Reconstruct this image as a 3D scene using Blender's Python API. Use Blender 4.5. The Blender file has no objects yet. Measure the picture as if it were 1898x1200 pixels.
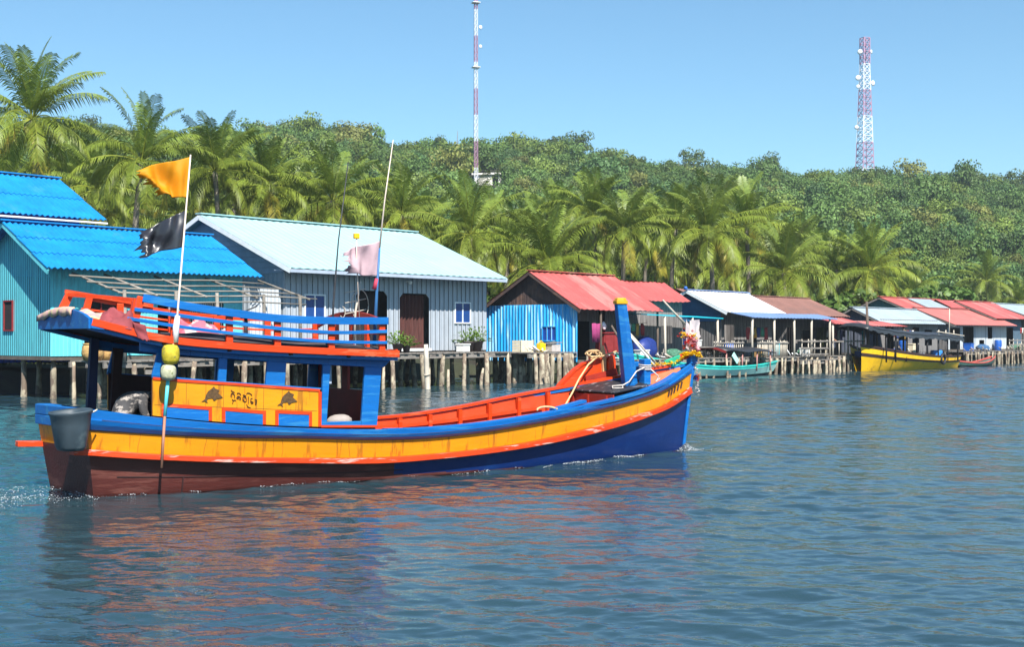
import bpy, math, random
import numpy as np
from mathutils import Vector, Matrix

R = math.radians
scene = bpy.context.scene
col = scene.collection

# ---------------------------------------------------------------- camera
CAM_H = 2.3
cam_d = bpy.data.cameras.new("camera")
cam_d.sensor_width = 36.0
cam_d.lens = 45.52
cam_d.shift_y = 0.01264
cam_d.clip_start = 0.1
cam_d.clip_end = 6000
cam = bpy.data.objects.new("camera", cam_d)
cam.location = (0, 0, CAM_H)
cam.rotation_euler = (R(90), 0, 0)
col.objects.link(cam)
scene.camera = cam

# ---------------------------------------------------------------- light
SUN_EL = 49.0
SUN_AZ = (0.35, -0.937)                     # horizontal direction towards the sun
wld = bpy.data.worlds.new("World")
scene.world = wld
wld.use_nodes = True
nt = wld.node_tree
bg = nt.nodes["Background"]
sky = nt.nodes.new("ShaderNodeTexSky")
sky.sky_type = 'NISHITA'
sky.sun_disc = False
sky.sun_elevation = R(SUN_EL)
sky.sun_rotation = math.atan2(SUN_AZ[0], SUN_AZ[1])
sky.altitude = 0
sky.air_density = 1.0
sky.dust_density = 0.3
sky.ozone_density = 1.6
hz = nt.nodes.new("ShaderNodeMix")          # the picture's clear, slightly cyan blue
hz.data_type = 'RGBA'
hz.blend_type = 'MULTIPLY'
hz.inputs[0].default_value = 1.0
hz.inputs[7].default_value = (0.82, 1.16, 1.26, 1)
nt.links.new(sky.outputs[0], hz.inputs[6])
nt.links.new(hz.outputs[2], bg.inputs[0])
bg.inputs[1].default_value = 0.065
sd = bpy.data.lights.new("sun", 'SUN')
sd.energy = 5.0
sd.angle = R(0.53)
sd.color = (1.0, 0.955, 0.88)
sun = bpy.data.objects.new("sun", sd)
dv = Vector((SUN_AZ[0] * math.cos(R(SUN_EL)), SUN_AZ[1] * math.cos(R(SUN_EL)), math.sin(R(SUN_EL))))
sun.rotation_euler = dv.to_track_quat('Z', 'Y').to_euler()
sun.location = dv * 60
col.objects.link(sun)
scene.view_settings.view_transform = 'Standard'
scene.view_settings.look = 'None'
scene.view_settings.gamma = 1
scene.view_settings.exposure = 1.0
scene.cycles.max_bounces = 8
scene.cycles.transparent_max_bounces = 8
scene.cycles.caustics_reflective = False
scene.cycles.caustics_refractive = False
scene.cycles.sample_clamp_indirect = 6.0

# ---------------------------------------------------------------- materials
_mats = {}

def M(name, c, rough=0.6, var=0.18, sc=3.0, st=(1, 1, 1), c2=None, f2=0.35, sc2=1.2, st2=(1, 1, 1),
      bump=0.0, bsc=12.0, metal=0.0, spec=0.4, rnd=0.0, trans=0.0, tint=False):
    """Procedural paint / wood / metal: a noise-varied base, an optional second colour in worn patches, a fine bump."""
    if name in _mats:
        return _mats[name]
    m = bpy.data.materials.new(name)
    m.use_nodes = True
    n, l = m.node_tree.nodes, m.node_tree.links
    b = n["Principled BSDF"]
    b.inputs["Roughness"].default_value = rough
    b.inputs["Metallic"].default_value = metal
    b.inputs["Specular IOR Level"].default_value = spec
    tc = n.new("ShaderNodeTexCoord")

    def noise(scale, stretch, detail=5):
        mp = n.new("ShaderNodeMapping")
        mp.inputs["Scale"].default_value = stretch
        l.new(tc.outputs["Object"], mp.inputs[0])
        t = n.new("ShaderNodeTexNoise")
        t.inputs["Scale"].default_value = scale
        t.inputs["Detail"].default_value = detail
        t.inputs["Roughness"].default_value = 0.62
        l.new(mp.outputs[0], t.inputs["Vector"])
        return t

    def mix(fac, a, bb, mode='MIX'):
        x = n.new("ShaderNodeMix")
        x.data_type = 'RGBA'
        x.blend_type = mode
        for s, v in ((x.inputs[0], fac), (x.inputs[6], a), (x.inputs[7], bb)):
            if hasattr(v, "is_linked"):
                l.new(v, s)
            elif isinstance(v, (int, float)):
                s.default_value = v
            else:
                s.default_value = (v[0], v[1], v[2], 1)
        return x.outputs[2]

    t1 = noise(sc, st)
    r1 = n.new("ShaderNodeMapRange")
    r1.inputs[1].default_value = 0.3
    r1.inputs[2].default_value = 0.7
    l.new(t1.outputs[0], r1.inputs[0])
    lo = [x * (1 - var) for x in c]
    hi = [min(1, x * (1 + var)) for x in c]
    out = mix(r1.outputs[0], lo, hi)
    if c2 is not None:
        t2 = noise(sc2, st2, 8)
        r2 = n.new("ShaderNodeMapRange")
        e = 0.66 - 0.3 * f2
        r2.inputs[1].default_value = e
        r2.inputs[2].default_value = e + 0.07
        l.new(t2.outputs[0], r2.inputs[0])
        out = mix(r2.outputs[0], out, c2)
    if tint:
        at = n.new("ShaderNodeAttribute")
        at.attribute_name = "tint"
        out = mix(1.0, out, at.outputs["Color"], 'MULTIPLY')
    if rnd:
        oi = n.new("ShaderNodeObjectInfo")
        mr = n.new("ShaderNodeMapRange")
        mr.inputs[3].default_value = 1 - rnd
        mr.inputs[4].default_value = 1 + rnd
        l.new(oi.outputs["Random"], mr.inputs[0])
        out = mix(1.0, out, mr.outputs[0], 'MULTIPLY')
    l.new(out, b.inputs["Base Color"])
    if bump:
        t3 = noise(bsc, st)
        bp = n.new("ShaderNodeBump")
        bp.inputs["Strength"].default_value = bump
        bp.inputs["Distance"].default_value = 0.03
        l.new(t3.outputs[0], bp.inputs["Height"])
        l.new(bp.outputs[0], b.inputs["Normal"])
    if trans:
        tr = n.new("ShaderNodeBsdfTranslucent")
        l.new(out, tr.inputs[0])
        ms = n.new("ShaderNodeMixShader")
        ms.inputs[0].default_value = trans
        l.new(b.outputs[0], ms.inputs[1])
        l.new(tr.outputs[0], ms.inputs[2])
        l.new(ms.outputs[0], n["Material Output"].inputs[0])
    _mats[name] = m
    return m

# ---------------------------------------------------------------- mesh helpers
def vlerp(a, b, t):
    return tuple(a[i] + (b[i] - a[i]) * t for i in range(3))

def interp(tab, x):
    xs = [p[0] for p in tab]
    return float(np.interp(x, xs, [p[1] for p in tab]))

def smooth_tab(tab, n=60):
    """Catmull-Rom through the table, returned as a dense table."""
    xs = np.array([p[0] for p in tab], float)
    ys = np.array([p[1] for p in tab], float)
    d = np.gradient(ys, xs)
    o = []
    for x in np.linspace(xs[0], xs[-1], n):
        i = min(max(int(np.searchsorted(xs, x)) - 1, 0), len(xs) - 2)
        h = xs[i + 1] - xs[i]
        t = (x - xs[i]) / h
        o.append((x, (2*t**3-3*t*t+1)*ys[i] + (t**3-2*t*t+t)*h*d[i] + (-2*t**3+3*t*t)*ys[i+1] + (t**3-t*t)*h*d[i+1]))
    return o

class MB:
    def __init__(s):
        s.v, s.f, s.mi = [], [], []

    def add(s, vs, fs, mi=0):
        k = len(s.v)
        s.v += [tuple(p) for p in vs]
        s.f += [tuple(i + k for i in f) for f in fs]
        s.mi += [mi] * len(fs)
        return s

    def box(s, x0, x1, y0, y1, z0, z1, mi=0):
        vs = [(x0,y0,z0),(x1,y0,z0),(x1,y1,z0),(x0,y1,z0),(x0,y0,z1),(x1,y0,z1),(x1,y1,z1),(x0,y1,z1)]
        return s.add(vs, [(0,3,2,1),(4,5,6,7),(0,1,5,4),(1,2,6,5),(2,3,7,6),(3,0,4,7)], mi)

    def beam(s, p, q, w, h, up=(0, 0, 1), mi=0):
        p, q, up = Vector(p), Vector(q), Vector(up)
        d = (q - p).normalized()
        a = d.cross(up)
        if a.length < 1e-4:
            a = d.cross(Vector((1, 0, 0)))
        a.normalize()
        b = a.cross(d)
        a, b = a * w / 2, b * h / 2
        vs = [p-a-b, p+a-b, p+a+b, p-a+b, q-a-b, q+a-b, q+a+b, q-a+b]
        return s.add(vs, [(0,1,2,3),(7,6,5,4),(0,4,5,1),(1,5,6,2),(2,6,7,3),(3,7,4,0)], mi)

    def strip(s, pts, w, h, up=(0, 0, 1), mi=0):
        """rectangular bar swept along points; w across, h along up"""
        n = len(pts)
        P = [Vector(p) for p in pts]
        up = Vector(up)
        vs = []
        for i in range(n):
            d = (P[min(i+1, n-1)] - P[max(i-1, 0)]).normalized()
            a = d.cross(up).normalized()
            b = a.cross(d)
            ww = w[i] if isinstance(w, (list, tuple)) else w
            hh = h[i] if isinstance(h, (list, tuple)) else h
            a, b = a * ww / 2, b * hh / 2
            vs += [P[i]-a-b, P[i]+a-b, P[i]+a+b, P[i]-a+b]
        fs = [(0,1,2,3), tuple(4*(n-1)+k for k in (3,2,1,0))]
        for i in range(n - 1):
            for k in range(4):
                j = (k + 1) % 4
                fs.append((4*i+k, 4*(i+1)+k, 4*(i+1)+j, 4*i+j))
        return s.add(vs, fs, mi)

    def tube(s, pts, r, n=8, mi=0, cap=True):
        P = [Vector(p) for p in pts]
        k = len(P)
        rr = r if isinstance(r, (list, tuple)) else [r] * k
        vs = []
        ref = None
        for i in range(k):
            d = (P[min(i+1, k-1)] - P[max(i-1, 0)])
            if d.length < 1e-6:
                d = Vector((0, 0, 1))
            d.normalize()
            if ref is None:
                ref = Vector((0, 0, 1)) if abs(d.z) < 0.9 else Vector((1, 0, 0))
            a = d.cross(ref)
            if a.length < 1e-3:
                a = d.cross(Vector((0, 1, 0)))
            a.normalize()
            b = d.cross(a)
            ref = a.cross(d)
            for j in range(n):
                t = 2 * math.pi * j / n
                vs.append(P[i] + (a * math.cos(t) + b * math.sin(t)) * rr[i])
        fs = []
        for i in range(k - 1):
            for j in range(n):
                jj = (j + 1) % n
                fs.append((i*n+j, i*n+jj, (i+1)*n+jj, (i+1)*n+j))
        if cap:
            fs.append(tuple(range(n-1, -1, -1)))
            fs.append(tuple((k-1)*n + j for j in range(n)))
        return s.add(vs, fs, mi)

    def prism(s, poly, d, mi=0):
        n = len(poly)
        d = Vector(d)
        vs = [Vector(p) for p in poly] + [Vector(p) + d for p in poly]
        fs = [tuple(range(n-1, -1, -1)), tuple(range(n, 2*n))]
        for i in range(n):
            j = (i + 1) % n
            fs.append((i, j, n + j, n + i))
        return s.add(vs, fs, mi)

    def grid(s, rows, mi=0, close=False):
        m, n = len(rows), len(rows[0])
        vs = [p for r in rows for p in r]
        fs = []
        for i in range(m - 1):
            for j in range(n - 1):
                fs.append((i*n+j, i*n+j+1, (i+1)*n+j+1, (i+1)*n+j))
            if close:
                fs.append((i*n+n-1, i*n, (i+1)*n, (i+1)*n+n-1))
        return s.add(vs, fs, mi)

    def ball(s, c, r, nu=10, nv=7, sc=(1, 1, 1), mi=0, jit=0, rng=random):
        rows = []
        for i in range(nv + 1):
            a = math.pi * i / nv
            row = []
            for j in range(nu):
                b = 2 * math.pi * j / nu
                k = r * (1 + (rng.uniform(-jit, jit) if 0 < i < nv else 0))
                row.append((c[0]+k*sc[0]*math.sin(a)*math.cos(b), c[1]+k*sc[1]*math.sin(a)*math.sin(b), c[2]+k*sc[2]*math.cos(a)))
            rows.append(row)
        return s.grid(rows, mi, close=True)

    def lathe(s, prof, c=(0, 0, 0), n=14, mi=0):
        rows = [[(c[0]+r*math.cos(2*math.pi*j/n), c[1]+r*math.sin(2*math.pi*j/n), c[2]+z) for j in range(n)] for r, z in prof]
        return s.grid(rows, mi, close=True)

    def build(s, name, mat, parent=None, smooth=False, bevel=0.0, label=None):
        me = bpy.data.meshes.new(name)
        me.from_pydata(s.v, [], s.f)
        ms = mat if isinstance(mat, (list, tuple)) else [mat]
        for m in ms:
            me.materials.append(m)
        if len(ms) > 1:
            me.polygons.foreach_set("material_index", s.mi)
        if smooth:
            me.polygons.foreach_set("use_smooth", [True] * len(s.f))
        me.update()
        o = bpy.data.objects.new(name, me)
        col.objects.link(o)
        if parent is not None:
            o.parent = parent
        if bevel:
            bv = o.modifiers.new("bevel", 'BEVEL')
            bv.width = bevel
            bv.segments = 2
            bv.limit_method = 'ANGLE'
        if label:
            o["label"] = label
        return o

def tag(o, label, cat, group=None):
    o["label"] = label
    o["category"] = cat
    if group:
        o["group"] = group
    return o

def thing(name, label, cat, loc=(0, 0, 0), rz=0.0, group=None):
    o = bpy.data.objects.new(name, None)
    o.empty_display_size = 0.3
    o.location = loc
    o.rotation_euler = (0, 0, rz)
    col.objects.link(o)
    return tag(o, label, cat, group)

def copy_tree(o, parent=None):
    c = o.copy()
    col.objects.link(c)
    if parent is not None:
        c.parent = parent
    for ch in list(o.children):
        copy_tree(ch, c)
    return c

# bank frame: x along the shore (away to the right), y back from the water, z up
TH = math.atan2(0.75, 0.66)
UX, UY = math.cos(TH), math.sin(TH)
B0 = (-4.37, 58.97)

def bank(t, w, z=0.0):
    return (B0[0] + t*UX - w*UY, B0[1] + t*UY + w*UX, z)

def bthing(name, label, cat, t, w, z=0.0, group=None, rz=0.0):
    return thing(name, label, cat, bank(t, w, z), TH + rz, group)

def catenary(p, q, sag, n=12):
    return [(p[0]+(q[0]-p[0])*i/n, p[1]+(q[1]-p[1])*i/n, p[2]+(q[2]-p[2])*i/n - sag*4*(i/n)*(1-i/n)) for i in range(n + 1)]

# ================================================================ setting: water, ground, hill
rng = np.random.default_rng(7)

def wave_field(x, y, dy):
    """height and horizontal (choppy) offset of the wind ripples"""
    h = np.zeros_like(x)
    ox = np.zeros_like(x)
    oy = np.zeros_like(x)
    g = np.random.default_rng(11)
    n = 84
    mod1 = 0.75 + 0.35*np.sin(x*0.31 + 0.17*y + 1.0)*np.sin(y*0.23 - 0.11*x + 0.4) + 0.2*np.sin(0.9*x - 0.43*y)
    mod2 = 0.8 + 0.4*np.sin(0.55*x + 0.31*y)*np.sin(0.41*y - 0.37*x + 2.0)
    for i in range(n):
        lam = 0.11 * (1.9/0.11) ** ((i + g.random()) / n)
        ang = R(-100) + g.normal(0, 0.55)
        kx, ky = math.cos(ang), math.sin(ang)
        k = 2*math.pi/lam
        slope = 0.0200 * (1.0 if lam < 0.9 else 0.6)
        a = slope / k
        fade = np.clip((lam/dy - 2.5)/2.5, 0, 1)
        ph = k*(kx*x + ky*y) + g.random()*6.283
        m = (mod1 if i % 2 else mod2) * fade
        m = m*(1 + (0.9*np.clip((y - 25)/45, 0, 1) if lam > 0.7 else 0))
        h += a*m*np.sin(ph)
        c = a*m*np.cos(ph)*0.9
        ox += kx*c
        oy += ky*c
    return h, ox, oy

def make_water():
    ys = [5.0]
    while ys[-1] < 150:
        ys.append(ys[-1] * (1 + (0.0026 if ys[-1] < 30 else 0.0015)))
    ys = np.array(ys)
    cs = np.linspace(-0.58, 0.58, 421)
    Y, C = np.meshgrid(ys, cs, indexing='ij')
    X = C*Y
    h, ox, oy = wave_field(X, Y, np.where(Y < 30, 0.0026, 0.0016)*Y)
    edge = np.clip((0.58 - np.abs(C))/0.03, 0, 1)*np.clip((Y - 5)/1.0, 0, 1)*np.clip((150 - Y)/20, 0, 1)
    V = np.stack([X + ox*edge, Y + oy*edge, h*edge], -1).reshape(-1, 3)
    nr, nc = X.shape
    idx = np.arange(nr*nc).reshape(nr, nc)
    quads = np.stack([idx[:-1, :-1], idx[:-1, 1:], idx[1:, 1:], idx[1:, :-1]], -1).reshape(-1, 4)
    k = len(V)
    # the rest of the water, out to the horizon
    ringL = np.stack([np.full(nr, -1500.0), ys, np.zeros(nr)], -1)
    ringR = np.stack([np.full(nr, 1500.0), ys, np.zeros(nr)], -1)
    extra = np.array([(-1500, -900, 0), (1500, -900, 0), (-1500, 2500, 0), (1500, 2500, 0)], float)
    V = np.concatenate([V, ringL, ringR, extra])
    L = k + np.arange(nr)
    Rr = k + nr + np.arange(nr)
    q2 = np.stack([L[:-1], idx[:-1, 0], idx[1:, 0], L[1:]], -1)
    q3 = np.stack([idx[:-1, -1], Rr[:-1], Rr[1:], idx[1:, -1]], -1)
    quads = np.concatenate([quads, q2, q3])
    e = k + 2*nr
    near = [e, e + 1, int(Rr[0])] + [int(i) for i in idx[0, ::-1]] + [int(L[0])]
    far = [e + 3, e + 2, int(L[-1])] + [int(i) for i in idx[-1, :]] + [int(Rr[-1])]
    me = bpy.data.meshes.new("water")
    nq = len(quads)
    me.vertices.add(len(V))
    me.vertices.foreach_set("co", V.astype(np.float32).ravel())
    me.loops.add(nq*4 + len(near) + len(far))
    me.loops.foreach_set("vertex_index", np.concatenate([quads.ravel(), near, far]).astype(np.int32))
    me.polygons.add(nq + 2)
    st = np.concatenate([np.arange(nq)*4, [nq*4, nq*4 + len(near)]]).astype(np.int32)
    me.polygons.foreach_set("loop_start", st)
    me.polygons.foreach_set("use_smooth", np.ones(nq + 2, bool))
    me.update(calc_edges=True)
    me.validate()
    o = bpy.data.objects.new("water", me)
    col.objects.link(o)
    o["kind"] = "structure"
    m = bpy.data.materials.new("sea_water")
    m.use_nodes = True
    n, l = m.node_tree.nodes, m.node_tree.links
    b = n["Principled BSDF"]
    b.inputs["Base Color"].default_value = (0.018, 0.062, 0.072, 1)
    b.inputs["Roughness"].default_value = 0.03
    b.inputs["IOR"].default_value = 1.42
    b.inputs["Specular IOR Level"].default_value = 0.5
    tc = n.new("ShaderNodeTexCoord")
    mp = n.new("ShaderNodeMapping")
    mp.inputs["Scale"].default_value = (0.8, 1.5, 1)
    l.new(tc.outputs["Object"], mp.inputs[0])
    t = n.new("ShaderNodeTexNoise")
    t.inputs["Scale"].default_value = 5.0
    t.inputs["Detail"].default_value = 4
    l.new(mp.outputs[0], t.inputs["Vector"])
    bp = n.new("ShaderNodeBump")
    bp.inputs["Strength"].default_value = 0.20
    bp.inputs["Distance"].default_value = 0.05
    l.new(t.outputs[0], bp.inputs["Height"])
    l.new(bp.outputs[0], b.inputs["Normal"])
    # slow patches of silt in the water
    t2 = n.new("ShaderNodeTexNoise")
    t2.inputs["Scale"].default_value = 0.22
    l.new(tc.outputs["Object"], t2.inputs["Vector"])
    mx = n.new("ShaderNodeMix")
    mx.data_type = 'RGBA'
    l.new(t2.outputs[0], mx.inputs[0])
    mx.inputs[6].default_value = (0.014, 0.042, 0.060, 1)
    mx.inputs[7].default_value = (0.024, 0.048, 0.054, 1)
    l.new(mx.outputs[2], b.inputs["Base Color"])
    # wind-ruffled water further out: ripples too small to model roughen it
    sx = n.new("ShaderNodeSeparateXYZ")
    l.new(tc.outputs["Object"], sx.inputs[0])
    mr = n.new("ShaderNodeMapRange")
    mr.inputs[1].default_value = 20
    mr.inputs[2].default_value = 62
    mr.inputs[3].default_value = 0.03
    mr.inputs[4].default_value = 0.10
    l.new(sx.outputs[1], mr.inputs[0])
    l.new(mr.outputs[0], b.inputs["Roughness"])
    me.materials.append(m)
    return o

make_water()

def sstep(a, b, x):
    t = np.clip((np.asarray(x, float) - a)/(b - a), 0, 1)
    return t*t*(3 - 2*t)

# skyline heights of the bare hill, by bearing (X/Y)
RIDGE = [(-0.6, 46), (-0.40, 45), (-0.33, 43.5), (-0.24, 42), (-0.16, 44), (-0.10, 40.5), (-0.04, 39.5), (0.02, 40),
         (0.08, 37.5), (0.13, 35.5), (0.17, 35.3), (0.2, 34.3), (0.23, 33.2), (0.27, 33.6), (0.33, 32.5), (0.37, 31.5), (0.40, 30), (0.6, 27)]

def ground_z(x, y):
    x, y = np.asarray(x, float), np.asarray(y, float)
    dx, dy = x - B0[0], y - B0[1]
    w = -dx*UY + dy*UX
    shore = -1.6 + 2.5*sstep(4.5, 9.0, w)
    k = x/np.maximum(y, 1)
    ridge = np.interp(k, [p[0] for p in RIDGE], [p[1] for p in RIDGE])
    d0 = 92 + 70*np.clip(k + 0.35, 0, 1)
    hill = ridge*(0.55*sstep(d0, 300, y) + 0.45*np.clip((y - d0)/(300 - d0), 0, 1))
    hill = np.where(y > 300, ridge*(1 - 0.75*sstep(310, 800, y)), hill)
    bumps = 1.2*np.sin(x*0.06 + 1)*np.sin(y*0.045) * sstep(130, 200, y)
    return np.where(w > 3, shore + hill*sstep(12, 30, w) + bumps*sstep(12, 30, w), -1.6 + 0*w)

def make_ground():
    xs = np.concatenate([np.linspace(-900, -160, 20), np.linspace(-150, 240, 131), np.linspace(250, 1200, 24)])
    ys = np.concatenate([np.linspace(-60, 36, 5), np.linspace(38, 340, 140), np.linspace(360, 1600, 30)])
    Y, X = np.meshgrid(ys, xs, indexing='ij')
    Z = ground_z(X, Y)
    mb = MB()
    mb.grid([[(float(X[i, j]), float(Y[i, j]), float(Z[i, j])) for j in range(len(xs))] for i in range(len(ys))])
    m = M("earth", (0.030, 0.034, 0.016), 0.95, 0.4, 0.4, c2=(0.022, 0.018, 0.013), f2=0.5, sc2=0.15, bump=0.4, bsc=2)
    o = mb.build("ground", m, smooth=True)
    o["kind"] = "structure"

make_ground()

# ---------------------------------------------------------------- foliage prototypes
def np_mesh(name, V, quads, mats, tint=None, smooth=False, tris=None):
    me = bpy.data.meshes.new(name)
    V = np.asarray(V, np.float32)
    nq = len(quads)
    nt_ = 0 if tris is None else len(tris)
    me.vertices.add(len(V))
    me.vertices.foreach_set("co", V.ravel())
    loops = np.asarray(quads, np.int32).ravel()
    starts = np.arange(nq)*4
    if nt_:
        loops = np.concatenate([loops, np.asarray(tris, np.int32).ravel()])
        starts = np.concatenate([starts, nq*4 + np.arange(nt_)*3])
    me.loops.add(len(loops))
    me.loops.foreach_set("vertex_index", loops.astype(np.int32))
    me.polygons.add(nq + nt_)
    me.polygons.foreach_set("loop_start", starts.astype(np.int32))
    if smooth:
        me.polygons.foreach_set("use_smooth", np.ones(nq + nt_, bool))
    if tint is not None:
        a = me.color_attributes.new("tint", 'FLOAT_COLOR', 'POINT')
        t4 = np.concatenate([np.asarray(tint, np.float32), np.ones((len(V), 1), np.float32)], 1)
        a.data.foreach_set("color", t4.ravel())
    me.update(calc_edges=True)
    for m in mats:
        me.materials.append(m)
    return me

PALM_LEAF = M("palm_leaf", (0.142, 0.205, 0.032), 0.42, 0.3, 2.0, spec=0.3, rnd=0.2, trans=0.16, tint=True)
PALM_TRUNK = M("palm_trunk", (0.19, 0.165, 0.13), 0.9, 0.35, 3, st=(1, 1, 5), bump=0.6, bsc=8, rnd=0.2)
COCONUT = M("coconut_husk", (0.22, 0.20, 0.05), 0.5, 0.3, 6)
TREE_LEAF = M("tree_leaf", (0.082, 0.125, 0.034), 0.55, 0.25, 0.9, spec=0.3, rnd=0.28, trans=0.22, tint=True)
BARK = M("bark", (0.15, 0.125, 0.10), 0.9, 0.3, 3, st=(1, 1, 3), bump=0.5)

def palm_crown(seed, nf=26, L=4.6, drop=1.0, near=True):
    """fronds: a curved rachis with two rows of hanging leaflets; old fronds hang lower and yellower"""
    g = np.random.default_rng(seed)
    V, Q, T, tint = [], [], [], []
    for fi in range(nf):
        q = fi/(nf - 1)                                  # 0 = young, upright ... 1 = old, hanging
        az = fi*2.39996 + g.normal(0, 0.15)
        el = R(86) - q**1.1*R(112) + g.normal(0, 0.12)
        bend = (R(34) + q*R(60))*drop*(1 + g.normal(0, 0.15))
        Lf = L*(0.86 + 0.16*math.sin(math.pi*min(1, q*1.1)) + g.normal(0, 0.05))
        ca, sa = math.cos(az), math.sin(az)
        side = np.array([-sa, ca, 0.0])
        n = 13
        pts, dirs = [np.array([0.07*ca, 0.07*sa, 0.0])], []
        for i in range(n):
            s = i/n
            e = el - bend*s**1.35
            d = np.array([ca*math.cos(e), sa*math.cos(e), math.sin(e)])
            dirs.append(d)
            pts.append(pts[-1] + d*Lf/n)
        dirs.append(dirs[-1])
        twist = g.normal(0, 0.35)
        base_t = np.array([1.0 + 0.42*q, 1.0 + 0.24*q, 1.0 - 0.1*q])*(0.80 + 0.35*g.random())
        if q > 0.93 and g.random() < 0.7:
            base_t = np.array([1.9, 1.15, 0.9])
        # rachis
        k = len(V)
        for i in range(n + 1):
            r = 0.045*(1 - 0.85*i/n)
            V += [pts[i] - side*r, pts[i] + side*r, pts[i] + np.array([0, 0, r*1.3])]
            tint += [np.array([2.0, 1.55, 1.3])]*3
        for i in range(n):
            a, b = k + 3*i, k + 3*i + 3
            Q += [(a, a+1, b+1, b), (a+1, a+2, b+2, b+1), (a+2, a, b, b+2)]
        # leaflets
        nl = 44
        for j in range(nl):
            s = 0.13 + 0.87*j/(nl - 1)
            fpos = s*n
            i = min(int(fpos), n - 1)
            p = pts[i] + (pts[i+1] - pts[i])*(fpos - i)
            d = dirs[i]
            up = np.cross(side, d)
            up = up if up[2] > 0 else -up
            ll = L*0.245*(0.35 + 0.65*math.sin(math.pi*min(1, 0.12 + s*0.86))**0.8)*(1 + g.normal(0, 0.08))
            if s > 0.95:
                ll *= 0.8
            for sg in (-1, 1):
                if g.random() < 0.05 + 0.10*q:
                    continue
                vee = 0.30*(1 - q) - 0.1
                ld = d*0.62 + side*sg*(0.95 - 0.2*s) + up*(vee + sg*twist*0.4)
                ld /= np.linalg.norm(ld)
                hang = 0.45 + 0.75*q + 0.3*g.random()
                mid = p + ld*ll*0.5 + np.array([0, 0, -0.10*ll*hang])
                tip = p + ld*ll*(0.95 - 0.18*hang) + np.array([0, 0, -0.52*ll*hang])
                wv = d*0.036*L/4.6*0.95
                k = len(V)
                V += [p - wv*0.7, p + wv*0.7, mid + wv, mid - wv, tip]
                Q.append((k, k+1, k+2, k+3))
                T.append((k+3, k+2, k+4))
                tt = base_t*(0.9 + 0.2*g.random())
                tint += [tt, tt, tt, tt, tt*np.array([1.12, 1.02, 0.9])]
    return np.array(V), Q, T, np.array(tint)

PALM_PROTO = []
for sd_, nf, dr in ((1, 34, 1.0), (2, 30, 1.12), (3, 36, 0.92), (4, 32, 1.25), (5, 29, 1.02)):
    V, Q, T, tn = palm_crown(sd_, nf, 4.6, dr)
    PALM_PROTO.append(np_mesh("palm_fronds", V, Q, [PALM_LEAF], tn, tris=T))
mbn = MB()
gg = random.Random(3)
for i in range(9):
    a = i*0.8
    mbn.ball((0.3*math.cos(a) + gg.uniform(-.07, .07), 0.3*math.sin(a), -0.32 - 0.16*(i % 3)), 0.14, 8, 6, (1, 1, 1.2))
COCO_MESH = mbn.build("coconuts_proto", COCONUT, smooth=True)
COCO_ME = COCO_MESH.data
bpy.data.objects.remove(COCO_MESH)

def link(name, me, parent=None, loc=(0, 0, 0), rot=(0, 0, 0), sc=(1, 1, 1)):
    o = bpy.data.objects.new(name, me)
    o.location, o.rotation_euler, o.scale = loc, rot, sc
    col.objects.link(o)
    if parent is not None:
        o.parent = parent
    return o

def palm(i, px_x, y, zc, size, label, group, coco=False, lean=0.0):
    """coconut palm at ground point (px_x, y) with its crown base at height zc"""
    gz = float(ground_z(px_x, y)) - 0.2
    r = random.Random(100 + i)
    t = thing("coconut_palm", label, "palm tree", (px_x, y, gz), 0, group)
    Hh = zc - gz
    pts = []
    ax = r.uniform(0, 6.28)
    for k in range(9):
        s = k/8
        off = lean*(s - 1)*Hh + 0.035*Hh*math.sin(math.pi*s)*math.cos(ax)
        pts.append((off, 0.03*Hh*math.sin(math.pi*s)*math.sin(ax), Hh*s))
    mb = MB().tube(pts, [0.24 - 0.10*k/8 + (0.10 if k == 0 else 0) for k in range(9)], 9)
    mb.build("trunk", PALM_TRUNK, t, smooth=True)
    link("crown", PALM_PROTO[i % 5], t, (0, 0, Hh), (r.uniform(-.08, .08), r.uniform(-.08, .08), r.uniform(0, 6.28)), (size, size, size*r.uniform(0.95, 1.12)))
    if coco:
        link("coconuts", COCO_ME, t, (0, 0, Hh), (0, 0, r.uniform(0, 6)), (size*1.1,)*3)
    return t

def crown_cloud(seed, nblob=11, per=46, rx=3.0, rz=2.4, leaf=0.5, low=0.1):
    """leaf clumps on the shells of several overlapping lobes: uneven outline with gaps"""
    g = np.random.default_rng(seed)
    V, Q, tint = [], [], []
    for b in range(nblob):
        a = g.random()*6.283
        rr = rx*0.68*math.sqrt(g.random())
        c = np.array([rr*math.cos(a), rr*math.sin(a), rz*(low + (1.55 - low)*g.random()*(1 - 0.45*rr/rx))])
        br = rx*(0.30 + 0.22*g.random())
        bt = 0.78 + 0.44*g.random()
        n = g.normal(0, 1, (per, 3))
        n[:, 2] = np.abs(n[:, 2])*0.9 - 0.35
        n /= np.linalg.norm(n, axis=1)[:, None]
        for k in range(per):
            p = c + n[k]*br*(0.72 + 0.36*g.random())*np.array([1, 1, 0.82])
            m = n[k] + g.normal(0, 0.42, 3)
            m /= np.linalg.norm(m)
            u = np.cross(m, g.normal(0, 1, 3))
            u /= np.linalg.norm(u)
            v = np.cross(m, u)
            s1, s2 = leaf*(0.6 + 0.7*g.random()), leaf*(0.45 + 0.5*g.random())
            kk = len(V)
            V += [p - u*s1, p - v*s2 + m*s1*0.15, p + u*s1, p + v*s2 - m*s1*0.2]
            Q.append((kk, kk+1, kk+2, kk+3))
            tt = bt*(0.85 + 0.3*g.random())
            tint += [np.array([tt, tt, tt])]*4
    return np.array(V), np.array(Q), np.array(tint)

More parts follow.
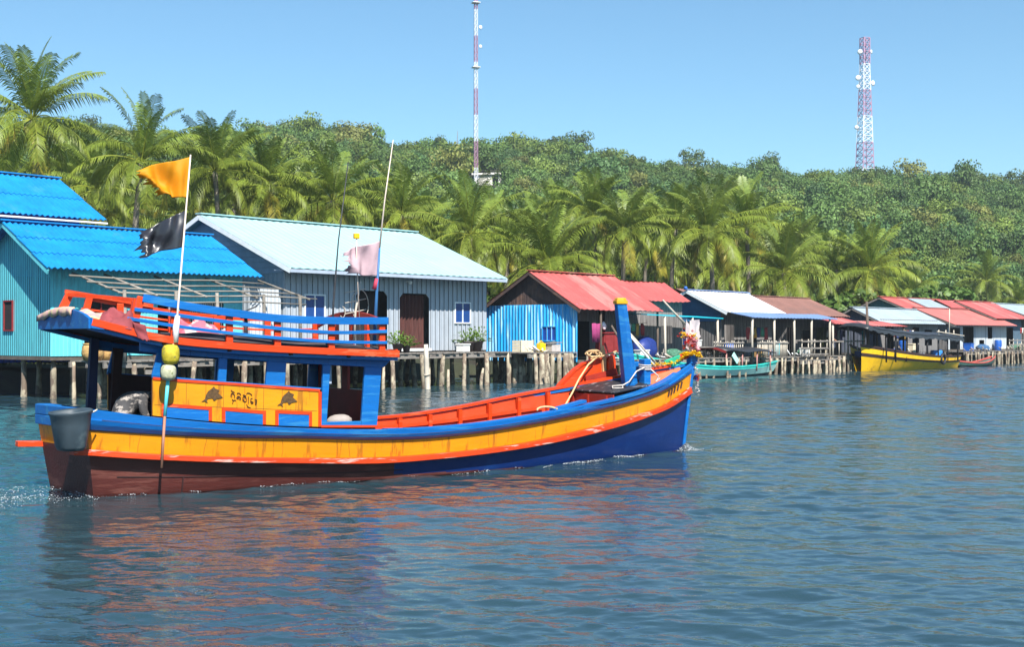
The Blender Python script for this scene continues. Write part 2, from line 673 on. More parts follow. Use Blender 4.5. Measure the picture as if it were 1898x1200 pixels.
TREE_DATA = [crown_cloud(s, nb + 3, 112, 3.0, rz, 0.18) for s, nb, rz in ((21, 11, 2.3), (22, 9, 2.9), (23, 13, 2.0), (24, 8, 3.3), (25, 12, 2.5), (26, 10, 2.2))]
TREE_PROTO = [np_mesh("tree_crown", V, Q, [TREE_LEAF], tn) for V, Q, tn in TREE_DATA]
tb = MB().tube([(0, 0, -4), (0.1, 0.05, -1.5), (0, 0, 0.6), (0.15, 0, 2.2)], [0.26, 0.2, 0.15, 0.06], 8)
for a in (0.4, 2.3, 4.1, 5.4):
    tb.tube([(0, 0, 0.1), (0.8*math.cos(a), 0.8*math.sin(a), 1.2), (1.5*math.cos(a), 1.5*math.sin(a), 2.1)], [0.1, 0.07, 0.03], 6)
tbo = tb.build("trunk_proto", BARK, smooth=True)
TRUNK_ME = tbo.data
bpy.data.objects.remove(tbo)

def hill_forest():
    """the wood that covers the slope and reads as one mass"""
    g = np.random.default_rng(5)
    Vs, Qs, Ts = [], [], []
    k = 0
    y = 112.0
    while y < 306:
        step = 3.2 + 0.004*y
        x = -0.50*y
        while x < 0.50*y + 6:
            xx, yy = x + g.normal(0, 1.0), y + g.normal(0, 1.2)
            x += step*1.12
            dx, dy = xx - B0[0], yy - B0[1]
            w = -dx*UY + dy*UX
            if w < 25 or (abs(xx/yy + 0.0183) < 0.016 and 205 < yy < 259):
                continue
            i = int(g.integers(0, 6))
            V, Q, tn = TREE_DATA[i]
            s = 0.62 + 0.5*g.random() + (0.45 if g.random() < 0.12 else 0)
            a = g.random()*6.283
            ca, sa = math.cos(a), math.sin(a)
            W = np.empty_like(V)
            W[:, 0] = (V[:, 0]*ca - V[:, 1]*sa)*s + xx
            W[:, 1] = (V[:, 0]*sa + V[:, 1]*ca)*s + yy
            W[:, 2] = V[:, 2]*s*(0.9 + 0.3*g.random()) + float(ground_z(xx, yy)) + 0.6 + 1.4*g.random()
            br = 0.72 + 0.55*g.random()
            u = g.random()
            tr = np.array([0.95, 1.08, 0.95])*br if u < 0.5 else (np.array([1.3, 1.2, 0.8])*br if u < 0.8 else (np.array([1.75, 1.25, 1.1])*br if u < 0.87 else np.array([0.65, 0.85, 0.95])*br))
            Vs.append(W)
            Qs.append(Q + k)
            Ts.append(tn*tr)
            k += len(V)
        y += step*0.86
    me = np_mesh("forest", np.concatenate(Vs), np.concatenate(Qs), [TREE_LEAF], np.concatenate(Ts))
    o = link("forest", me)
    o["kind"] = "stuff"
    o["label"] = "dense green forest covering the hillside behind the palms"

hill_forest()

# trees one can tell apart: along the skyline and at the foot of the hill
gt = random.Random(9)
for i in range(64):
    k = -0.36 + 0.78*i/63 + gt.uniform(-.004, .004)
    y = 300 + gt.uniform(-6, 5)
    x = k*y
    t = thing("forest_tree", "rounded green tree in the row along the skyline of the forested hill", "tree", (x, y, float(ground_z(x, y))), gt.uniform(0, 6.28), "trees along the hill's skyline")
    s = gt.uniform(0.65, 1.25)
    link("trunk", TRUNK_ME, t, (0, 0, 2.6*s), (0, 0, 0), (s, s, s))
    link("crown", TREE_PROTO[i % 6], t, (0, 0, 2.4*s), (0, 0, 0), (s, s, s*gt.uniform(0.9, 1.35)))
for px, py, s, lb in ((565, 232, 1.5, "tall pale bushy tree rising above the skyline left of the thin mast"),
                      (1285, 282, 1.15, "thin upright tree on the skyline halfway between the two masts"),
                      (1425, 300, 1.2, "round tree standing proud in the skyline dip left of the lattice tower"),
                      (1800, 312, 1.2, "broad tree on the skyline right of the lattice tower")):
    y = 296
    x = (px - 949)/2400*y
    zt = CAM_H + (624 - py)/2400*y
    gz = float(ground_z(x, y))
    t = thing("forest_tree", lb, "tree", (x, y, gz), px*0.7)
    hs = (zt - gz)
    link("trunk", TRUNK_ME, t, (0, 0, hs*0.42), (0, 0, 0), (s, s, hs/7))
    link("crown", TREE_PROTO[px % 6], t, (0, 0, hs*0.42), (0, 0, 0), (s, s, hs*0.58/(3.4)))

# palms (crown centres measured in the photograph, stood at a plausible distance behind the houses)
GP = "coconut palms behind the waterfront houses"
PALMS = [
 (60, 222, 72, 1.00, 1, "tallest coconut palm, at the far left above the upper blue roof"),
 (262, 300, 74, 0.93, 0, "tall coconut palm right behind the orange flag, one bare frond sticking up"),
 (398, 318, 80, 0.86, 0, "coconut palm directly above the left end of the pale turquoise roof ridge"),
 (494, 350, 82, 0.86, 1, "coconut palm with coconuts above the ridge of the pale turquoise roof"),
 (616, 372, 82, 0.92, 1, "coconut palm with orange-brown nuts behind the left whip antenna"),
 (745, 398, 86, 0.82, 0, "coconut palm behind the right whip antenna"),
 (872, 436, 82, 0.92, 0, "coconut palm above the right slope of the pale turquoise roof"),
 (1014, 492, 80, 0.95, 0, "low spreading palm directly behind the red roof's ridge"),
 (1099, 402, 98, 0.92, 1, "tall palm behind the red roof, above the blue mooring post"),
 (1157, 428, 96, 0.88, 0, "palm just right of the blue mooring post, hanging fronds"),
 (1313, 432, 98, 1.05, 1, "broad palm above the white roof with a slim bare trunk"),
 (1383, 420, 104, 0.98, 0, "upright palm behind the white roof's right half"),
 (1253, 425, 106, 0.90, 0, "palm in the gap between the red roof and the white roof"),
 (1452, 506, 98, 1.02, 0, "low palm hanging over the white metal sheet behind the brown roof"),
 (1551, 500, 112, 0.92, 1, "palm with a pale trunk behind the brown roof's right end"),
 (1614, 502, 110, 1.02, 0, "palm leaning fronds right, beside the small silver gable"),
 (1828, 522, 150, 0.86, 0, "lone small palm over the far red roof near the right edge"),
 (1890, 560, 150, 0.7, 0, "small palm behind the last silver roof at the right edge"),
 (940, 470, 92, 0.88, 0, "palm between the turquoise roof's right end and the red roof"),
 (330, 400, 84, 0.8, 0, "low palm between the orange flag and the turquoise roof's peak"),
 (180, 352, 86, 0.85, 0, "palm behind the upper blue roof's right end"),
]
PF = "coconut palms in the second row, behind the front palms"
for i, (px, py, y, s, coco, lb) in enumerate(PALMS):
    x = (px - 949)/2400*y
    zc = CAM_H + (624 - py)/2400*y
    palm(i, x, y, zc, s*1.02, lb, GP, bool(coco))
gt = random.Random(4)
for i, (px, py) in enumerate(((130, 330), (440, 330), (555, 385), (690, 405), (800, 440), (1030, 408), (1060, 440), (1200, 452), (1230, 470), (1350, 470),
                              (1480, 470), (1500, 490), (910, 425), (1415, 455), (1130, 470), (985, 440), (1290, 480), (1580, 530), (660, 430), (20, 330), (100, 380), (230, 400), (365, 370), (470, 400), (590, 430), (770, 440), (845, 470), (900, 480), (1075, 480), (1215, 500), (1330, 500), (1425, 520), (1645, 540), (1690, 545))):
    y = 104 + 40*max(0, (px - 800)/1000) + gt.uniform(-3, 6)
    x = (px - 949)/2400*y
    zc = CAM_H + (624 - py)/2400*y
    palm(i + 40, x, y, zc, gt.uniform(0.85, 1.1), "coconut palm of the second row, half hidden behind the front palms", PF)

# bushes and undergrowth behind the roofs
POT_LEAF = M("pot_leaf", (0.11, 0.19, 0.025), 0.5, 0.3, 5, spec=0.35, trans=0.25)
LEAF2 = M("bush_leaf", (0.075, 0.135, 0.020), 0.5, 0.25, 1.5, spec=0.35, rnd=0.2, trans=0.25, tint=True)
BUSH_PROTO = [np_mesh("bush_crown", V, Q, [LEAF2], tn) for V, Q, tn in (crown_cloud(31, 9, 60, 1.6, 1.1, 0.22, 0.0), crown_cloud(32, 8, 60, 1.5, 1.3, 0.22, 0.0))]
for i, (px, y, top, s, lb) in enumerate(((1580, 108, 522, 1.35, "bright green bush between the brown roof and the small silver gable"),
                                         (1640, 112, 535, 1.2, "bright green bush behind the small silver roof"),
                                         (1535, 112, 545, 1.1, "low leafy bush behind the brown roof's end"),
                                         (918, 76, 540, 0.9, "leafy bush glimpsed between the grey house and the blue shed"),
                                         (1700, 135, 520, 1.6, "green bush behind the teal gable of the large red roof"),
                                         (1770, 140, 525, 1.6, "green bush behind the little red dormer"),
                                         (1870, 150, 545, 1.6, "green bush behind the last silver roof"))):
    x = (px - 949)/2400*y
    zt = CAM_H + (624 - top)/2400*y
    gz = float(ground_z(x, y))
    t = thing("leafy_bush", lb, "bush", (x, y, gz), i*1.3)
    h = max(1.2, zt - gz)
    link("foliage", BUSH_PROTO[i % 2], t, (0, 0, h - 2.1*s), (0, 0, 0), (s*1.2, s*1.2, s))
    MB().tube([(0, 0, 0), (0.05, 0, h - 1.5*s), (0.1, 0, h - 0.6*s)], [0.1, 0.08, 0.03], 7).build("stem", BARK, t, smooth=True)

def undergrowth():
    g = np.random.default_rng(15)
    Vs, Qs, Ts, k = [], [], [], 0
    for _ in range(640):
        t = g.uniform(-30, 150)
        w = g.uniform(15, 50)
        x, y, _z = bank(t, w)
        V, Q, tn = TREE_DATA[int(g.integers(0, 6))]
        s = g.uniform(0.45, 0.85)
        a = g.random()*6.283
        ca, sa = math.cos(a), math.sin(a)
        W = np.empty_like(V)
        W[:, 0] = (V[:, 0]*ca - V[:, 1]*sa)*s + x
        W[:, 1] = (V[:, 0]*sa + V[:, 1]*ca)*s + y
        W[:, 2] = V[:, 2]*s*1.0 + float(ground_z(x, y)) - 0.2
        Vs.append(W)
        Qs.append(Q + k)
        Ts.append(tn*(0.6 + 0.6*g.random())*np.array([1.1, 1.0, 0.8]))
        k += len(V)
    o = link("undergrowth", np_mesh("undergrowth", np.concatenate(Vs), np.concatenate(Qs), [TREE_LEAF], np.concatenate(Ts)))
    o["kind"] = "stuff"
    o["label"] = "tangled green undergrowth beneath the palms behind the houses"

undergrowth()

# ---------------------------------------------------------------- masts on the hill
MAST_W = M("mast_white", (0.72, 0.74, 0.78), 0.5, 0.1)
MAST_R = M("mast_red", (0.42, 0.23, 0.33), 0.5, 0.1)
DISH = M("dish_white", (0.78, 0.80, 0.82), 0.45, 0.05)
CONC = M("white_render", (0.72, 0.70, 0.64), 0.8, 0.15, 1, c2=(0.4, 0.38, 0.33), f2=0.3)
CONC_D = M("hut_roof", (0.12, 0.10, 0.09), 0.9)

def dish(name_parent, c, r, ang):
    d = Vector((math.cos(ang), math.sin(ang), 0))
    a = Vector((-d.y, d.x, 0))
    rows = []
    for q, dep in ((0.02, -0.28), (0.6, -0.2), (1.0, 0.0), (0.98, 0.18), (0.5, 0.3), (0.02, 0.32)):
        rows.append([Vector(c) + a*(r*q*math.cos(2*math.pi*j/12)) + Vector((0, 0, r*q*math.sin(2*math.pi*j/12))) + d*dep*r for j in range(12)])
    MB().grid([[tuple(p) for p in rw] for rw in rows], close=True).build("dish_antenna", DISH, name_parent, smooth=True)

def lattice(t, h, wb, wt, nsec, bands, bar):
    def corner(z, k):
        q = wb + (wt - wb)*min(1, z/(h*0.82))
        return (q/2*(1 if k in (0, 3) else -1), q/2*(1 if k < 2 else -1), z)
    for bi in range(bands):
        mb = MB()
        z0, z1 = h*bi/bands, h*(bi + 1)/bands
        n = max(1, nsec//bands)
        for s in range(n):
            a, b = z0 + (z1 - z0)*s/n, z0 + (z1 - z0)*(s + 1)/n
            for k in range(4):
                j = (k + 1) % 4
                mb.beam(corner(a, k), corner(b, k), bar*1.6, bar*1.6)
                mb.beam(corner(b, k), corner(b, j), bar, bar)
                mb.beam(corner(a, k), corner(b, j), bar, bar)
                mb.beam(corner(a, j), corner(b, k), bar, bar)
        mb.build("mast_section", MAST_W if bi % 2 == 0 else MAST_R, t)

y = 300
x = (1603 - 949)/2400*y
gz = float(ground_z(x, y)) + 1.0
tw = thing("lattice_tower", "wide red and white lattice tower with dishes standing on the hilltop", "radio tower", (x, y, gz), 0.35)
Ht = CAM_H + (624 - 70)/2400*y - gz
lattice(tw, Ht, 3.3, 1.6, 24, 6, 0.10)
for dz, dx, r, a in ((0.91, -1.5, 0.75, -2.2), (0.91, 1.5, 0.6, -0.6), (0.745, -2.0, 0.75, -1.9), (0.69, -2.0, 0.55, -1.9), (0.71, 1.9, 0.8, -0.9), (0.43, -2.4, 0.6, -2.1)):
    c, s = math.cos(-0.35), math.sin(-0.35)
    dish(tw, (dx*c*0.85, dx*s - 0.3, Ht*dz), r*0.8, a - 0.35)
    MB().beam((dx*0.35*c, dx*0.35*s, Ht*dz), (dx*c, dx*s - 0.2, Ht*dz), 0.12, 0.12).build("dish_bracket", MAST_W, tw)

y = 250
x = (882 - 949)/2400*y
zb = CAM_H + (624 - 322)/2400*y
ms = thing("guyed_mast", "slender red and white guyed radio mast reaching out of the top of the picture", "radio mast", (x, y, zb - 4), 0.3)
lattice(ms, 46, 0.66, 0.54, 36, 9, 0.045)
for dz, dx, r, a in ((40, -0.95, 0.5, -2.3), (39.6, 0.8, 0.45, -1.0), (38.2, 0.9, 0.5, -0.9), (32.3, 0.85, 0.4, -1.2), (28.6, 0.85, 0.35, -1.2)):
    dish(ms, (dx, -0.3, dz), r, a)
for z_ in (41.4, 37.0, 24.5):
    MB().box(-0.75, 0.75, -0.75, 0.75, z_, z_ + 0.12).build("platform", MAST_W, ms)
ht = thing("concrete_hut", "small white concrete hut with a flat roof below the slender mast", "hut", ((905 - 949)/2400*255, 255, CAM_H + (624 - 341)/2400*255 - 1), -0.2)
MB().box(-2.4, 1.1, -1.6, 1.6, -3, 2.6).build("wall", CONC, ht)
MB().box(-2.9, 3.0, -2.0, 2.0, 2.62, 2.95).build("roof", CONC, ht)
MB().box(2.35, 2.7, -1.6, 1.6, -3, 2.6).build("pillar", CONC, ht)
MB().box(0.9, 2.4, 1.0, 1.3, -3, 2.6).build("back_wall", CONC_D, ht)
dp = thing("bare_pole", "thin bare dead trunk sticking up from the skyline left of the slender mast", "dead tree", ((846 - 949)/2400*292, 292, CAM_H + (624 - 280)/2400*292), 0)
MB().tube([(0, 0, -4), (0.1, 0, 1), (0.3, 0, 4.6)], [0.14, 0.11, 0.05], 6).build("trunk", BARK, dp, smooth=True)
MB().tube([(0.1, 0, 1.4), (0.6, 0, 2.4)], [0.06, 0.03], 5).build("limb", BARK, dp, smooth=True)

# ================================================================ shore: materials
BLUE_ROOF = M("blue_roof", (0.005, 0.185, 0.46), 0.45, 0.22, 1.3, c2=(0.02, 0.20, 0.46), f2=0.3, sc2=0.8)
NAVY = M("navy_boards", (0.01, 0.06, 0.32), 0.6, 0.2)
TEAL_W = M("teal_boards", (0.125, 0.54, 0.60), 0.65, 0.2, 1.2, st=(6, 6, 0.5), c2=(0.11, 0.42, 0.48), f2=0.4, sc2=1.0, st2=(5, 5, 0.6))
PALE_ROOF = M("pale_turquoise_roof", (0.305, 0.50, 0.51), 0.4, 0.06, 0.6, c2=(0.33, 0.46, 0.48), f2=0.2, sc2=0.5)
GREY_W = M("grey_blue_sheet", (0.36, 0.40, 0.45), 0.5, 0.10, 0.8, c2=(0.34, 0.38, 0.42), f2=0.2, sc2=0.7, st2=(4, 4, 0.5))
GREY_BOARD = M("grey_siding", (0.34, 0.40, 0.49), 0.65, 0.12, 2)
WHITE = M("white_trim", (0.72, 0.75, 0.76), 0.5, 0.08)
WIN_BLUE = M("window_glass_blue", (0.010, 0.05, 0.20), 0.2, 0.2, 2, spec=0.3)
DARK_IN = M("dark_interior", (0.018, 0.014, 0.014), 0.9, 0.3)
DOOR_RED = M("dark_red_curtain", (0.07, 0.022, 0.018), 0.85, 0.35, 3, st=(5, 5, 0.4))
FLOOR_D = M("floor_boards", (0.10, 0.085, 0.07), 0.85, 0.3, 3)
RED_ROOF = M("red_roof", (0.40, 0.085, 0.076), 0.5, 0.16, 0.8, c2=(0.42, 0.16, 0.14), f2=0.42, sc2=0.5, st2=(1.4, 0.35, 0.35))
RED_FADE = M("faded_red_roof", (0.38, 0.12, 0.105), 0.6, 0.14, 0.8, c2=(0.36, 0.15, 0.12), f2=0.35, sc2=0.5)
RUST = M("rusty_brown_gable", (0.075, 0.05, 0.045), 0.8, 0.3, 2, c2=(0.13, 0.075, 0.055), f2=0.4)
SHED_BLUE = M("blue_shed_sheet", (0.01, 0.30, 0.66), 0.5, 0.24, 0.9, st=(7, 7, 0.35), c2=(0.30, 0.56, 0.74), f2=0.5, sc2=1.0, st2=(7, 7, 0.3))
WHITE_ROOF = M("white_zinc_roof", (0.55, 0.57, 0.60), 0.4, 0.06, 0.8)
SILVER_ROOF = M("silver_roof", (0.30, 0.36, 0.40), 0.4, 0.12, 0.8, c2=(0.25, 0.3, 0.33), f2=0.3)
BLUE_SHINGLE = M("blue_shingle", (0.025, 0.12, 0.24), 0.6, 0.2, 2)
BROWN_ROOF = M("brown_roof", (0.20, 0.098, 0.078), 0.75, 0.2, 1.2, c2=(0.16, 0.085, 0.07), f2=0.4, sc2=0.6)
TURQ_TARP = M("turquoise_tarp", (0.01, 0.42, 0.52), 0.5, 0.12)
PALEBLUE_TARP = M("pale_blue_sheet", (0.14, 0.22, 0.40), 0.5, 0.14)
PLANK = M("weathered_plank", (0.20, 0.18, 0.16), 0.9, 0.30, 2.2, st=(1, 5, 5), c2=(0.13, 0.11, 0.10), f2=0.35, sc2=1.3, st2=(1, 3, 3), bump=0.3)
PLANK_V = M("weathered_boards", (0.18, 0.17, 0.165), 0.9, 0.38, 1.2, st=(9, 9, 0.5), c2=(0.09, 0.08, 0.08), f2=0.35, sc2=1.2, st2=(7, 7, 0.5))
PILE = M("pile_wood", (0.34, 0.29, 0.21), 0.9, 0.40, 2.6, st=(1, 1, 0.6), c2=(0.16, 0.12, 0.09), f2=0.62, sc2=2.2, st2=(1.6, 1.6, 1.1), bump=0.5, rnd=0.25)
POLE = M("bleached_pole", (0.46, 0.41, 0.34), 0.85, 0.2, 3, st=(1, 1, 0.4), rnd=0.15)
POLE_G = M("grey_bamboo", (0.20, 0.18, 0.155), 0.85, 0.35, 3, st=(0.5, 3, 3), rnd=0.25)
DARKPOLE = M("dark_pole", (0.12, 0.09, 0.07), 0.85, 0.25, 3, rnd=0.2)
TERRA = M("plastic_pot", (0.06, 0.045, 0.045), 0.6, 0.2)
YELLOW_PL = M("yellow_plastic", (0.74, 0.50, 0.01), 0.4, 0.1)
CRATE = M("cream_crate", (0.66, 0.58, 0.42), 0.7, 0.15, 3)
WICKER = M("wicker", (0.46, 0.28, 0.10), 0.8, 0.35, 9, st=(1, 1, 3), c2=(0.2, 0.1, 0.04), f2=0.4, sc2=8)
MAROON = M("maroon_paint", (0.22, 0.02, 0.02), 0.6, 0.2)
BLUE_PL = M("blue_plastic", (0.015, 0.10, 0.42), 0.4, 0.12)
BLACK_PL = M("black_sheet", (0.016, 0.016, 0.02), 0.6, 0.3, 2)

# ---------------------------------------------------------------- shore: builders
def wall(mb, p0, d, length, z0, ztop, pitch=0.2, amp=0.025, openings=(), prof='sin', nrm=None, mi=0):
    """ribbed sheet or boarded wall standing on p0 + s*d, cut round its openings (s0, s1, za, zb)"""
    dx, dy = d
    nx, ny = nrm if nrm else (dy, -dx)
    n = max(2, int(length/pitch*4))
    ss = sorted(set([round(length*i/n, 4) for i in range(n + 1)] + [round(q, 4) for o in openings for q in o[:2]]))
    zt = ztop if callable(ztop) else (lambda s: ztop)

    def off(s):
        x = (s/pitch) % 1.0
        if prof == 'sin':
            return amp*math.sin(2*math.pi*x)
        if prof == 'rib':
            return amp*(1 if x < 0.30 else -0.2)
        return amp*(-1 if x < 0.1 else 0.3)
    for a, b in zip(ss[:-1], ss[1:]):
        m = (a + b)/2
        iv = [(z0, None)]
        for o in openings:
            if o[0] - 1e-6 <= m <= o[1] + 1e-6:
                ni = []
                for q in iv:
                    top = q[1] if q[1] is not None else 99
                    if q[0] < o[2]:
                        ni.append((q[0], min(top, o[2])))
                    if top > o[3]:
                        ni.append((max(q[0], o[3]), q[1]))
                iv = ni
        oa, ob = off(a + 1e-4), off(b - 1e-4) if prof != 'sin' else off(b)
        for lo, hi in iv:
            ha, hb = (hi, hi) if hi is not None else (zt(a), zt(b))
            if max(ha, hb) - lo < 0.01:
                continue
            P = lambda s, o, z: (p0[0] + dx*s + nx*o, p0[1] + dy*s + ny*o, z)
            mb.add([P(a, oa, lo), P(b, ob, lo), P(b, ob, max(lo, hb)), P(a, oa, max(lo, ha))], [(0, 1, 2, 3)], mi)
    return mb

def siding(mb, p0, d, s0f, s1f, z0, z1, pitch=0.22, amp=0.03, nrm=None, mi=0):
    """lapped horizontal boards between s0f(z) and s1f(z)"""
    dx, dy = d
    nx, ny = nrm if nrm else (dy, -dx)
    n = max(1, int((z1 - z0)/pitch))
    for i in range(n):
        a, b = z0 + (z1 - z0)*i/n, z0 + (z1 - z0)*(i + 1)/n
        P = lambda s, o, z: (p0[0] + dx*s + nx*o, p0[1] + dy*s + ny*o, z)
        mb.add([P(s0f(a), amp, a), P(s1f(a), amp, a), P(s1f(b), 0, b), P(s0f(b), 0, b), P(s0f(a), 0, a), P(s1f(a), 0, a)], [(0, 1, 2, 3), (4, 5, 1, 0)], mi)
    return mb

def roof(mb, x0, x1, ye, ze, yr, zr, pitch=0.22, amp=0.03, courses=1, sag=0.0, thick=0.03, wob=0.0, seed=0, xr0=None, xr1=None):
    """ribbed sheet roof slope from the eave (ye, ze) up to the ridge (yr, zr)"""
    xr0 = x0 if xr0 is None else xr0
    xr1 = x1 if xr1 is None else xr1
    n = int((x1 - x0)/pitch*4)
    slope = math.hypot(yr - ye, zr - ze)
    ny_, nz_ = -(zr - ze)/slope, abs(yr - ye)/slope
    if yr < ye:
        ny_ = -ny_
    if ny_ > 0 and yr > ye:
        ny_ = -ny_
    r = random.Random(seed)
    for c in range(courses):
        m = 3
        rows = []
        for k in range(m + 1):
            q = (c + k/m)/courses
            q0 = q if k else max(0, q - 0.02)
            lift = 0.035*(1 - k/m) if courses > 1 else 0
            row = []
            for i in range(n + 1):
                u = i/n
                x = (x0 + (x1 - x0)*u)*(1 - q0) + (xr0 + (xr1 - xr0)*u)*q0
                o = amp*math.sin(2*math.pi*((x1 - x0)*u)/pitch) + lift
                o += wob*(math.sin(u*9 + seed + q*3) + 0.6*math.sin(u*23 + seed*2 + q*5))
                s = -sag*math.sin(math.pi*u)*(0.5 + q*0.5)
                row.append((x, ye + (yr - ye)*q0 + ny_*o, ze + (zr - ze)*q0 + nz_*o + s))
            rows.append(row)
        mb.grid(rows)
        low = [[(p[0], p[1] - ny_*thick, p[2] - nz_*thick) for p in rw] for rw in (rows[0], rows[-1])]
        mb.grid([rows[0], low[0]])
        mb.grid(low)
    return mb

def pile(parent, x, y, z0, z1, r, rn, name="stilt", mat=None):
    a, b = rn.gauss(0, .13), rn.gauss(0, .1)
    pts, rad = [], []
    for k in range(7):
        s = k/6
        pts.append((x + a*(s - 1) + rn.uniform(-.012, .012), y + b*(s - 1) + rn.uniform(-.012, .012), z0 + (z1 - z0)*s))
        rad.append(r*(1.25 - 0.5*s)*rn.uniform(0.88, 1.12))
    return MB().tube(pts, rad, 9).build(name, mat or PILE, parent, smooth=True)

def planks(mb, x0, x1, y0, y1, z, w=0.2, th=0.05, along='y', rn=random, gap=0.012, ov=0.06):
    """loose deck boards"""
    a, b = (x0, x1) if along == 'y' else (y0, y1)
    p = a
    while p < b - 0.02:
        q = min(b, p + w*rn.uniform(0.85, 1.15))
        dz = rn.uniform(-.008, .008)
        e0, e1 = rn.uniform(-ov, ov), rn.uniform(-ov, ov)
        if along == 'y':
            mb.box(p, q - gap, y0 + e0, y1 + e1, z - th + dz, z + dz)
        else:
            mb.box(x0 + e0, x1 + e1, p, q - gap, z - th + dz, z + dz)
        p = q
    return mb

def pier(name, label, t, w, lx, ly, z, nx, ny, seed, group=None, along='y', r=0.11, beam=True, extra=True):
    """plank deck on rough piles"""
    rn = random.Random(seed)
    if t > 9:
        nx = int(nx*1.7)                               # the stilts stand close together further along
        r *= 0.85
    o = bthing(name, label, "pier", t, w, 0, group)
    planks(MB(), 0, lx, 0, ly, z, 0.22, 0.05, along, rn).build("deck", PLANK, o)
    for j in range(ny):
        y = 0.12 + (ly - 0.24)*j/max(1, ny - 1)
        MB().beam((-0.1, y, z - 0.16), (lx + 0.1, y, z - 0.16), 0.10, 0.2).build("joist", PLANK, o)
    for j in range(ny):
        for i in range(nx):
            x = 0.15 + (lx - 0.3)*i/max(1, nx - 1) + rn.uniform(-.22, .22)
            y = 0.02 + (ly - 0.24)*j/max(1, ny - 1) + rn.uniform(-.1, .1)
            pile(o, x, y, -1.9, z - 0.06, r*rn.uniform(0.75, 1.25), rn)
    return o

def window(parent, x0, x1, z0, z1, y, frame=WHITE, glass=WIN_BLUE, cols=2, axis='x', sgn=-1, fw=0.06):
    """framed window set in the wall plane y (or x when axis is 'y')"""
    fr, gl = MB(), MB()

    def bx(mb, a, b, c, d, e, f):
        if axis == 'x':
            mb.box(a, b, min(c, d), max(c, d), e, f)
        else:
            mb.box(min(c, d), max(c, d), a, b, e, f)
    o1, o2 = y + sgn*0.07, y - sgn*0.05
    bx(fr, x0 - fw, x0, o1, o2, z0 - fw, z1 + fw)
    bx(fr, x1, x1 + fw, o1, o2, z0 - fw, z1 + fw)
    bx(fr, x0, x1, o1, o2, z0 - fw, z0)
    bx(fr, x0, x1, o1, o2, z1, z1 + fw)
    for i in range(1, cols):
        xm = x0 + (x1 - x0)*i/cols
        bx(fr, xm - fw*0.4, xm + fw*0.4, o1 - sgn*0.01, o2, z0, z1)
    f = fr.build("window", frame, parent)
    bx(gl, x0, x1, y + sgn*0.02, y - sgn*0.01, z0, z1)
    gl.build("pane", glass, f)
    return f

def gable_fn(y0, ye, ze, yr, zr, yb, zb, drop=0.05):
    """height of the roof underside above local depth s (measured from y0)"""
    def f(s):
        y = y0 + s
        if y <= yr:
            return ze + (zr - ze)*(y - ye)/(yr - ye) - drop
        return zr + (zb - zr)*(y - yr)/(yb - yr) - drop
    return f

# ---------------------------------------------------------------- house: small teal house with the blue roof (left)
h = bthing("stilt_house", "teal boarded stilt house with a blue ribbed roof and a small dark window", "house", -17.1, 1.5)
yb = 7.0
L1 = 8.55
zf, ze, zr = 1.57, 4.72, 6.62
gf = gable_fn(0, -1.0, ze, 2.6, zr, 6.2, ze)
mb = MB()
wall(mb, (0, 0), (1, 0), L1, zf, 5.15, 0.16, 0.012, [(1.35, 2.75, zf + 0.05, 3.6), (4.5, 5.2, zf, 3.7), (5.5, 7.6, zf, 3.65)], 'board')
mb.build("front_wall", TEAL_W, h)
wall(MB(), (0, 5.2), (0, -1), 5.2, zf, lambda s: gf(5.2 - s) if True else 0, 0.16, 0.012, [(1.85, 2.45, 2.55, 3.62)], 'board', nrm=(-1, 0)).build("gable_wall", TEAL_W, h)
mb = MB()
wall(mb, (L1, 0), (0, 1), 5.2, zf, gf, 0.16, 0.012, (), 'board', nrm=(1, 0))
mb.build("gable_wall", TEAL_W, h)
window(h, 5.2 - 2.45, 5.2 - 1.85, 2.55, 3.62, 0.0, MAROON, DARK_IN, 1, 'y', -1, 0.05)
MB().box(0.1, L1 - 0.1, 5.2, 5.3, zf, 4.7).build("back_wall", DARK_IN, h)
MB().box(0, L1, 0.03, 5.2, zf - 0.15, zf - 0.02).build("floor", FLOOR_D, h)
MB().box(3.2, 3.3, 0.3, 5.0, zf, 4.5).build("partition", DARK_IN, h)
window(h, 1.40, 2.70, 2.55, 3.6, 0.05, MAROON, DARK_IN, 2, 'x', -1, 0.06)
MB().box(5.55, 6.0, 0.06, 0.12, zf, 3.6).build("door", MAROON, h)
mb = MB()
roof(mb, -0.72, L1 + 0.3, -1.05, ze, 2.6, zr, 0.235, 0.038, 3, xr0=-0.55)
roof(mb, -0.72, L1 + 0.3, 6.3, ze, 2.6, zr, 0.235, 0.038, 1, xr0=-0.55)
ro = mb.build("roof", BLUE_ROOF, h)
MB().strip([(-0.65, 2.6, zr + 0.05), (L1 + 0.33, 2.6, zr + 0.05)], 0.34, 0.05).build("ridge_cap", BLUE_ROOF, ro)
mb = MB()
for s0, s1 in (((-0.66, -1.0, ze - 0.13), (-0.5, 2.6, zr - 0.13)), ((-0.5, 2.6, zr - 0.13), (-0.66, 6.2, ze - 0.13))):
    MB().beam(s0, s1, 0.06, 0.16).build("barge_board", TEAL_W, ro)
rn = random.Random(5)
for i in range(5):
    for j in range(3):
        pile(h, 0.25 + (L1 - 0.5)*i/4 + rn.uniform(-.2, .2), 0.3 + 2.2*j, -1.9, zf - 0.15, 0.13, rn)
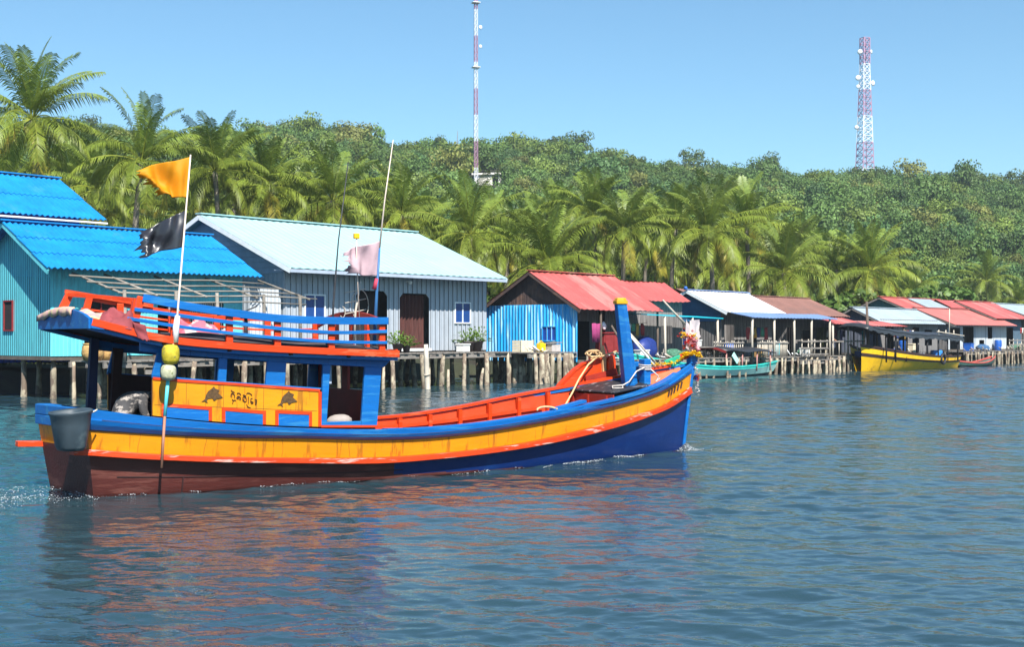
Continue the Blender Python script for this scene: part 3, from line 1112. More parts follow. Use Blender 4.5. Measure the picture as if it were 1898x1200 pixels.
# pole frame left of and before the house
fr = bthing("pole_frame", "grey bamboo drying frame of poles before the teal house under the blue eave", "pole frame", -17.1, 1.5)
for x in (0.6, 1.9, 4.05, 6.4, 9.0):
    MB().tube([(x, -0.45, 4.62), (x + 0.55, -3.1, 3.78)], 0.045, 6).build("rafter_pole", POLE_G, fr, smooth=True)
for y, z, a, b in ((-0.95, 4.5, 0.2, 8.9), (-1.8, 4.26, 0.4, 9.3), (-2.5, 4.05, 0.7, 9.5), (-3.0, 3.86, 0.9, 10.0), (-3.05, 3.62, 0.9, 9.4), (-3.0, 3.0, 5.2, 9.3)):
    MB().tube([(a, y, z), (a*0.65 + b*0.35, y + 0.05, z - 0.07), (a*0.3 + b*0.7, y - 0.03, z + 0.02), (b, y, z - 0.04)], [0.042, 0.038, 0.034, 0.027], 6).build("cross_pole", POLE_G, fr, smooth=True)
for x in (1.15, 3.3, 5.1, 7.3, 9.1):
    MB().tube([(x, -3.05, 1.4), (x + 0.03, -3.03, 2.6), (x - 0.02, -3.05, 3.95)], [0.085, 0.075, 0.065], 7).build("post", POLE_G, fr, smooth=True)
pier("plank_pier", "rough plank pier before the teal house, baskets standing on it", -16.3, -1.0 + 0.0, 9.6, 2.55, 1.42, 9, 3, 31)
for x, y, s, lb in ((0.95, -1.25, 1.2, "large round wicker basket on the pier before the teal house"), (1.62, -0.95, 0.95, "narrow upright wicker basket beside the larger round basket")):
    b = bthing("wicker_basket", lb, "basket", -17.1 + x, 1.5 + y, 1.43)
    MB().lathe([(0.02, 0), (0.27*s, 0.0), (0.33*s, 0.25), (0.30*s, 0.5), (0.26*s, 0.58), (0.24*s, 0.55), (0.27*s, 0.3), (0.2*s, 0.1), (0.02, 0.08)]).build("body", WICKER, b, smooth=True)
    MB().lathe([(0.265*s, 0.57), (0.30*s, 0.59), (0.265*s, 0.62), (0.25*s, 0.59), (0.265*s, 0.57)]).build("rim", WICKER, b, smooth=True)
sp = bthing("mooring_pile", "tall pale pile with a lashed crosspiece at the end of the teal house pier", "pile", -17.1 + 2.75, 1.5 - 2.5)
pile(sp, 0, 0, -1.9, 2.3, 0.11, rn, "pile")
MB().beam((-0.5, -0.12, 1.0), (0.6, -0.12, 0.98), 0.07, 0.16).build("crosspiece", PLANK, sp)
# whitish wall screen at the right end, between teal house and grey house
sc_ = bthing("sheet_fence", "pale ribbed metal screen between the teal house and the grey house", "fence", -8.4, 1.2)
mb = MB()
wall(mb, (0, 0), (1, 0), 1.6, 1.5, 4.3, 0.2, 0.045, (), 'sin')
mb.build("sheet", M("pale_sheet", (0.44, 0.47, 0.50), 0.55, 0.15, 1, st=(5, 5, 0.5)), sc_)
MB().beam((0, 0.06, 1.6), (1.6, 0.06, 1.6), 0.06, 0.08).build("rail", PLANK, sc_)
MB().beam((0, 0.06, 4.0), (1.6, 0.06, 4.0), 0.06, 0.08).build("rail", PLANK, sc_)

# ---------------------------------------------------------------- house: taller blue-roofed house behind
h = bthing("stilt_house", "taller navy house behind the teal house, under its own bright blue roof", "house", -22.0, 9.0)
L0 = 10.4
mb = MB()
wall(mb, (0, 0), (1, 0), L0, 1.2, 7.65, 0.25, 0.02, (), 'board')
wall(mb, (L0, 0), (0, 1), 6, 1.2, gable_fn(0, -1, 7.3, 3, 9.4, 7, 7.3), 0.25, 0.02, (), 'board', nrm=(1, 0))
wall(mb, (0, 6), (0, -1), 6, 1.2, lambda s: gable_fn(0, -1, 7.3, 3, 9.4, 7, 7.3)(6 - s), 0.25, 0.02, (), 'board', nrm=(-1, 0))
mb.build("wall", NAVY, h)
MB().box(0, L0, 6.0, 6.1, 1.2, 7.5).build("back_wall", NAVY, h)
mb = MB()
roof(mb, -0.5, L0 + 0.75, -1.0, 7.32, 3.0, 9.45, 0.245, 0.038, 2)
roof(mb, -0.5, L0 + 0.75, 7.0, 7.32, 3.0, 9.45, 0.245, 0.038, 1)
ro = mb.build("roof", BLUE_ROOF, h)
MB().strip([(-0.5, 3.0, 9.5), (L0 + 0.78, 3.0, 9.5)], 0.34, 0.05).build("ridge_cap", BLUE_ROOF, ro)
MB().beam((-0.5, -1.03, 7.20), (L0 + 0.75, -1.03, 7.20), 0.04, 0.07).build("eave_board", WHITE, ro)

# ---------------------------------------------------------------- house: long grey-blue house with the pale turquoise roof
h = bthing("stilt_house", "long grey-blue ribbed metal house with a pale turquoise roof and two doorways", "house", -6.66, 1.1)
L2, zf, ze, zr = 12.6, 1.68, 5.15, 7.75
W2 = 10.6
gf = gable_fn(0, -1.1, ze, 5.3, zr, 11.7, ze, 0.08)
mb = MB()
d1, d2 = (4.0, 5.9, zf, 4.36), (6.66, 8.6, zf, 4.30)
w1, w2 = (1.08, 2.13, 3.05, 4.06), (10.35, 11.37, 2.98, 3.9)
wall(mb, (0, 0), (1, 0), L2, zf - 0.05, 5.55, 0.30, 0.028, [d1, d2, w1, w2], 'rib')
mb.build("front_wall", GREY_W, h)
mb = MB()
wall(mb, (0, W2), (0, -1), W2, zf - 0.05, 5.0, 0.30, 0.028, (), 'rib', nrm=(-1, 0))
mb.build("end_wall", GREY_W, h)
mb = MB()
wall(mb, (L2, 0), (0, 1), W2, zf - 0.05, gf, 0.30, 0.028, (), 'rib', nrm=(1, 0))
mb.build("end_wall", GREY_W, h)
mb = MB()
siding(mb, (0, 0), (0, 1), lambda z: max(0, (z + 0.08 - ze)/(zr - ze)*6.4 - 1.1), lambda z: min(W2, 11.7 - (z + 0.08 - ze)/(zr - ze)*6.4), 5.0, 7.55, 0.25, 0.03, nrm=(-1, 0))
mb.build("gable_boards", GREY_BOARD, h)
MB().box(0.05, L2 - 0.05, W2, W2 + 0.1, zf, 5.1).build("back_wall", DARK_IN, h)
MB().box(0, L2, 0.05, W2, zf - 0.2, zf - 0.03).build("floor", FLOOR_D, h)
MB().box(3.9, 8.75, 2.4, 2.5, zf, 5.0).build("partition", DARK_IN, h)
for (a, b, c, d) in (d1, d2):
    k = 0.22
    for x, q in ((a, 1), (b, -1)):                     # clipped upper corners of the doorways
        MB().prism([(x, 0.03, d), (x + q*k, 0.03, d), (x, 0.03, d - k)], (0, -0.05, 0)).build("door_corner", GREY_W, h)
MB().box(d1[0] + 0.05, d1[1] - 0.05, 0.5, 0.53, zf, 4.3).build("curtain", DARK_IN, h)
mb = MB()
rows = [[(d2[0] + (d2[1] - d2[0])*i/40, 0.30 + 0.05*math.sin(i*1.3) + 0.02*math.sin(i*0.5), z) for i in range(41)] for z in (zf + 0.05, 4.25)]
mb.grid(rows).build("curtain", DOOR_RED, h)
MB().box(d2[0] - 0.08, d2[1] + 0.08, -0.10, 0.06, zf - 0.06, zf + 0.06).build("door_sill", WHITE, h)
window(h, w1[0], w1[1], w1[2], w1[3], 0.0)
window(h, w2[0], w2[1], w2[2], w2[3], 0.0)
mb = MB()
roof(mb, -0.62, L2 + 0.32, -1.1, ze, 5.3, zr, 0.42, 0.016, 1)
roof(mb, -0.62, L2 + 0.32, 11.7, ze, 5.3, zr, 0.42, 0.016, 1)
ro = mb.build("roof", PALE_ROOF, h)
MB().strip([(-0.64, 5.3, zr + 0.04), (L2 + 0.34, 5.3, zr + 0.04)], 0.4, 0.05).build("ridge_cap", PALE_ROOF, ro)
for yy in (-1.1, 11.7):
    for xx in (-0.60, L2 + 0.30):
        MB().beam((xx, yy, ze - 0.13), (xx, 5.3, zr - 0.13), 0.05, 0.2).build("barge_board", WHITE, ro)
MB().beam((-0.6, -1.08, ze - 0.12), (L2 + 0.3, -1.08, ze - 0.12), 0.05, 0.14).build("eave_board", GREY_BOARD, ro)
MB().box(-0.55, L2 + 0.25, -1.0, 0.03, ze - 0.08, ze - 0.05).build("soffit", GREY_BOARD, ro)
lp = MB().tube([(7.1, 0.0, 4.85), (7.1, -0.25, 4.85)], 0.03, 6)
lp.ball((7.1, -0.28, 4.80), 0.09).build("wall_lamp", WHITE, h)
rn = random.Random(8)
for i in range(8):
    for j in range(3):
        pile(h, 0.3 + (L2 - 0.6)*i/7 + rn.uniform(-.2, .2), 0.5 + 3*j, -1.9, zf - 0.2, 0.13, rn)
pier("plank_pier", "long plank pier on stilts along the front of the grey house", -6.9, -0.75, 12.6, 1.85, 1.56, 9, 2, 33)
pier("plank_pier", "lower plank pier crowded with thick stubby piles between grey house and blue shed", 5.75, -2.0, 3.5, 3.4, 1.52, 9, 3, 35, r=0.15)
mp = bthing("mooring_pile", "tall bare mooring pile standing in the water before the dark red doorway", "pile", -1.55, -2.2)
pile(mp, 0, 0, -1.9, 1.95, 0.125, rn, "pile", POLE)
MB().tube([(0.30, 0.15, -1.9), (0.26, 0.12, 0.95)], [0.12, 0.09], 8).build("stub", PILE, mp, smooth=True)
MB().tube([(0.14*math.cos(a) + 0.05, 0.14*math.sin(a), 0.62 + 0.02*math.sin(3*a)) for a in [i*0.4 for i in range(17)]], 0.025, 5).build("rope", POLE, mp, smooth=True)

def potted(t, w, z, pots, label, seed, r=0.3, hgt=0.5):
    o = bthing("potted_plant", label, "plant", t, w, z)
    for x, s in pots:
        MB().lathe([(0.01, 0), (0.16*s, 0), (0.24*s, 0.36*s), (0.27*s, 0.38*s), (0.26*s, 0.42*s), (0.22*s, 0.40*s), (0.2*s, 0.34*s), (0.01, 0.33*s)], (x, 0, 0)).build("pot", TERRA, o, smooth=True)
    g = random.Random(seed)
    mb = MB()
    for x, s in pots:
        for i in range(110):
            a, e = g.uniform(0, 6.28), g.uniform(0.1, 1.4)
            l = g.uniform(0.2, 0.55)*s*hgt/0.5
            p = Vector((x + r*0.3*math.cos(a)*g.random(), r*0.3*math.sin(a)*g.random(), 0.36*s))
            d = Vector((math.cos(a)*math.cos(e), math.sin(a)*math.cos(e), math.sin(e)))
            q = p + d*l
            b = Vector((-d.y, d.x, 0)).normalized()*0.05
            t2 = q + Vector((d.x, d.y, -0.3))*0.16
            mb.add([q - d*0.12, q + b, t2, q - b], [(0, 1, 2, 3)])
            if i % 4 == 0:
                mb.tube([p, q], 0.006, 4)
    mb.build("foliage", POT_LEAF, o)
    return o

potted(-1.35, -0.2, 1.57, ((0, 1.0), (0.55, 0.8)), "spindly potted plant in front of the dark red doorway", 3, 0.5, 0.62)
potted(3.85, 0.25, 1.57, ((-0.1, 1.15), (0.5, 1.25)), "pair of dark pots with a bushy green plant under the right window", 4, 0.4, 0.6)
b = bthing("storage_crate", "cream crate on the low pier against the blue shed", "crate", 7.05, -0.3, 1.53)
mb = MB()
for i in range(4):
    z = i*0.145
    mb.box(-0.42, 0.42, -0.30, -0.26, z, z + 0.13)
    mb.box(-0.42, 0.42, 0.26, 0.30, z, z + 0.13)
    mb.box(-0.42, -0.38, -0.26, 0.26, z, z + 0.13)
    mb.box(0.38, 0.42, -0.26, 0.26, z, z + 0.13)
mb.box(-0.38, 0.38, -0.26, 0.26, 0.01, 0.04)
mb.build("slats", CRATE, b)
MB().box(-0.46, -0.42, -0.33, -0.3, 0, 0.6).box(0.42, 0.46, -0.33, -0.3, 0, 0.6).build("corner_post", CRATE, b)
b = bthing("jerry_can", "bright yellow plastic can on the low pier beside the cream crate", "can", 7.95, -0.75, 1.53)
MB().box(-0.2, 0.2, -0.15, 0.15, 0, 0.42).box(-0.13, 0.13, -0.1, 0.1, 0.42, 0.47).build("body", YELLOW_PL, b, bevel=0.04)
MB().tube([(-0.1, 0, 0.46), (-0.06, 0, 0.54), (0.06, 0, 0.54), (0.1, 0, 0.46)], 0.025, 6).build("handle", YELLOW_PL, b, smooth=True)
b = bthing("storage_crate", "greyish box with a crooked lid on the low pier, right of the yellow can", "crate", 8.55, -1.0, 1.53)
MB().box(-0.34, 0.34, -0.25, 0.25, 0, 0.38).build("body", M("greyish_box", (0.42, 0.38, 0.36), 0.8, 0.2), b, bevel=0.02)
MB().prism([(-0.4, -0.3, 0.40), (0.42, -0.3, 0.45), (0.42, 0.3, 0.45), (-0.4, 0.3, 0.40)], (0, 0, 0.04)).build("lid", PLANK, b)

# ---------------------------------------------------------------- house: blue-walled shed with the red roof
h = bthing("stilt_house", "shed with a bright blue sheet gable wall, rusty gable and long red roof", "house", 9.4, -1.9)
ze, zr, yr_, yB = 3.86, 5.67, 2.95, 6.2
gf = gable_fn(0, -0.1, ze, yr_, zr, 6.1, ze, 0.06)
mb = MB()
wall(mb, (0, yB), (0, -1), yB, 1.02, 3.93, 0.21, 0.04, [(3.95, 4.9, 2.45, 2.62)], 'sin', nrm=(-1, 0))
mb.build("blue_wall", SHED_BLUE, h)
mb = MB()
wall(mb, (0.05, yB), (0, -1), yB, 3.85, lambda s: gf(yB - s), 0.25, 0.01, (), 'board', nrm=(-1, 0))
mb.build("gable_boards", RUST, h)
window(h, 1.32, 2.2, 2.1, 2.78, -0.03, SHED_BLUE, NAVY, 3, 'y', -1, 0.05)
mb = MB()
roof(mb, -0.32, 6.9, -0.45, ze - 0.2, yr_, zr, 0.45, 0.02, 1, 0.03, wob=0.012, seed=2)
roof(mb, -0.32, 6.9, 6.6, ze - 0.2, yr_, zr, 0.45, 0.02, 1)
ro = mb.build("roof", RED_ROOF, h)
mb = MB()
roof(mb, 6.75, 11.9, 1.15, ze + 0.42, yr_, zr - 0.22, 0.45, 0.02, 1, 0.05, wob=0.02, seed=5)
roof(mb, 6.75, 11.9, 6.6, ze - 0.36, yr_, zr - 0.22, 0.45, 0.02, 1)
r2 = mb.build("roof", RED_ROOF, h)
MB().strip([(-0.34, yr_, zr + 0.04), (6.9, yr_, zr + 0.03)], 0.3, 0.04).build("ridge_cap", RED_ROOF, ro)
mb = MB()
mb.beam((-0.28, -0.4, ze - 0.33), (-0.28, yr_, zr - 0.12), 0.05, 0.16)
mb.build("barge_board", RUST, ro)
mb = MB()
mb.beam((-0.28, 6.55, ze - 0.33), (-0.28, yr_, zr - 0.12), 0.05, 0.16)
mb.build("barge_board", RUST, ro)
mb = MB()
wall(mb, (0.15, 2.0), (1, 0), 4.2, 1.1, 4.6, 0.25, 0.02, [(1.6, 3.4, 1.1, 3.1)], 'board')
wall(mb, (4.4, 1.6), (1, 0), 7.3, 1.1, 4.3, 0.22, 0.02, [(1.2, 2.2, 1.1, 3.0), (5.2, 6.3, 1.9, 2.9)], 'board')
mb.build("inner_wall", PLANK_V, h)
MB().box(0.1, 11.7, 5.6, 5.7, 1.1, 4).build("back_wall", DARK_IN, h)
MB().box(0.02, 13.0, -0.05, 5.9, 0.95, 1.08).build("floor", FLOOR_D, h)
for x in (1.6, 3.6, 6.6):
    MB().tube([(x, -0.25, 0.9), (x + 0.03, -0.24, 2.4), (x, -0.25, ze - 0.2)], 0.06, 7).build("post", DARKPOLE if x < 9 else POLE, h, smooth=True)
for i in range(8):
    for j in range(3):
        pile(h, 0.3 + 12.5*i/7 + rn.uniform(-.2, .2), 0.1 + 2.6*j, -1.9, 1.0, 0.11, rn)
MB().tube([(8.1, -1.0, 3.0), (7.5, -0.7, 3.6), (6.6, -0.6, 4.25)], [0.07, 0.06, 0.04], 7).build("crooked_pole", POLE, h, smooth=True)
pier("plank_pier", "littered plank pier in front of the red roof's open porch", 10.6, -3.5, 12.6, 1.75, 1.12, 9, 2, 37)
cb = bthing("cupboard", "dark red wooden cupboard standing on the porch under the red roof", "cupboard", 12.0, -1.9, 1.1)
MB().box(-0.75, 0.75, -0.3, 0.3, 0.06, 1.35).build("body", MAROON, cb, bevel=0.02)
MB().box(-0.82, 0.82, -0.36, 0.36, 1.35, 1.42).build("top", MAROON, cb)
for s in (-1, 1):
    MB().box(min(0.03*s, 0.68*s), max(0.03*s, 0.68*s), -0.33, -0.302, 0.15, 1.27).build("door", MAROON, cb, bevel=0.01)
dd = bthing("round_dish", "round pale metal lid hanging above the dark red cupboard", "lid", 12.0, -1.6, 2.85, rz=0.2)
MB().lathe([(0.01, 0.06), (0.16, 0.05), (0.23, 0.0), (0.22, -0.03), (0.01, 0.02)], n=18).build("lid", DISH, dd, smooth=True).rotation_euler = (R(82), 0, 0)
cl = bthing("hanging_cloth", "magenta cloth hung at the edge of the blue shed's porch", "cloth", 10.4, -2.1, 2.1)
MB().grid([[(i*0.08, 0.05*math.sin(i*1.4 + z), z + 0.02*math.sin(i)) for i in range(8)] for z in (-0.1, 0.4, 0.85)]).build("cloth", M("magenta_cloth", (0.26, 0.03, 0.12), 0.8, 0.2), cl, smooth=True).modifiers.new("thick", 'SOLIDIFY').thickness = 0.02
bl = bthing("blue_tarp_bundle", "dark blue tarpaulin heap on the porch behind the mooring post", "tarpaulin", 15.6, -1.6, 1.1)
MB().ball((0, 0, 0.45), 1.0, 14, 9, (1.0, 0.6, 0.75), jit=0.10, rng=random.Random(2)).build("bundle", M("navy_tarp", (0.012, 0.03, 0.17), 0.5, 0.3), bl, smooth=True)
for k, (a, b_, rr, lb, mt) in enumerate((((10.9, -2.9, 2.85), (11.9, -3.6, 0.85), 0.055, "brown pole leaning at the pier left of the cupboard", DARKPOLE),
                               ((12.2, -3.0, 2.45), (13.3, -3.9, 0.75), 0.055, "long white pole leaning over the pier before the cupboard", WHITE),
                               ((12.4, -2.8, 2.6), (13.7, -3.7, 0.9), 0.05, "bleached grey pole leaning beside the white pole", POLE))):
    A = Vector(bank(*a))
    Bq = Vector(bank(*b_))
    o = MB().tube([tuple(A), tuple((A + Bq)/2), tuple(Bq)], rr, 7).build("leaning_pole", mt, smooth=True)
    tag(o, lb, "pole")

def clutter(t0, t1, w, z, n, seed, label):
    """a heap of driftwood, sticks and nets on the deck"""
    o = bthing("scrap_heap", label, "scrap heap", t0, w, z)
    g = random.Random(seed)
    for k in range(n):
        x = g.uniform(0, t1 - t0)
        a = g.uniform(0, 3.14)
        l = g.uniform(0.25, 0.7)
        e = g.uniform(0, 0.8)
        p = (x, g.uniform(-.3, .3), g.uniform(0.03, 0.1))
        q = (x + l*math.cos(a)*math.cos(e), p[1] + 0.5*l*math.sin(a)*math.cos(e), p[2] + l*math.sin(e))
        MB().tube([p, q], g.uniform(0.02, 0.05), 6).build("stick", g.choice((POLE, PLANK, WHITE, DARKPOLE)), o, smooth=True)
    return o

clutter(15.4, 18.8, -2.6, 1.13, 26, 1, "heap of bleached sticks and scrap on the pier right of the blue mooring post")
clutter(10.8, 12.8, -2.7, 1.13, 12, 2, "scrap wood scattered on the pier at the blue shed's corner")
tb_ = bthing("work_table", "low plank table on the pier right of the mooring post", "table", 18.4, -2.9, 1.1)
planks(MB(), 0, 2.3, 0, 0.8, 0.62, 0.2, 0.05, 'x', rn).build("tabletop", PLANK, tb_)
for x in (0.1, 2.2):
    for y in (0.1, 0.7):
        MB().tube([(x, y, 0), (x, y, 0.58)], 0.045, 6).build("leg", POLE, tb_, smooth=True)

# ---------------------------------------------------------------- turquoise awning and the white-roofed house
aw = bthing("awning", "flat turquoise sheet awning on thin pale poles, left of the white-roofed house", "awning", 14.6, -2.75)
MB().prism([(-0.4, 0, 3.42), (7.5, 0.3, 3.30), (7.2, 1.9, 3.42), (0.3, 2.0, 3.52)], (0, 0, 0.05)).build("sheet", TURQ_TARP, aw)
for x, y in ((1.5, 0.15), (4.3, 0.25), (7.1, 0.40)):
    MB().tube([(x, y, 0.9), (x - 0.04, y, 2.1), (x - 0.06, y, 3.36)], 0.065, 7).build("post", POLE, aw, smooth=True)
h = bthing("stilt_house", "house with a white zinc roof and blue shingled gable over grey boards", "house", 24.8, -0.6)
ze, zr, yr_, yB = 3.75, 5.1, 2.15, 4.9
gf = gable_fn(0, -0.7, ze, yr_, zr, 5.0, ze, 0.06)
s0 = lambda z: max(0, (z + 0.08 - ze)/(zr - ze)*(yr_ + 0.7) - 0.7)
s1 = lambda z: min(yB, 5.0 - (z + 0.08 - ze)/(zr - ze)*(5.0 - yr_))
mb = MB()
siding(mb, (0, 0), (0, 1), s0, s1, 3.2, 5.0, 0.2, 0.035, nrm=(-1, 0))
mb.build("gable_shingles", BLUE_SHINGLE, h)
mb = MB()
wall(mb, (0.03, yB), (0, -1), yB, 1.05, 3.25, 0.2, 0.015, [(2.2, 3.3, 1.8, 2.8)], 'board', nrm=(-1, 0))
wall(mb, (0, 0.4), (1, 0), 6.6, 1.05, 4.1, 0.2, 0.015, [(1.0, 2.1, 1.05, 3.0), (3.6, 4.8, 1.9, 2.9)], 'board')
mb.build("plank_wall", PLANK_V, h)
window(h, yB - 3.3, yB - 2.2, 1.8, 2.8, 0.0, PLANK, WIN_BLUE, 2, 'y', -1, 0.05)
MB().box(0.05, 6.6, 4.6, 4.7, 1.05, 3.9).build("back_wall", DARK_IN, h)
MB().box(0, 6.6, -0.2, 4.7, 0.92, 1.04).build("floor", FLOOR_D, h)
mb = MB()
roof(mb, -0.5, 6.4, -0.75, ze, yr_, zr, 0.4, 0.015)
roof(mb, -0.5, 6.4, 5.05, ze, yr_, zr, 0.4, 0.015)
ro = mb.build("roof", WHITE_ROOF, h)
mb = MB()
mb.beam((-0.48, -0.7, ze - 0.1), (-0.48, yr_, zr - 0.1), 0.05, 0.16)
mb.build("barge_board", WHITE, ro)
mb = MB()
mb.beam((-0.48, 5.0, ze - 0.1), (-0.48, yr_, zr - 0.1), 0.05, 0.16)
mb.build("barge_board", WHITE, ro)
MB().strip([(-0.6, yr_, zr + 0.04), (6.4, yr_, zr + 0.04)], 0.25, 0.05).build("ridge_cap", PALEBLUE_TARP, ro)
MB().ball((-0.55, yr_, zr + 0.12), 0.12).build("finial", BLUE_PL, ro, smooth=True)
for i in range(5):
    for j in range(2):
        pile(h, 0.3 + 6*i/4, 0.1 + 3*j, -1.9, 0.95, 0.1, rn)
aw = bthing("awning", "long pale blue sheet lean-to along the white roof's eave, on thin posts", "awning", 24.6, -2.6)
mb = MB()
roof(mb, -0.1, 10.4, -0.35, 3.42, 1.15, 3.72, 0.4, 0.015, 1, wob=0.012, seed=3)
mb.build("sheet", PALEBLUE_TARP, aw)
for x in (0.1, 2.6, 5.0, 7.2, 9.6):
    MB().tube([(x, -0.2, 0.9), (x + rn.uniform(-.05, .05), -0.2, 2.2), (x, -0.2, 3.42)], 0.07, 7).build("post", POLE, aw, smooth=True)
pier("plank_pier", "plank pier with rails under the pale blue lean-to", 23.5, -2.9, 10.2, 2.3, 1.05, 9, 2, 41)

def railing(t, w, z, length, hgt, n, label, rails=2, seed=1, rz=0.0):
    g = random.Random(seed)
    o = bthing("railing", label, "railing", t, w, z, rz=rz)
    for i in range(n):
        x = length*i/(n - 1)
        MB().tube([(x, 0, -0.05), (x + g.uniform(-.04, .04), 0, hgt + g.uniform(0, .12))], 0.035, 6).build("post", POLE, o, smooth=True)
    for k in range(rails):
        z_ = hgt*(1 - k*0.42) - 0.03
        MB().beam((-0.1, -0.05, z_), (length + 0.1, -0.05, z_ + g.uniform(-.04, .04)), 0.04, 0.09).build("rail", PLANK, o)
    return o

railing(21.0, -2.55, 1.1, 3.0, 0.85, 14, "picket railing of bleached sticks under the turquoise awning", 2, 3)
railing(25.4, -2.75, 1.06, 3.4, 0.9, 22, "picket railing of close sticks before the grey plank wall", 1, 4)
railing(30.2, -3.0, 1.06, 3.2, 0.95, 5, "rail of three pale planks on the pier behind the turquoise boat's right end", 3, 5)
railing(34.2, -3.0, 1.1, 4.3, 0.9, 6, "sparse post railing before the porch where the person stands", 1, 6)
BL = bthing("barrel", "blue plastic barrel on the pier right of the bow's flowers", "barrel", 23.4, -2.0, 1.06)
MB().lathe([(0.01, 0), (0.26, 0), (0.28, 0.1), (0.29, 0.45), (0.28, 0.8), (0.25, 0.88), (0.01, 0.88)]).build("body", BLUE_PL, BL, smooth=True)
MB().lathe([(0.295, 0.28), (0.31, 0.31), (0.295, 0.34)]).lathe([(0.295, 0.55), (0.31, 0.58), (0.295, 0.61)]).build("hoop", BLUE_PL, BL, smooth=True)
clutter(20.6, 23.2, -2.2, 1.12, 14, 6, "scrap wood under the turquoise awning behind the bow flowers")
clutter(30.4, 33.6, -2.2, 1.06, 16, 7, "jumble of sticks and boxes on the pier behind the three-plank rail")

# ---------------------------------------------------------------- brown-roofed house and its porch
h = bthing("stilt_house", "dark plank house with a wide rusty brown roof and open porch", "house", 32.6, -0.6)
ze, zr, yr_, yB = 3.65, 4.95, 2.6, 5.4
mb = MB()
roof(mb, -1.6, 7.6, -0.6, ze, yr_, zr, 0.4, 0.018, 1, xr0=-0.1, xr1=7.7)
roof(mb, -0.1, 7.6, 5.9, ze, yr_, zr, 0.4, 0.018)
ro = mb.build("roof", BROWN_ROOF, h)
MB().strip([(-0.3, yr_, zr + 0.04), (7.7, yr_, zr + 0.04)], 0.25, 0.05).build("ridge_cap", BROWN_ROOF, ro)
MB().ball((-0.35, yr_, zr + 0.10), 0.13).build("finial", PALEBLUE_TARP, ro, smooth=True)
gf = gable_fn(0, -0.6, ze, yr_, zr, 5.9, ze, 0.06)
mb = MB()
wall(mb, (0, 0.6), (1, 0), 7.5, 1.05, 3.95, 0.2, 0.015, [(1.0, 2.2, 1.05, 2.9), (3.0, 4.1, 1.6, 2.7), (5.0, 7.2, 1.05, 2.9)], 'board')
wall(mb, (7.5, 0), (0, 1), 5.4, 1.05, gf, 0.2, 0.015, (), 'board', nrm=(1, 0))
wall(mb, (0, 5.4), (0, -1), 5.4, 1.05, lambda s: gf(5.4 - s), 0.2, 0.015, (), 'board', nrm=(-1, 0))
mb.build("plank_wall", PLANK_V, h)
window(h, 3.0, 4.1, 1.6, 2.7, 0.6, PLANK, DARK_IN, 1)
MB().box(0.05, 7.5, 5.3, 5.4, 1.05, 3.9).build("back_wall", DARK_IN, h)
MB().box(0, 7.5, -2.2, 5.3, 0.92, 1.04).build("floor", FLOOR_D, h)
for i in range(6):
    for j in range(3):
        pile(h, 0.2 + 7.1*i/5, -2.0 + 2.6*j, -1.9, 0.95, 0.1, rn)
aw = bthing("awning", "short red sheet awning below the brown roof, above the person's porch", "awning", 34.4, -2.9)
mb = MB()
roof(mb, 0, 4.6, -0.1, 3.12, 1.7, 3.55, 0.4, 0.015)
mb.build("sheet", RED_ROOF, aw)
for x in (0.1, 2.2, 4.5):
    MB().tube([(x, 0.05, 0.9), (x, 0.05, 3.1)], 0.07, 7).build("post", POLE, aw, smooth=True)
h = bthing("storage_roof", "second brown roof showing between the white roof and the palms", "house", 29.5, 3.2)
mb = MB()
roof(mb, 0, 8.2, 0.5, 4.6, 2.6, 5.45, 0.4, 0.018)
roof(mb, 0, 8.2, 4.8, 4.6, 2.6, 5.45, 0.4, 0.018)
mb.build("roof", BROWN_ROOF, h)
mb = MB()
wall(mb, (0.2, 0.7), (1, 0), 7.8, 1.2, 4.6, 0.25, 0.02, (), 'board')
mb.build("wall", PLANK_V, h)
h = bthing("storage_roof", "flat white metal sheet roof between the brown roofs, before a drooping palm", "house", 38.2, 4.6)
MB().prism([(0, 0, 4.75), (6.2, 0, 4.70), (6.2, 3.0, 5.05), (0, 3.0, 5.1)], (0, 0, 0.05)).build("roof", WHITE_ROOF, h)
mb = MB()
wall(mb, (0.1, 0.2), (1, 0), 6, 1.2, 4.7, 0.25, 0.02, (), 'board')
mb.build("wall", PLANK_V, h)
# tall post at the brown house's right corner
tp = bthing("mooring_pile", "tall dark post rising past the brown roof's right corner", "pile", 38.6, -3.3)
MB().tube([(0, 0, -1.9), (-0.05, 0, 2.0), (-0.25, 0, 4.6)], [0.13, 0.11, 0.08], 8).build("pile", DARKPOLE, tp, smooth=True)

# laundry hanging on the porch
CL = [("white_cloth", (0.6, 0.58, 0.55)), ("lilac_cloth", (0.28, 0.24, 0.45)), ("slate_cloth", (0.08, 0.09, 0.14)), ("rose_cloth", (0.32, 0.13, 0.14))]
for k in range(7):
    o = bthing("hanging_shirt", ["white shirt", "lilac shirt", "dark slate shirt", "rose shirt"][k % 4] + " on the porch line, " + ["first from the left", "second from the left", "third from the left", "middle one", "third from the right", "second from the right", "last at the right"][k], "shirt", 36.2 + 0.37*k, -1.6, 2.55, "shirts on the porch line under the red awning")
    hh = 0.45 + 0.3*((k*7) % 3)/2
    MB().grid([[(0.30*i/6 - 0.15*(0.8 if r == 0 else 1), 0.03*math.sin(i*2 + k), 0.15 - hh*r/3) for i in range(7)] for r in range(4)]).build("shirt", M(CL[k % 4][0], CL[k % 4][1], 0.85, 0.2), o, smooth=True).modifiers.new("thick", 'SOLIDIFY').thickness = 0.03

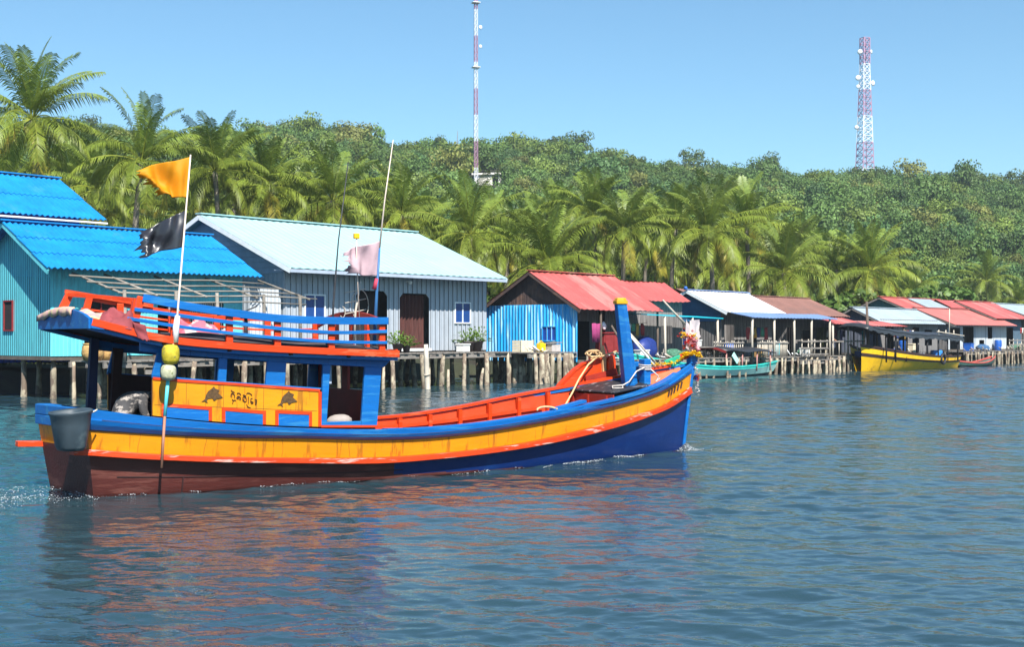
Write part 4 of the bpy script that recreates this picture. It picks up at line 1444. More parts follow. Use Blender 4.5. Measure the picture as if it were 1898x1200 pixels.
# ---------------------------------------------------------------- the far houses on the right
def simple_house(label, t, w, lx, ly, zf, ze, zr, roofm, wallm, gablem, ov=0.6, openings=(), ridge=0.5, pitch=0.4):
    o = bthing("stilt_house", label, "house", t, w)
    yr_ = ly*ridge
    gf = gable_fn(0, -ov, ze, yr_, zr, ly + ov, ze, 0.06)
    mb = MB()
    wall(mb, (0, 0), (1, 0), lx, zf, ze + 0.3, 0.25, 0.02, openings, 'board')
    mb.build("front_wall", wallm, o)
    mb = MB()
    wall(mb, (0, ly), (0, -1), ly, zf, lambda s: gf(ly - s), 0.25, 0.02, (), 'board', nrm=(-1, 0))
    mb.build("gable_wall", gablem, o)
    mb = MB()
    wall(mb, (lx, 0), (0, 1), ly, zf, gf, 0.25, 0.02, (), 'board', nrm=(1, 0))
    mb.build("gable_wall", gablem, o)
    MB().box(0.05, lx - 0.05, ly - 0.1, ly, zf, ze).build("back_wall", DARK_IN, o)
    MB().box(0, lx, 0.02, ly - 0.1, zf - 0.12, zf).build("floor", FLOOR_D, o)
    mb = MB()
    roof(mb, -0.5, lx + 0.4, -ov, ze, yr_, zr, pitch, 0.015)
    roof(mb, -0.5, lx + 0.4, ly + ov, ze, yr_, zr, pitch, 0.015)
    ro = mb.build("roof", roofm, o)
    MB().strip([(-0.55, yr_, zr + 0.04), (lx + 0.4, yr_, zr + 0.04)], 0.28, 0.05).build("ridge_cap", roofm, ro)
    mb = MB()
    mb.beam((-0.46, -ov, ze - 0.1), (-0.46, yr_, zr - 0.1), 0.05, 0.15)
    mb.build("barge_board", PLANK, ro)
    mb = MB()
    mb.beam((-0.46, ly + ov, ze - 0.1), (-0.46, yr_, zr - 0.1), 0.05, 0.15)
    mb.build("barge_board", PLANK, ro)
    g = random.Random(int(t*10))
    n = max(3, int(lx/1.8))
    for i in range(n):
        for j in range(2):
            pile(o, 0.3 + (lx - 0.6)*i/(n - 1), 0.3 + (ly - 1)*j, -1.9, zf - 0.05, 0.11, g)
    return o

simple_house("low house with a silver roof and dark grey gable behind the yellow boat's canopy", 46.0, -0.6, 10.0, 3.6, 1.1, 3.25, 4.42, SILVER_ROOF, PLANK_V, M("slate_gable", (0.09, 0.10, 0.13), 0.8, 0.2), 0.5,
             [(0.8, 2.2, 1.1, 3.0), (3.0, 4.4, 1.6, 2.7), (5.4, 6.6, 1.1, 3.0), (7.6, 9.0, 1.6, 2.8)], 0.55)
simple_house("large red-roofed house with a teal gable standing behind the silver roof", 57.6, 2.2, 11.0, 5.2, 1.1, 4.05, 5.52, RED_ROOF, PLANK_V, M("teal_gable", (0.05, 0.17, 0.19), 0.7, 0.2), 0.9)
aw = bthing("awning", "low red sheet roof strip left of the silver roof, over the canopy's bow end", "awning", 38.9, -2.6)
mb = MB()
roof(mb, 0, 6.8, -0.2, 3.02, 1.8, 3.38, 0.4, 0.015)
mb.build("sheet", RED_ROOF, aw)
for x in (0.3, 2.4, 4.4, 6.6):
    MB().tube([(x, 0, 0.4), (x, 0, 3.0)], 0.08, 7).build("post", DARKPOLE if x != 0.3 else TEAL_W, aw, smooth=True)
simple_house("house under a broad faded red roof with a white and dark panelled front", 58.4, -0.4, 12.4, 4.8, 1.25, 3.22, 4.62, RED_FADE, M("dirty_white_panels", (0.42, 0.45, 0.47), 0.7, 0.2, 1, st=(4, 4, 0.4), c2=(0.2, 0.25, 0.3), f2=0.35, sc2=0.8, st2=(3, 3, 0.3)), PLANK_V, 0.8,
             [(0.4, 2.4, 1.25, 3.0), (3.0, 5.2, 1.25, 3.1), (6.4, 7.5, 1.25, 2.0), (8.2, 9.2, 2.1, 3.1)], 0.55)
dm = bthing("roof_dormer", "tiny red gabled hut roof with a brown front between the two red roofs", "hut", 66.2, 2.6)
mb = MB()
roof(mb, -0.3, 5, -0.2, 4.75, 1.2, 5.45, 0.4, 0.015)
roof(mb, -0.3, 5, 2.6, 4.75, 1.2, 5.45, 0.4, 0.015)
mb.build("roof", RED_ROOF, dm)
MB().prism([(0, 0.1, 1.2), (0, 2.3, 1.2), (0, 2.3, 4.85), (0, 1.2, 5.38), (0, 0.1, 4.85)], (4.5, 0, 0)).build("wall", RUST, dm)
simple_house("red-roofed house at the right, blue-framed doorway in its shaded front", 69.5, 0.6, 7.6, 5.6, 1.3, 3.85, 5.42, RED_ROOF, M("slate_blue_wall", (0.07, 0.12, 0.17), 0.7, 0.2), PLANK_V, 0.8,
             [(1.2, 2.6, 1.3, 3.1), (4.0, 5.6, 1.3, 3.1)], 0.5)
simple_house("last house at the picture's right edge, silver roof over a long open porch", 77.5, 0.4, 16.0, 6.0, 1.3, 3.95, 5.35, SILVER_ROOF, M("porch_wall", (0.06, 0.07, 0.08), 0.8, 0.3), PLANK_V, 1.0,
             [(1.0, 2.6, 1.3, 3.0), (4.0, 6.0, 1.6, 2.9), (8.0, 10.0, 1.3, 3.0)], 0.5)
sl = bthing("solar_panel", "grey translucent sheet set into the large red roof", "roof sheet", 61.6, 2.0)
MB().prism([(0, 0.55, 4.62), (4.4, 0.55, 4.62), (4.4, 2.35, 5.42), (0, 2.35, 5.42)], (0, -0.02, 0.06)).build("sheet", SILVER_ROOF, sl)
pier("plank_pier", "rickety landing stage left of the yellow boat, under the person's porch", 33.6, -3.1, 5.4, 1.3, 1.06, 7, 2, 43)
pier("plank_pier", "low landing stage with pale stilts behind the turquoise boat's right end", 30.0, -3.2, 4.0, 1.5, 0.85, 6, 2, 44)
pier("plank_pier", "pale landing stage on stilts under the white panelled front", 57.6, -2.2, 8.4, 1.8, 1.12, 9, 2, 47)
pier("plank_pier", "plank stage at the far right with cream boxes on it", 66.0, -2.4, 12.5, 2.6, 1.12, 12, 2, 49)
railing(72.5, -2.2, 1.15, 9.0, 1.0, 34, "long picket rail of thin sticks before the last house", 1, 8)
railing(66.4, -2.3, 1.15, 4.5, 0.85, 6, "broken post railing before the blue-framed doorway", 2, 9)
for k, (t, w, s, lb) in enumerate(((70.4, -2.0, 0.5, "cream box on the far right stage, left of its twin"), (71.6, -2.1, 0.6, "larger cream box on the far right stage"))):
    b = bthing("storage_crate", lb, "crate", t, w, 1.13)
    MB().box(-s/2, s/2, -s/2, s/2, 0, s).build("body", CRATE, b, bevel=0.03)
    MB().box(-s/2 - 0.03, s/2 + 0.03, -s/2 - 0.03, s/2 + 0.03, s, s + 0.06).build("lid", CRATE, b)
clutter(59.0, 64.0, -1.9, 1.13, 22, 11, "jumble of driftwood on the pale stage by the white panelled front")
clutter(66.5, 70.0, -1.6, 1.13, 16, 12, "driftwood and nets on the far right stage")

# ---------------------------------------------------------------- more of what lies about on the decks
STYRO = M("foam_box_white", (0.62, 0.62, 0.60), 0.7, 0.1)
NET_G = M("net_green", (0.05, 0.14, 0.09), 0.95, 0.5, 9)
NET_B = M("net_blue", (0.04, 0.10, 0.20), 0.95, 0.5, 9)
CLOTHS = [M("cloth_%s" % n, c, 0.85, 0.2, 3) for n, c in (("red", (0.34, 0.04, 0.04)), ("navy", (0.03, 0.05, 0.16)), ("white", (0.58, 0.57, 0.54)), ("green", (0.05, 0.20, 0.12)), ("ochre", (0.42, 0.24, 0.05)))]
CN = ["red", "navy", "white", "green", "ochre"]

def net_heap(label, t, w, z, r, mat, seed):
    o = bthing("fishing_net_heap", label, "nets", t, w, z)
    MB().ball((0, 0, r*0.3), r, 16, 9, (1.3, 0.8, 0.6), jit=0.13, rng=random.Random(seed)).build("net", mat, o, smooth=True)
    g = random.Random(seed)
    for k in range(5):
        a = g.uniform(0, 6.28)
        MB().ball((r*0.9*math.cos(a), r*0.55*math.sin(a), r*0.55), 0.07, 8, 6, (1, 1, 1.4)).build("float", STYRO, o, smooth=True)
    return o

def laundry(t, w, z, n, seed, where, step=0.42):
    g = random.Random(seed)
    o = bthing("clothes_line", "line of washing strung " + where, "clothes line", t, w, z)
    MB().tube(catenary((-0.3, 0, 0.2), (n*step + 0.2, 0, 0.2), 0.08), 0.012, 5).build("line", DARKPOLE, o, smooth=True)
    for k in range(n):
        hh, ww = g.uniform(0.4, 0.75), g.uniform(0.26, 0.38)
        ph = g.uniform(0, 6)
        x0 = k*step
        c = k % 5 if seed % 2 else (k*2) % 5
        MB().grid([[(x0 + ww*i/6 - 0.02*r*math.sin(ph), 0.03*math.sin(i*1.7 + ph + r), 0.14 - hh*r/4 - (0.05 if r == 0 and i in (0, 6) else 0)) for i in range(7)] for r in range(5)]).build("garment", CLOTHS[c], o, smooth=True).modifiers.new("thick", 'SOLIDIFY').thickness = 0.025
    return o

laundry(13.4, -1.4, 2.85, 6, 1, "under the red roof right of the cupboard")
laundry(26.0, -1.6, 2.7, 6, 2, "before the plank wall under the pale blue lean-to")
laundry(47.0, -1.2, 2.6, 8, 3, "across the front of the silver-roofed house")
laundry(73.0, -0.8, 2.9, 9, 4, "across the last house's porch")
net_heap("green net heap with white floats on the pier under the red roof", 17.3, -2.3, 1.13, 0.55, NET_G, 1)
net_heap("blue net heap on the pier beneath the pale blue lean-to", 28.6, -1.7, 1.06, 0.5, NET_B, 2)
net_heap("green net heap beside the landing stage with pale stilts", 32.2, -2.0, 1.06, 0.5, NET_G, 3)
net_heap("blue net heap on the pale stage by the white panelled front", 62.5, -1.6, 1.13, 0.6, NET_B, 4)
net_heap("green net heap on the far right stage behind the cream boxes", 71.0, -1.2, 1.13, 0.6, NET_G, 5)

def lidbox(label, t, w, z, sx, sy, sz, mat, rz=0.0):
    o = bthing("storage_box", label, "box", t, w, z, rz=rz)
    MB().box(-sx/2, sx/2, -sy/2, sy/2, 0, sz).build("body", mat, o, bevel=0.02)
    MB().box(-sx/2 - 0.03, sx/2 + 0.03, -sy/2 - 0.03, sy/2 + 0.03, sz, sz + 0.07).build("lid", mat, o, bevel=0.015)
    return o

lidbox("white foam box on the long pier, left of the two plant pots", 2.9, -0.2, 1.57, 0.6, 0.4, 0.32, STYRO, 0.2)
lidbox("white foam box by the foot of the red roof's porch post", 14.5, -2.2, 1.13, 0.7, 0.45, 0.4, STYRO, -0.1)
lidbox("white foam box on the table right of the mooring post", 19.2, -2.5, 1.75, 0.6, 0.4, 0.3, STYRO, 0.1)
lidbox("ochre box behind the close picket railing", 27.0, -2.0, 1.06, 0.7, 0.5, 0.5, WICKER, 0.0)
lidbox("white foam box on the pier behind the three-plank rail", 31.6, -2.5, 1.06, 0.8, 0.5, 0.45, STYRO, 0.15)
lidbox("blue box at the back of the pale stage by the white panelled front", 60.6, -1.2, 1.13, 0.8, 0.6, 0.55, BLUE_PL, 0.1)
lidbox("cream box under the window of the silver-roofed house", 50.0, -1.2, 1.1, 0.9, 0.6, 0.6, CRATE, 0.0)
for k, (t, w, lb, mt) in enumerate(((13.6, -1.7, "blue barrel behind the mooring post, on the red roof's porch", BLUE_PL), (29.6, -1.5, "teal barrel beneath the pale blue lean-to", TURQ_TARP), (48.6, -1.1, "blue barrel before the silver-roofed house", BLUE_PL), (67.6, -0.9, "blue barrel before the faded red roof's right end", BLUE_PL))):
    b = bthing("barrel", lb, "barrel", t, w, 1.1)
    MB().lathe([(0.01, 0), (0.27, 0), (0.29, 0.1), (0.30, 0.45), (0.29, 0.8), (0.26, 0.9), (0.01, 0.9)]).build("body", mt, b, smooth=True)
    MB().lathe([(0.30, 0.28), (0.32, 0.31), (0.30, 0.34)]).lathe([(0.30, 0.55), (0.32, 0.58), (0.30, 0.61)]).build("hoop", mt, b, smooth=True)
clutter(44.0, 50.0, -1.4, 1.1, 26, 21, "scrap timber along the foot of the silver-roofed house")
clutter(73.0, 80.0, -1.6, 1.15, 22, 22, "scrap timber behind the long picket rail before the last house")
clutter(6.0, 7.4, -1.4, 1.53, 9, 23, "short sticks at the left end of the low pier")
g = random.Random(44)
for k in range(16):                                      # loose stakes standing in the water before the piers
    t = (-14.0, -12.2, -5.2, -3.1, 0.9, 3.4, 6.3, 7.7, 9.8, 13.2, 22.6, 26.5, 33.9, 36.2, 40.6, 44.2)[k]
    o = bthing("leaning_stake", "rough stake standing askew in the water along the piers", "stake", t + g.uniform(-.3, .3), -2.2 - g.uniform(0.1, 0.7) if t > 4 else -1.0 - g.uniform(0.0, 0.5), 0, "stakes in the water along the piers")
    a = g.uniform(-.35, .35)
    hgt = g.uniform(0.7, 1.6)
    MB().tube([(0, 0, -1.8), (a*0.5, 0.05, hgt*0.4), (a, 0.08, hgt)], [0.10, 0.08, 0.05], 8).build("stake", PILE, o, smooth=True)

# ================================================================ boats at the far shore
def boat_hull(parent, L, beam, sheer, mats, depth=0.45, nst=28, wl=0.72, bands=(), rake0=0.3, rake1=0.6, double=True):
    """lofted wooden hull along +x; sheer(s) gives the gunwale height; bands are painted strakes"""
    def hb(s):
        f = math.sin(math.pi*min(max(s*0.94 + 0.03, 0), 1))**0.55
        return beam/2*f
    def sec(s, q):
        zg = sheer(s)
        z = -depth + (zg + depth)*q
        b = hb(s)
        x = L*s + (-rake0*(1 - s)**6 + rake1*s**6)*(z/max(zg, .1))
        kk = min(1, q*1.25)
        return x, b*(0.05 + 0.95*kk**0.6), z
    qs = [0, 0.08, 0.18, 0.3, 0.42] + [b for b in bands] + [1.0]
    qs = sorted(set(qs))
    for bi in range(len(mats)):
        lo = bands[bi - 1] if bi > 0 else 0
        hi = bands[bi] if bi < len(bands) else 1.0
        mb = MB()
        qq = [q for q in qs if lo <= q <= hi]
        for sg in (-1, 1):
            rows = []
            for q in qq:
                row = []
                for i in range(nst + 1):
                    x, b, z = sec(i/nst, q)
                    off = 0.02*(bi % 2)
                    row.append((x, sg*(b + off), z))
                rows.append(row)
            mb.grid(rows)
        mb.build("hull" if bi == 0 else "strake", mats[bi], parent, smooth=True)
    mb = MB()
    for sg in (-1, 1):
        mb.strip([(sec(i/nst, 1)[0], sg*sec(i/nst, 1)[1], sec(i/nst, 1)[2]) for i in range(nst + 1)], 0.08, 0.09)
    mb.build("gunwale", mats[-1], parent)
    rows = [[(sec(i/nst, 0.62)[0], sec(i/nst, 0.62)[1]*y, sec(i/nst, 0.62)[2]) for y in (-0.97, 0, 0.97)] for i in range(nst + 1)]
    MB().grid(rows).build("deck", FLOOR_D, parent)
    return sec, hb

TURQ = M("turquoise_paint", (0.03, 0.46, 0.40), 0.45, 0.15, 2)
TURQ_L = M("pale_turquoise_paint", (0.42, 0.72, 0.66), 0.45, 0.1, 2)
HULL_DK = M("dark_hull", (0.02, 0.03, 0.035), 0.6, 0.3)
BOAT_Y = M("boat_yellow", (0.78, 0.45, 0.01), 0.45, 0.14, 2, c2=(0.55, 0.3, 0.02), f2=0.2)
BOAT_BR = M("boat_brown", (0.045, 0.022, 0.018), 0.6, 0.3)
BLACK_T = M("black_canopy", (0.025, 0.027, 0.032), 0.45, 0.3, 2)

bt_ = bthing("moored_boat", "long turquoise wooden boat with a black canopy moored behind the bow of the big boat", "boat", 12.6, -2.6, 0.0)
LT = 14.2
sec, hb = boat_hull(bt_, LT, 2.2, lambda s: 0.50 + 0.95*(1 - s)**3 + 0.34*s**4, [HULL_DK, TURQ_L, TURQ], 0.4, bands=(0.50, 0.84), rake0=0.5, rake1=0.7)
mb = MB()
mb.grid([[(7.9 + 5.4*i/10, y, 1.48 + 0.20*(1 - (y/1.0)**2) + 0.05*math.sin(i*1.1) - 0.10*i/10) for y in (-1.05, -0.5, 0, 0.5, 1.05)] for i in range(11)])
cn = mb.build("canopy", BLACK_T, bt_, smooth=True)
cn.modifiers.new("thick", 'SOLIDIFY').thickness = 0.05
MB().strip([(7.85, -1.05, 1.42), (7.85, -0.5, 1.60), (7.85, 0, 1.66), (7.85, 0.5, 1.60), (7.85, 1.05, 1.42)], 0.06, 0.12).build("canopy_front", MAROON, cn)
for x in (8.1, 9.8, 11.4, 12.9):
    for y in (-0.9, 0.9):
        MB().tube([(x, y, 0.3), (x + 0.05, y, 1.48)], 0.045, 6).build("post", DARKPOLE if y > 0 else M("pink_post", (0.42, 0.2, 0.18), 0.7, 0.2), bt_, smooth=True)
MB().box(8.6, 9.5, -0.5, 0.5, 0.3, 0.85).build("engine_box", BOAT_BR, bt_, bevel=0.03)
MB().beam((9.2, -0.98, 0.85), (8.7, -0.98, 1.3), 0.05, 0.3).build("side_board", TURQ_L, bt_)
MB().box(13.4, 14.2, -0.35, 0.35, 0.62, 0.68).build("stern_bench", TURQ_L, bt_)
nets = bthing("fishing_net_heap", "brownish pile of nets and rope on the turquoise boat's foredeck", "nets", 18.0, -2.8, 0.62)
MB().ball((0, 0, 0.12), 0.55, 12, 8, (1.6, 0.7, 0.5), jit=0.16, rng=random.Random(4)).build("net", M("net_brown", (0.22, 0.15, 0.12), 0.95, 0.5, 9), nets, smooth=True)
MB().tube([(0.5*math.cos(a*0.9)*1.3, 0.3*math.sin(a*0.9), 0.32 + 0.03*math.sin(a*2)) for a in range(16)], 0.03, 5).build("rope", M("red_rope", (0.4, 0.13, 0.1), 0.8), nets, smooth=True)

bt_ = bthing("moored_boat", "yellow wooden boat with brown strakes and a long black canopy moored at the right", "boat", 36.6, -3.6, 0.0)
LY = 15.4
sec, hb = boat_hull(bt_, LY, 2.7, lambda s: 0.82 + 0.95*(1 - s)**2.3 + 0.10*s**4, [BOAT_Y, BOAT_BR, BOAT_Y, BOAT_BR], 0.4, bands=(0.66, 0.76, 0.93), rake0=0.5, rake1=0.3)
mb = MB()
def cz(q):
    return 2.92 - 0.78*q + 0.18*math.sin(math.pi*q)*0 - 0.25*math.sin(math.pi*min(1, q*1.3))*0.6 + 0.12*max(0, 0.12 - q)
mb.grid([[(-1.4 + 15.2*i/24, y, cz(i/24) + 0.22*(1 - (y/1.3)**2) + 0.03*math.sin(i*1.7) - (0.22 if i == 0 else 0)) for y in (-1.35, -1.0, -0.5, 0, 0.5, 1.0, 1.35)] for i in range(25)])
cn = mb.build("canopy", BLACK_T, bt_, smooth=True)
cn.modifiers.new("thick", 'SOLIDIFY').thickness = 0.07
MB().grid([[(-1.4 + 15.2*i/48, -1.36 - 0.02*k, cz(i/48) + 0.03*math.sin(i*0.85) - (0.02, 0.13, 0.24 + 0.05*math.sin(i*1.9))[k]) for i in range(49)] for k in range(3)]).build("canopy_flap", BLACK_T, cn, smooth=True)
for i, x in enumerate((1.6, 3.0, 4.6, 6.4, 8.0, 9.8, 11.4, 13.2)):
    for y in (-1.15, 1.15):
        MB().tube([(x, y, 0.6), (x, y, cz((x + 1.4)/15.2) + 0.05)], 0.06, 6).build("post", BLACK_PL, bt_, smooth=True)
MB().beam((9.5, -1.2, 2.65), (14.2, -1.2, 2.35), 0.06, 0.06).build("roof_pole", POLE, bt_)
MB().tube([(13.0, -0.6, 2.2), (13.05, -0.6, 4.3)], 0.035, 6).build("antenna_pole", POLE, bt_, smooth=True)
for x in (10.0, 11.2, 12.6):
    MB().tube([(x, -1.1, 2.2), (x, -1.1, 2.75)], 0.04, 6).build("roof_post", POLE, bt_, smooth=True)
MB().box(5.6, 8.6, -0.7, 0.7, 0.5, 1.15).build("engine_house", M("boat_deck_grey", (0.2, 0.22, 0.26), 0.7, 0.25), bt_, bevel=0.03)
MB().box(0.6, 2.4, -0.6, 0.6, 0.95, 1.35).build("bow_locker", M("dull_blue", (0.05, 0.08, 0.2), 0.6, 0.2), bt_, bevel=0.03)
_ty = thing("tyre_fender", "black tyre fender hung on the yellow boat\'s side", "tyre", bank(36.6, -3.6), TH)
tr = MB().tube([(10.3 + 0.33*math.cos(a), -1.30, 0.72 + 0.33*math.sin(a)) for a in [i*6.2832/16 for i in range(17)]], 0.09, 8)
tr.build("tyre", BLACK_PL, _ty, smooth=True)
for x, cc, lb, r_, hh in ((3.7, BLUE_PL, "blue drum standing on the yellow boat's deck", 0.3, 0.75), (11.0, M("bright_blue_sheet", (0.03, 0.2, 0.6), 0.5, 0.2), "bright blue tub at the yellow boat's stern", 0.42, 0.6)):
    b = bthing("drum", lb, "drum", 36.6 + x, -4.1, 0.72)
    MB().lathe([(0.01, 0), (r_*0.9, 0), (r_, 0.12), (r_, hh*0.85), (r_*0.92, hh), (0.01, hh)]).build("body", cc, b, smooth=True)
    MB().lathe([(r_, hh*0.4), (r_ + 0.02, hh*0.43), (r_, hh*0.46)]).build("hoop", cc, b, smooth=True)

cn_ = bthing("canoe", "small dark canoe with a red inside moored right of the yellow boat", "boat", 52.8, -3.6, 0.0)
boat_hull(cn_, 6.2, 1.1, lambda s: 0.30 + 0.18*(2*s - 1)**2 + 0.25*s**5, [HULL_DK, M("canoe_green", (0.05, 0.12, 0.1), 0.6, 0.2), M("canoe_red", (0.45, 0.09, 0.07), 0.6, 0.2)], 0.25, nst=18, bands=(0.6, 0.86), rake0=0.4, rake1=0.5)
MB().box(1.4, 1.65, -0.42, 0.42, 0.22, 0.26).build("thwart", M("canoe_red2", (0.45, 0.09, 0.07), 0.6, 0.2), cn_)
MB().box(3.9, 4.15, -0.42, 0.42, 0.22, 0.26).build("thwart", M("canoe_red2", (0.45, 0.09, 0.07), 0.6, 0.2), cn_)

# ================================================================ the big fishing boat
BLUE = M("boat_blue", (0.002, 0.108, 0.365), 0.42, 0.14, 1.6, st=(0.6, 2, 3), c2=(0.02, 0.165, 0.39), f2=0.38, sc2=2.6, st2=(0.4, 2, 4), bump=0.18, bsc=9)
BLUE_D = M("boat_hull_blue", (0.0015, 0.016, 0.10), 0.38, 0.16, 1.4, st=(0.6, 2, 2), c2=(0.003, 0.026, 0.125), f2=0.28, sc2=1.3, bump=0.12, bsc=6)
YEL = M("boat_golden_yellow", (0.60, 0.235, 0.003), 0.42, 0.12, 1.2, st=(0.7, 2, 2), c2=(0.36, 0.135, 0.006), f2=0.36, sc2=3.2, st2=(2.6, 1, 0.4), bump=0.14, bsc=8)
ORA = M("boat_orange", (0.54, 0.042, 0.003), 0.42, 0.16, 1.6, st=(0.6, 2, 3), c2=(0.55, 0.10, 0.035), f2=0.26, sc2=3.0, st2=(0.5, 2, 3), bump=0.18, bsc=9)
ORA_W = M("boat_orange_worn", (0.54, 0.042, 0.003), 0.5, 0.2, 1.6, st=(0.6, 2, 3), c2=(0.52, 0.33, 0.28), f2=0.32, sc2=4.2, st2=(0.35, 2, 3), bump=0.25, bsc=9)
ORA_IN = M("boat_inner_orange", (0.50, 0.043, 0.004), 0.5, 0.2, 1.2, c2=(0.48, 0.05, 0.01), f2=0.3, sc2=1.6, bump=0.15)
REDB = M("boat_bottom_red", (0.062, 0.011, 0.008), 0.55, 0.28, 1.4, st=(0.5, 2, 2), c2=(0.12, 0.036, 0.027), f2=0.40, sc2=1.6, st2=(0.35, 1, 3), bump=0.3)
DRED = M("boat_dark_red", (0.24, 0.018, 0.008), 0.55, 0.2)
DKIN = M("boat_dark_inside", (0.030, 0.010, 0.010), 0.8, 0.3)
ROOF_T = M("boat_roof_top", (0.07, 0.06, 0.06), 0.8, 0.3, 3)
INK = M("lettering_paint", (0.035, 0.010, 0.006), 0.6, 0.2)
CAPY = M("mast_cap_yellow", (0.6, 0.33, 0.006), 0.4, 0.1)

BOAT_RZ = R(35.8)
BT = thing("fishing_boat", "large blue, yellow and orange wooden fishing boat with a roofed cabin under way in front", "boat", (-6.44, 19.08, 0), BOAT_RZ)

SH = smooth_tab([(-.12,1.28),(.9,1.12),(1.86,1.0),(3.07,.89),(4.4,.815),(5.4,.80),(6.0,.815),(7.5,.91),(8.73,1.03),(10.0,1.155),(10.9,1.29),(11.6,1.45),(12.5,1.80)])
BBt = smooth_tab([(-.12,.97),(.9,.87),(1.9,.79),(3.07,.73),(4.4,.645),(5.4,.625),(6.0,.645),(7.5,.75),(8.8,.88),(10.4,1.05),(11.3,1.19),(12.5,1.58)])
YBt = smooth_tab([(-.4,.74),(.9,.592),(3.07,.435),(4.4,.37),(5.4,.37),(6.0,.385),(7.5,.46),(8.8,.595),(10.4,.78),(11.6,.98),(12.5,1.33)])
OBt = smooth_tab([(-.4,.655),(.9,.514),(3.07,.355),(4.6,.275),(5.4,.285),(6.0,.30),(7.5,.375),(9.3,.55),(10.65,.72),(11.6,.895),(12.5,1.19)])
HBt = smooth_tab([(-.12,.95),(.9,1.1),(1.86,1.2),(3.07,1.25),(5.4,1.25),(6.5,1.21),(7.74,1.09),(9.13,.88),(10.8,.49),(11.8,.2),(12.5,.02)])
HWt = smooth_tab([(-.12,.74),(.9,.94),(2.6,1.06),(4.6,1.14),(6.5,1.10),(7.74,.95),(9.1,.70),(10.6,.36),(11.7,.12),(12.2,.02),(12.5,.01)])
sheer = lambda u: interp(SH, u)
def far_sheer(u):
    return sheer(u) + 0.20*float(sstep(6.0, 10.8, u))*(1 - float(sstep(11.4, 12.5, u)))

def hbz(u, z):
    w, b, s = interp(HWt, u), interp(HBt, u), sheer(u)
    if z <= 0:
        return max(0.02, w*(1 - (min(1, -z/0.5))**1.6*0.9))
    return w + (b - w)*min(1, z/s)**0.75

def u_ends(z):
    q = max(-0.3, z/1.85)
    return (-0.12 + 0.14*(1 - min(1, max(0, z)/1.0))), 12.18 + 0.30*q

NS = 72
def hull_rows(fz_list, sg, off=0.0):
    rows = []
    for fz in fz_list:
        row = []
        for i in range(NS + 1):
            s = i/NS
            z = fz(s*12.55 - 0.12)
            a, b = u_ends(z)
            u = a + (b - a)*s
            z = fz(u)
            v = hbz(u, z) if s < 1 else 0.012
            v = min(v, 0.012 + (1 - s)*3.2)
            if sg > 0:
                u -= 0.15*(1 - s)**10                   # the transom is set a little askew
            row.append((u, sg*(v + off), z))
        rows.append(row)
    return rows

def fl(tab, q):
    return lambda u: interp(tab, u)*q

lower = [lambda u: -0.5, lambda u: -0.32, lambda u: -0.12, lambda u: 0.0] + [fl(OBt, q) for q in (0.06, 0.12, 0.18, 0.25, 0.4, 0.55, 0.7, 0.85, 1.0)] + [fl(YBt, 1.0)]
mb = MB()
for sg in (-1, 1):
    rows = hull_rows(lower, sg)
    for i in range(len(rows) - 1):
        for j in range(NS):
            c = [rows[i][j], rows[i][j+1], rows[i+1][j+1], rows[i+1][j]]
            u = (c[0][0] + c[1][0])/2
            z = (c[0][2] + c[2][2])/2
            blue = u > 4.7 and z > 0.005 + 0.055*max(0, min(1, (7.8 - u)/3.0))
            mb.add(c, [(0, 1, 2, 3)], 1 if blue else 0)
tr_l = [r[0] for r in hull_rows(lower, -1)]
tr_r = [r[0] for r in hull_rows(lower, 1)]
for i in range(len(tr_l) - 1):
    mb.add([tr_l[i], tr_r[i], tr_r[i+1], tr_l[i+1]], [(0, 1, 2, 3)], 0)
hull = mb.build("hull", [REDB, BLUE_D], BT, smooth=False)
# plank seams on the bottom: thin grooves
for q in (0.5,):
    MB().strip([(p[0], p[1] - 0.004, p[2]) for p in hull_rows([fl(OBt, q)], -1)[0][2:30]], 0.012, 0.012).build("seam", DKIN, hull)
MB().strip([(1.25, -hbz(1.25, z) - 0.006, z) for z in (0.0, 0.08, 0.16, 0.24)], 0.012, 0.02, up=(1, 0, 0)).build("seam", DKIN, hull)

mids = [lambda u: interp(YBt, u), lambda u: (interp(YBt, u)*2 + interp(BBt, u))/3, lambda u: (interp(YBt, u) + interp(BBt, u)*2)/3, lambda u: interp(BBt, u)]
mb = MB()
for sg in (-1, 1):
    mb.grid(hull_rows(mids, sg, 0.012))
a = [r[0] for r in hull_rows(mids, -1, 0.012)]
b = [r[0] for r in hull_rows(mids, 1, 0.012)]
for i in range(3):
    mb.add([a[i], b[i], b[i+1], a[i+1]], [(0, 1, 2, 3)])
mb.build("yellow_strake", YEL, BT, smooth=True)

def wale(sg, sh):
    prof = [(0.0, 0.0), (0.045, 0.06), (0.085, 0.30), (0.10, 0.52), (0.06, 0.56), (0.06, 0.97), (0.03, 1.0), (-0.07, 1.0), (-0.07, 0.8)]
    rows = [[] for _ in prof]
    base = hull_rows([lambda u: sh(u)], sg)[0]
    for i in range(NS + 1):
        u = base[i][0]
        zb, zs = interp(BBt, u), sh(u)
        k = 1 if i < NS - 3 else (NS - i)/4 + 0.12
        for j, (o, q) in enumerate(prof):
            z = zb + (zs - zb)*q
            v = min(hbz(u, z), 0.02 + (1 - i/NS)*3.2) if i < NS else 0.02
            rows[j].append((u, sg*(v + o*k), z))
    return rows
mb = MB()
for sg, sh in ((-1, sheer), (1, far_sheer)):
    rw = wale(sg, sh)
    mb.grid(rw)
    e = [r[0] for r in rw]
    mb.add(e, [tuple(range(len(e)))])
ww = mb.build("gunwale", BLUE, BT, smooth=False)
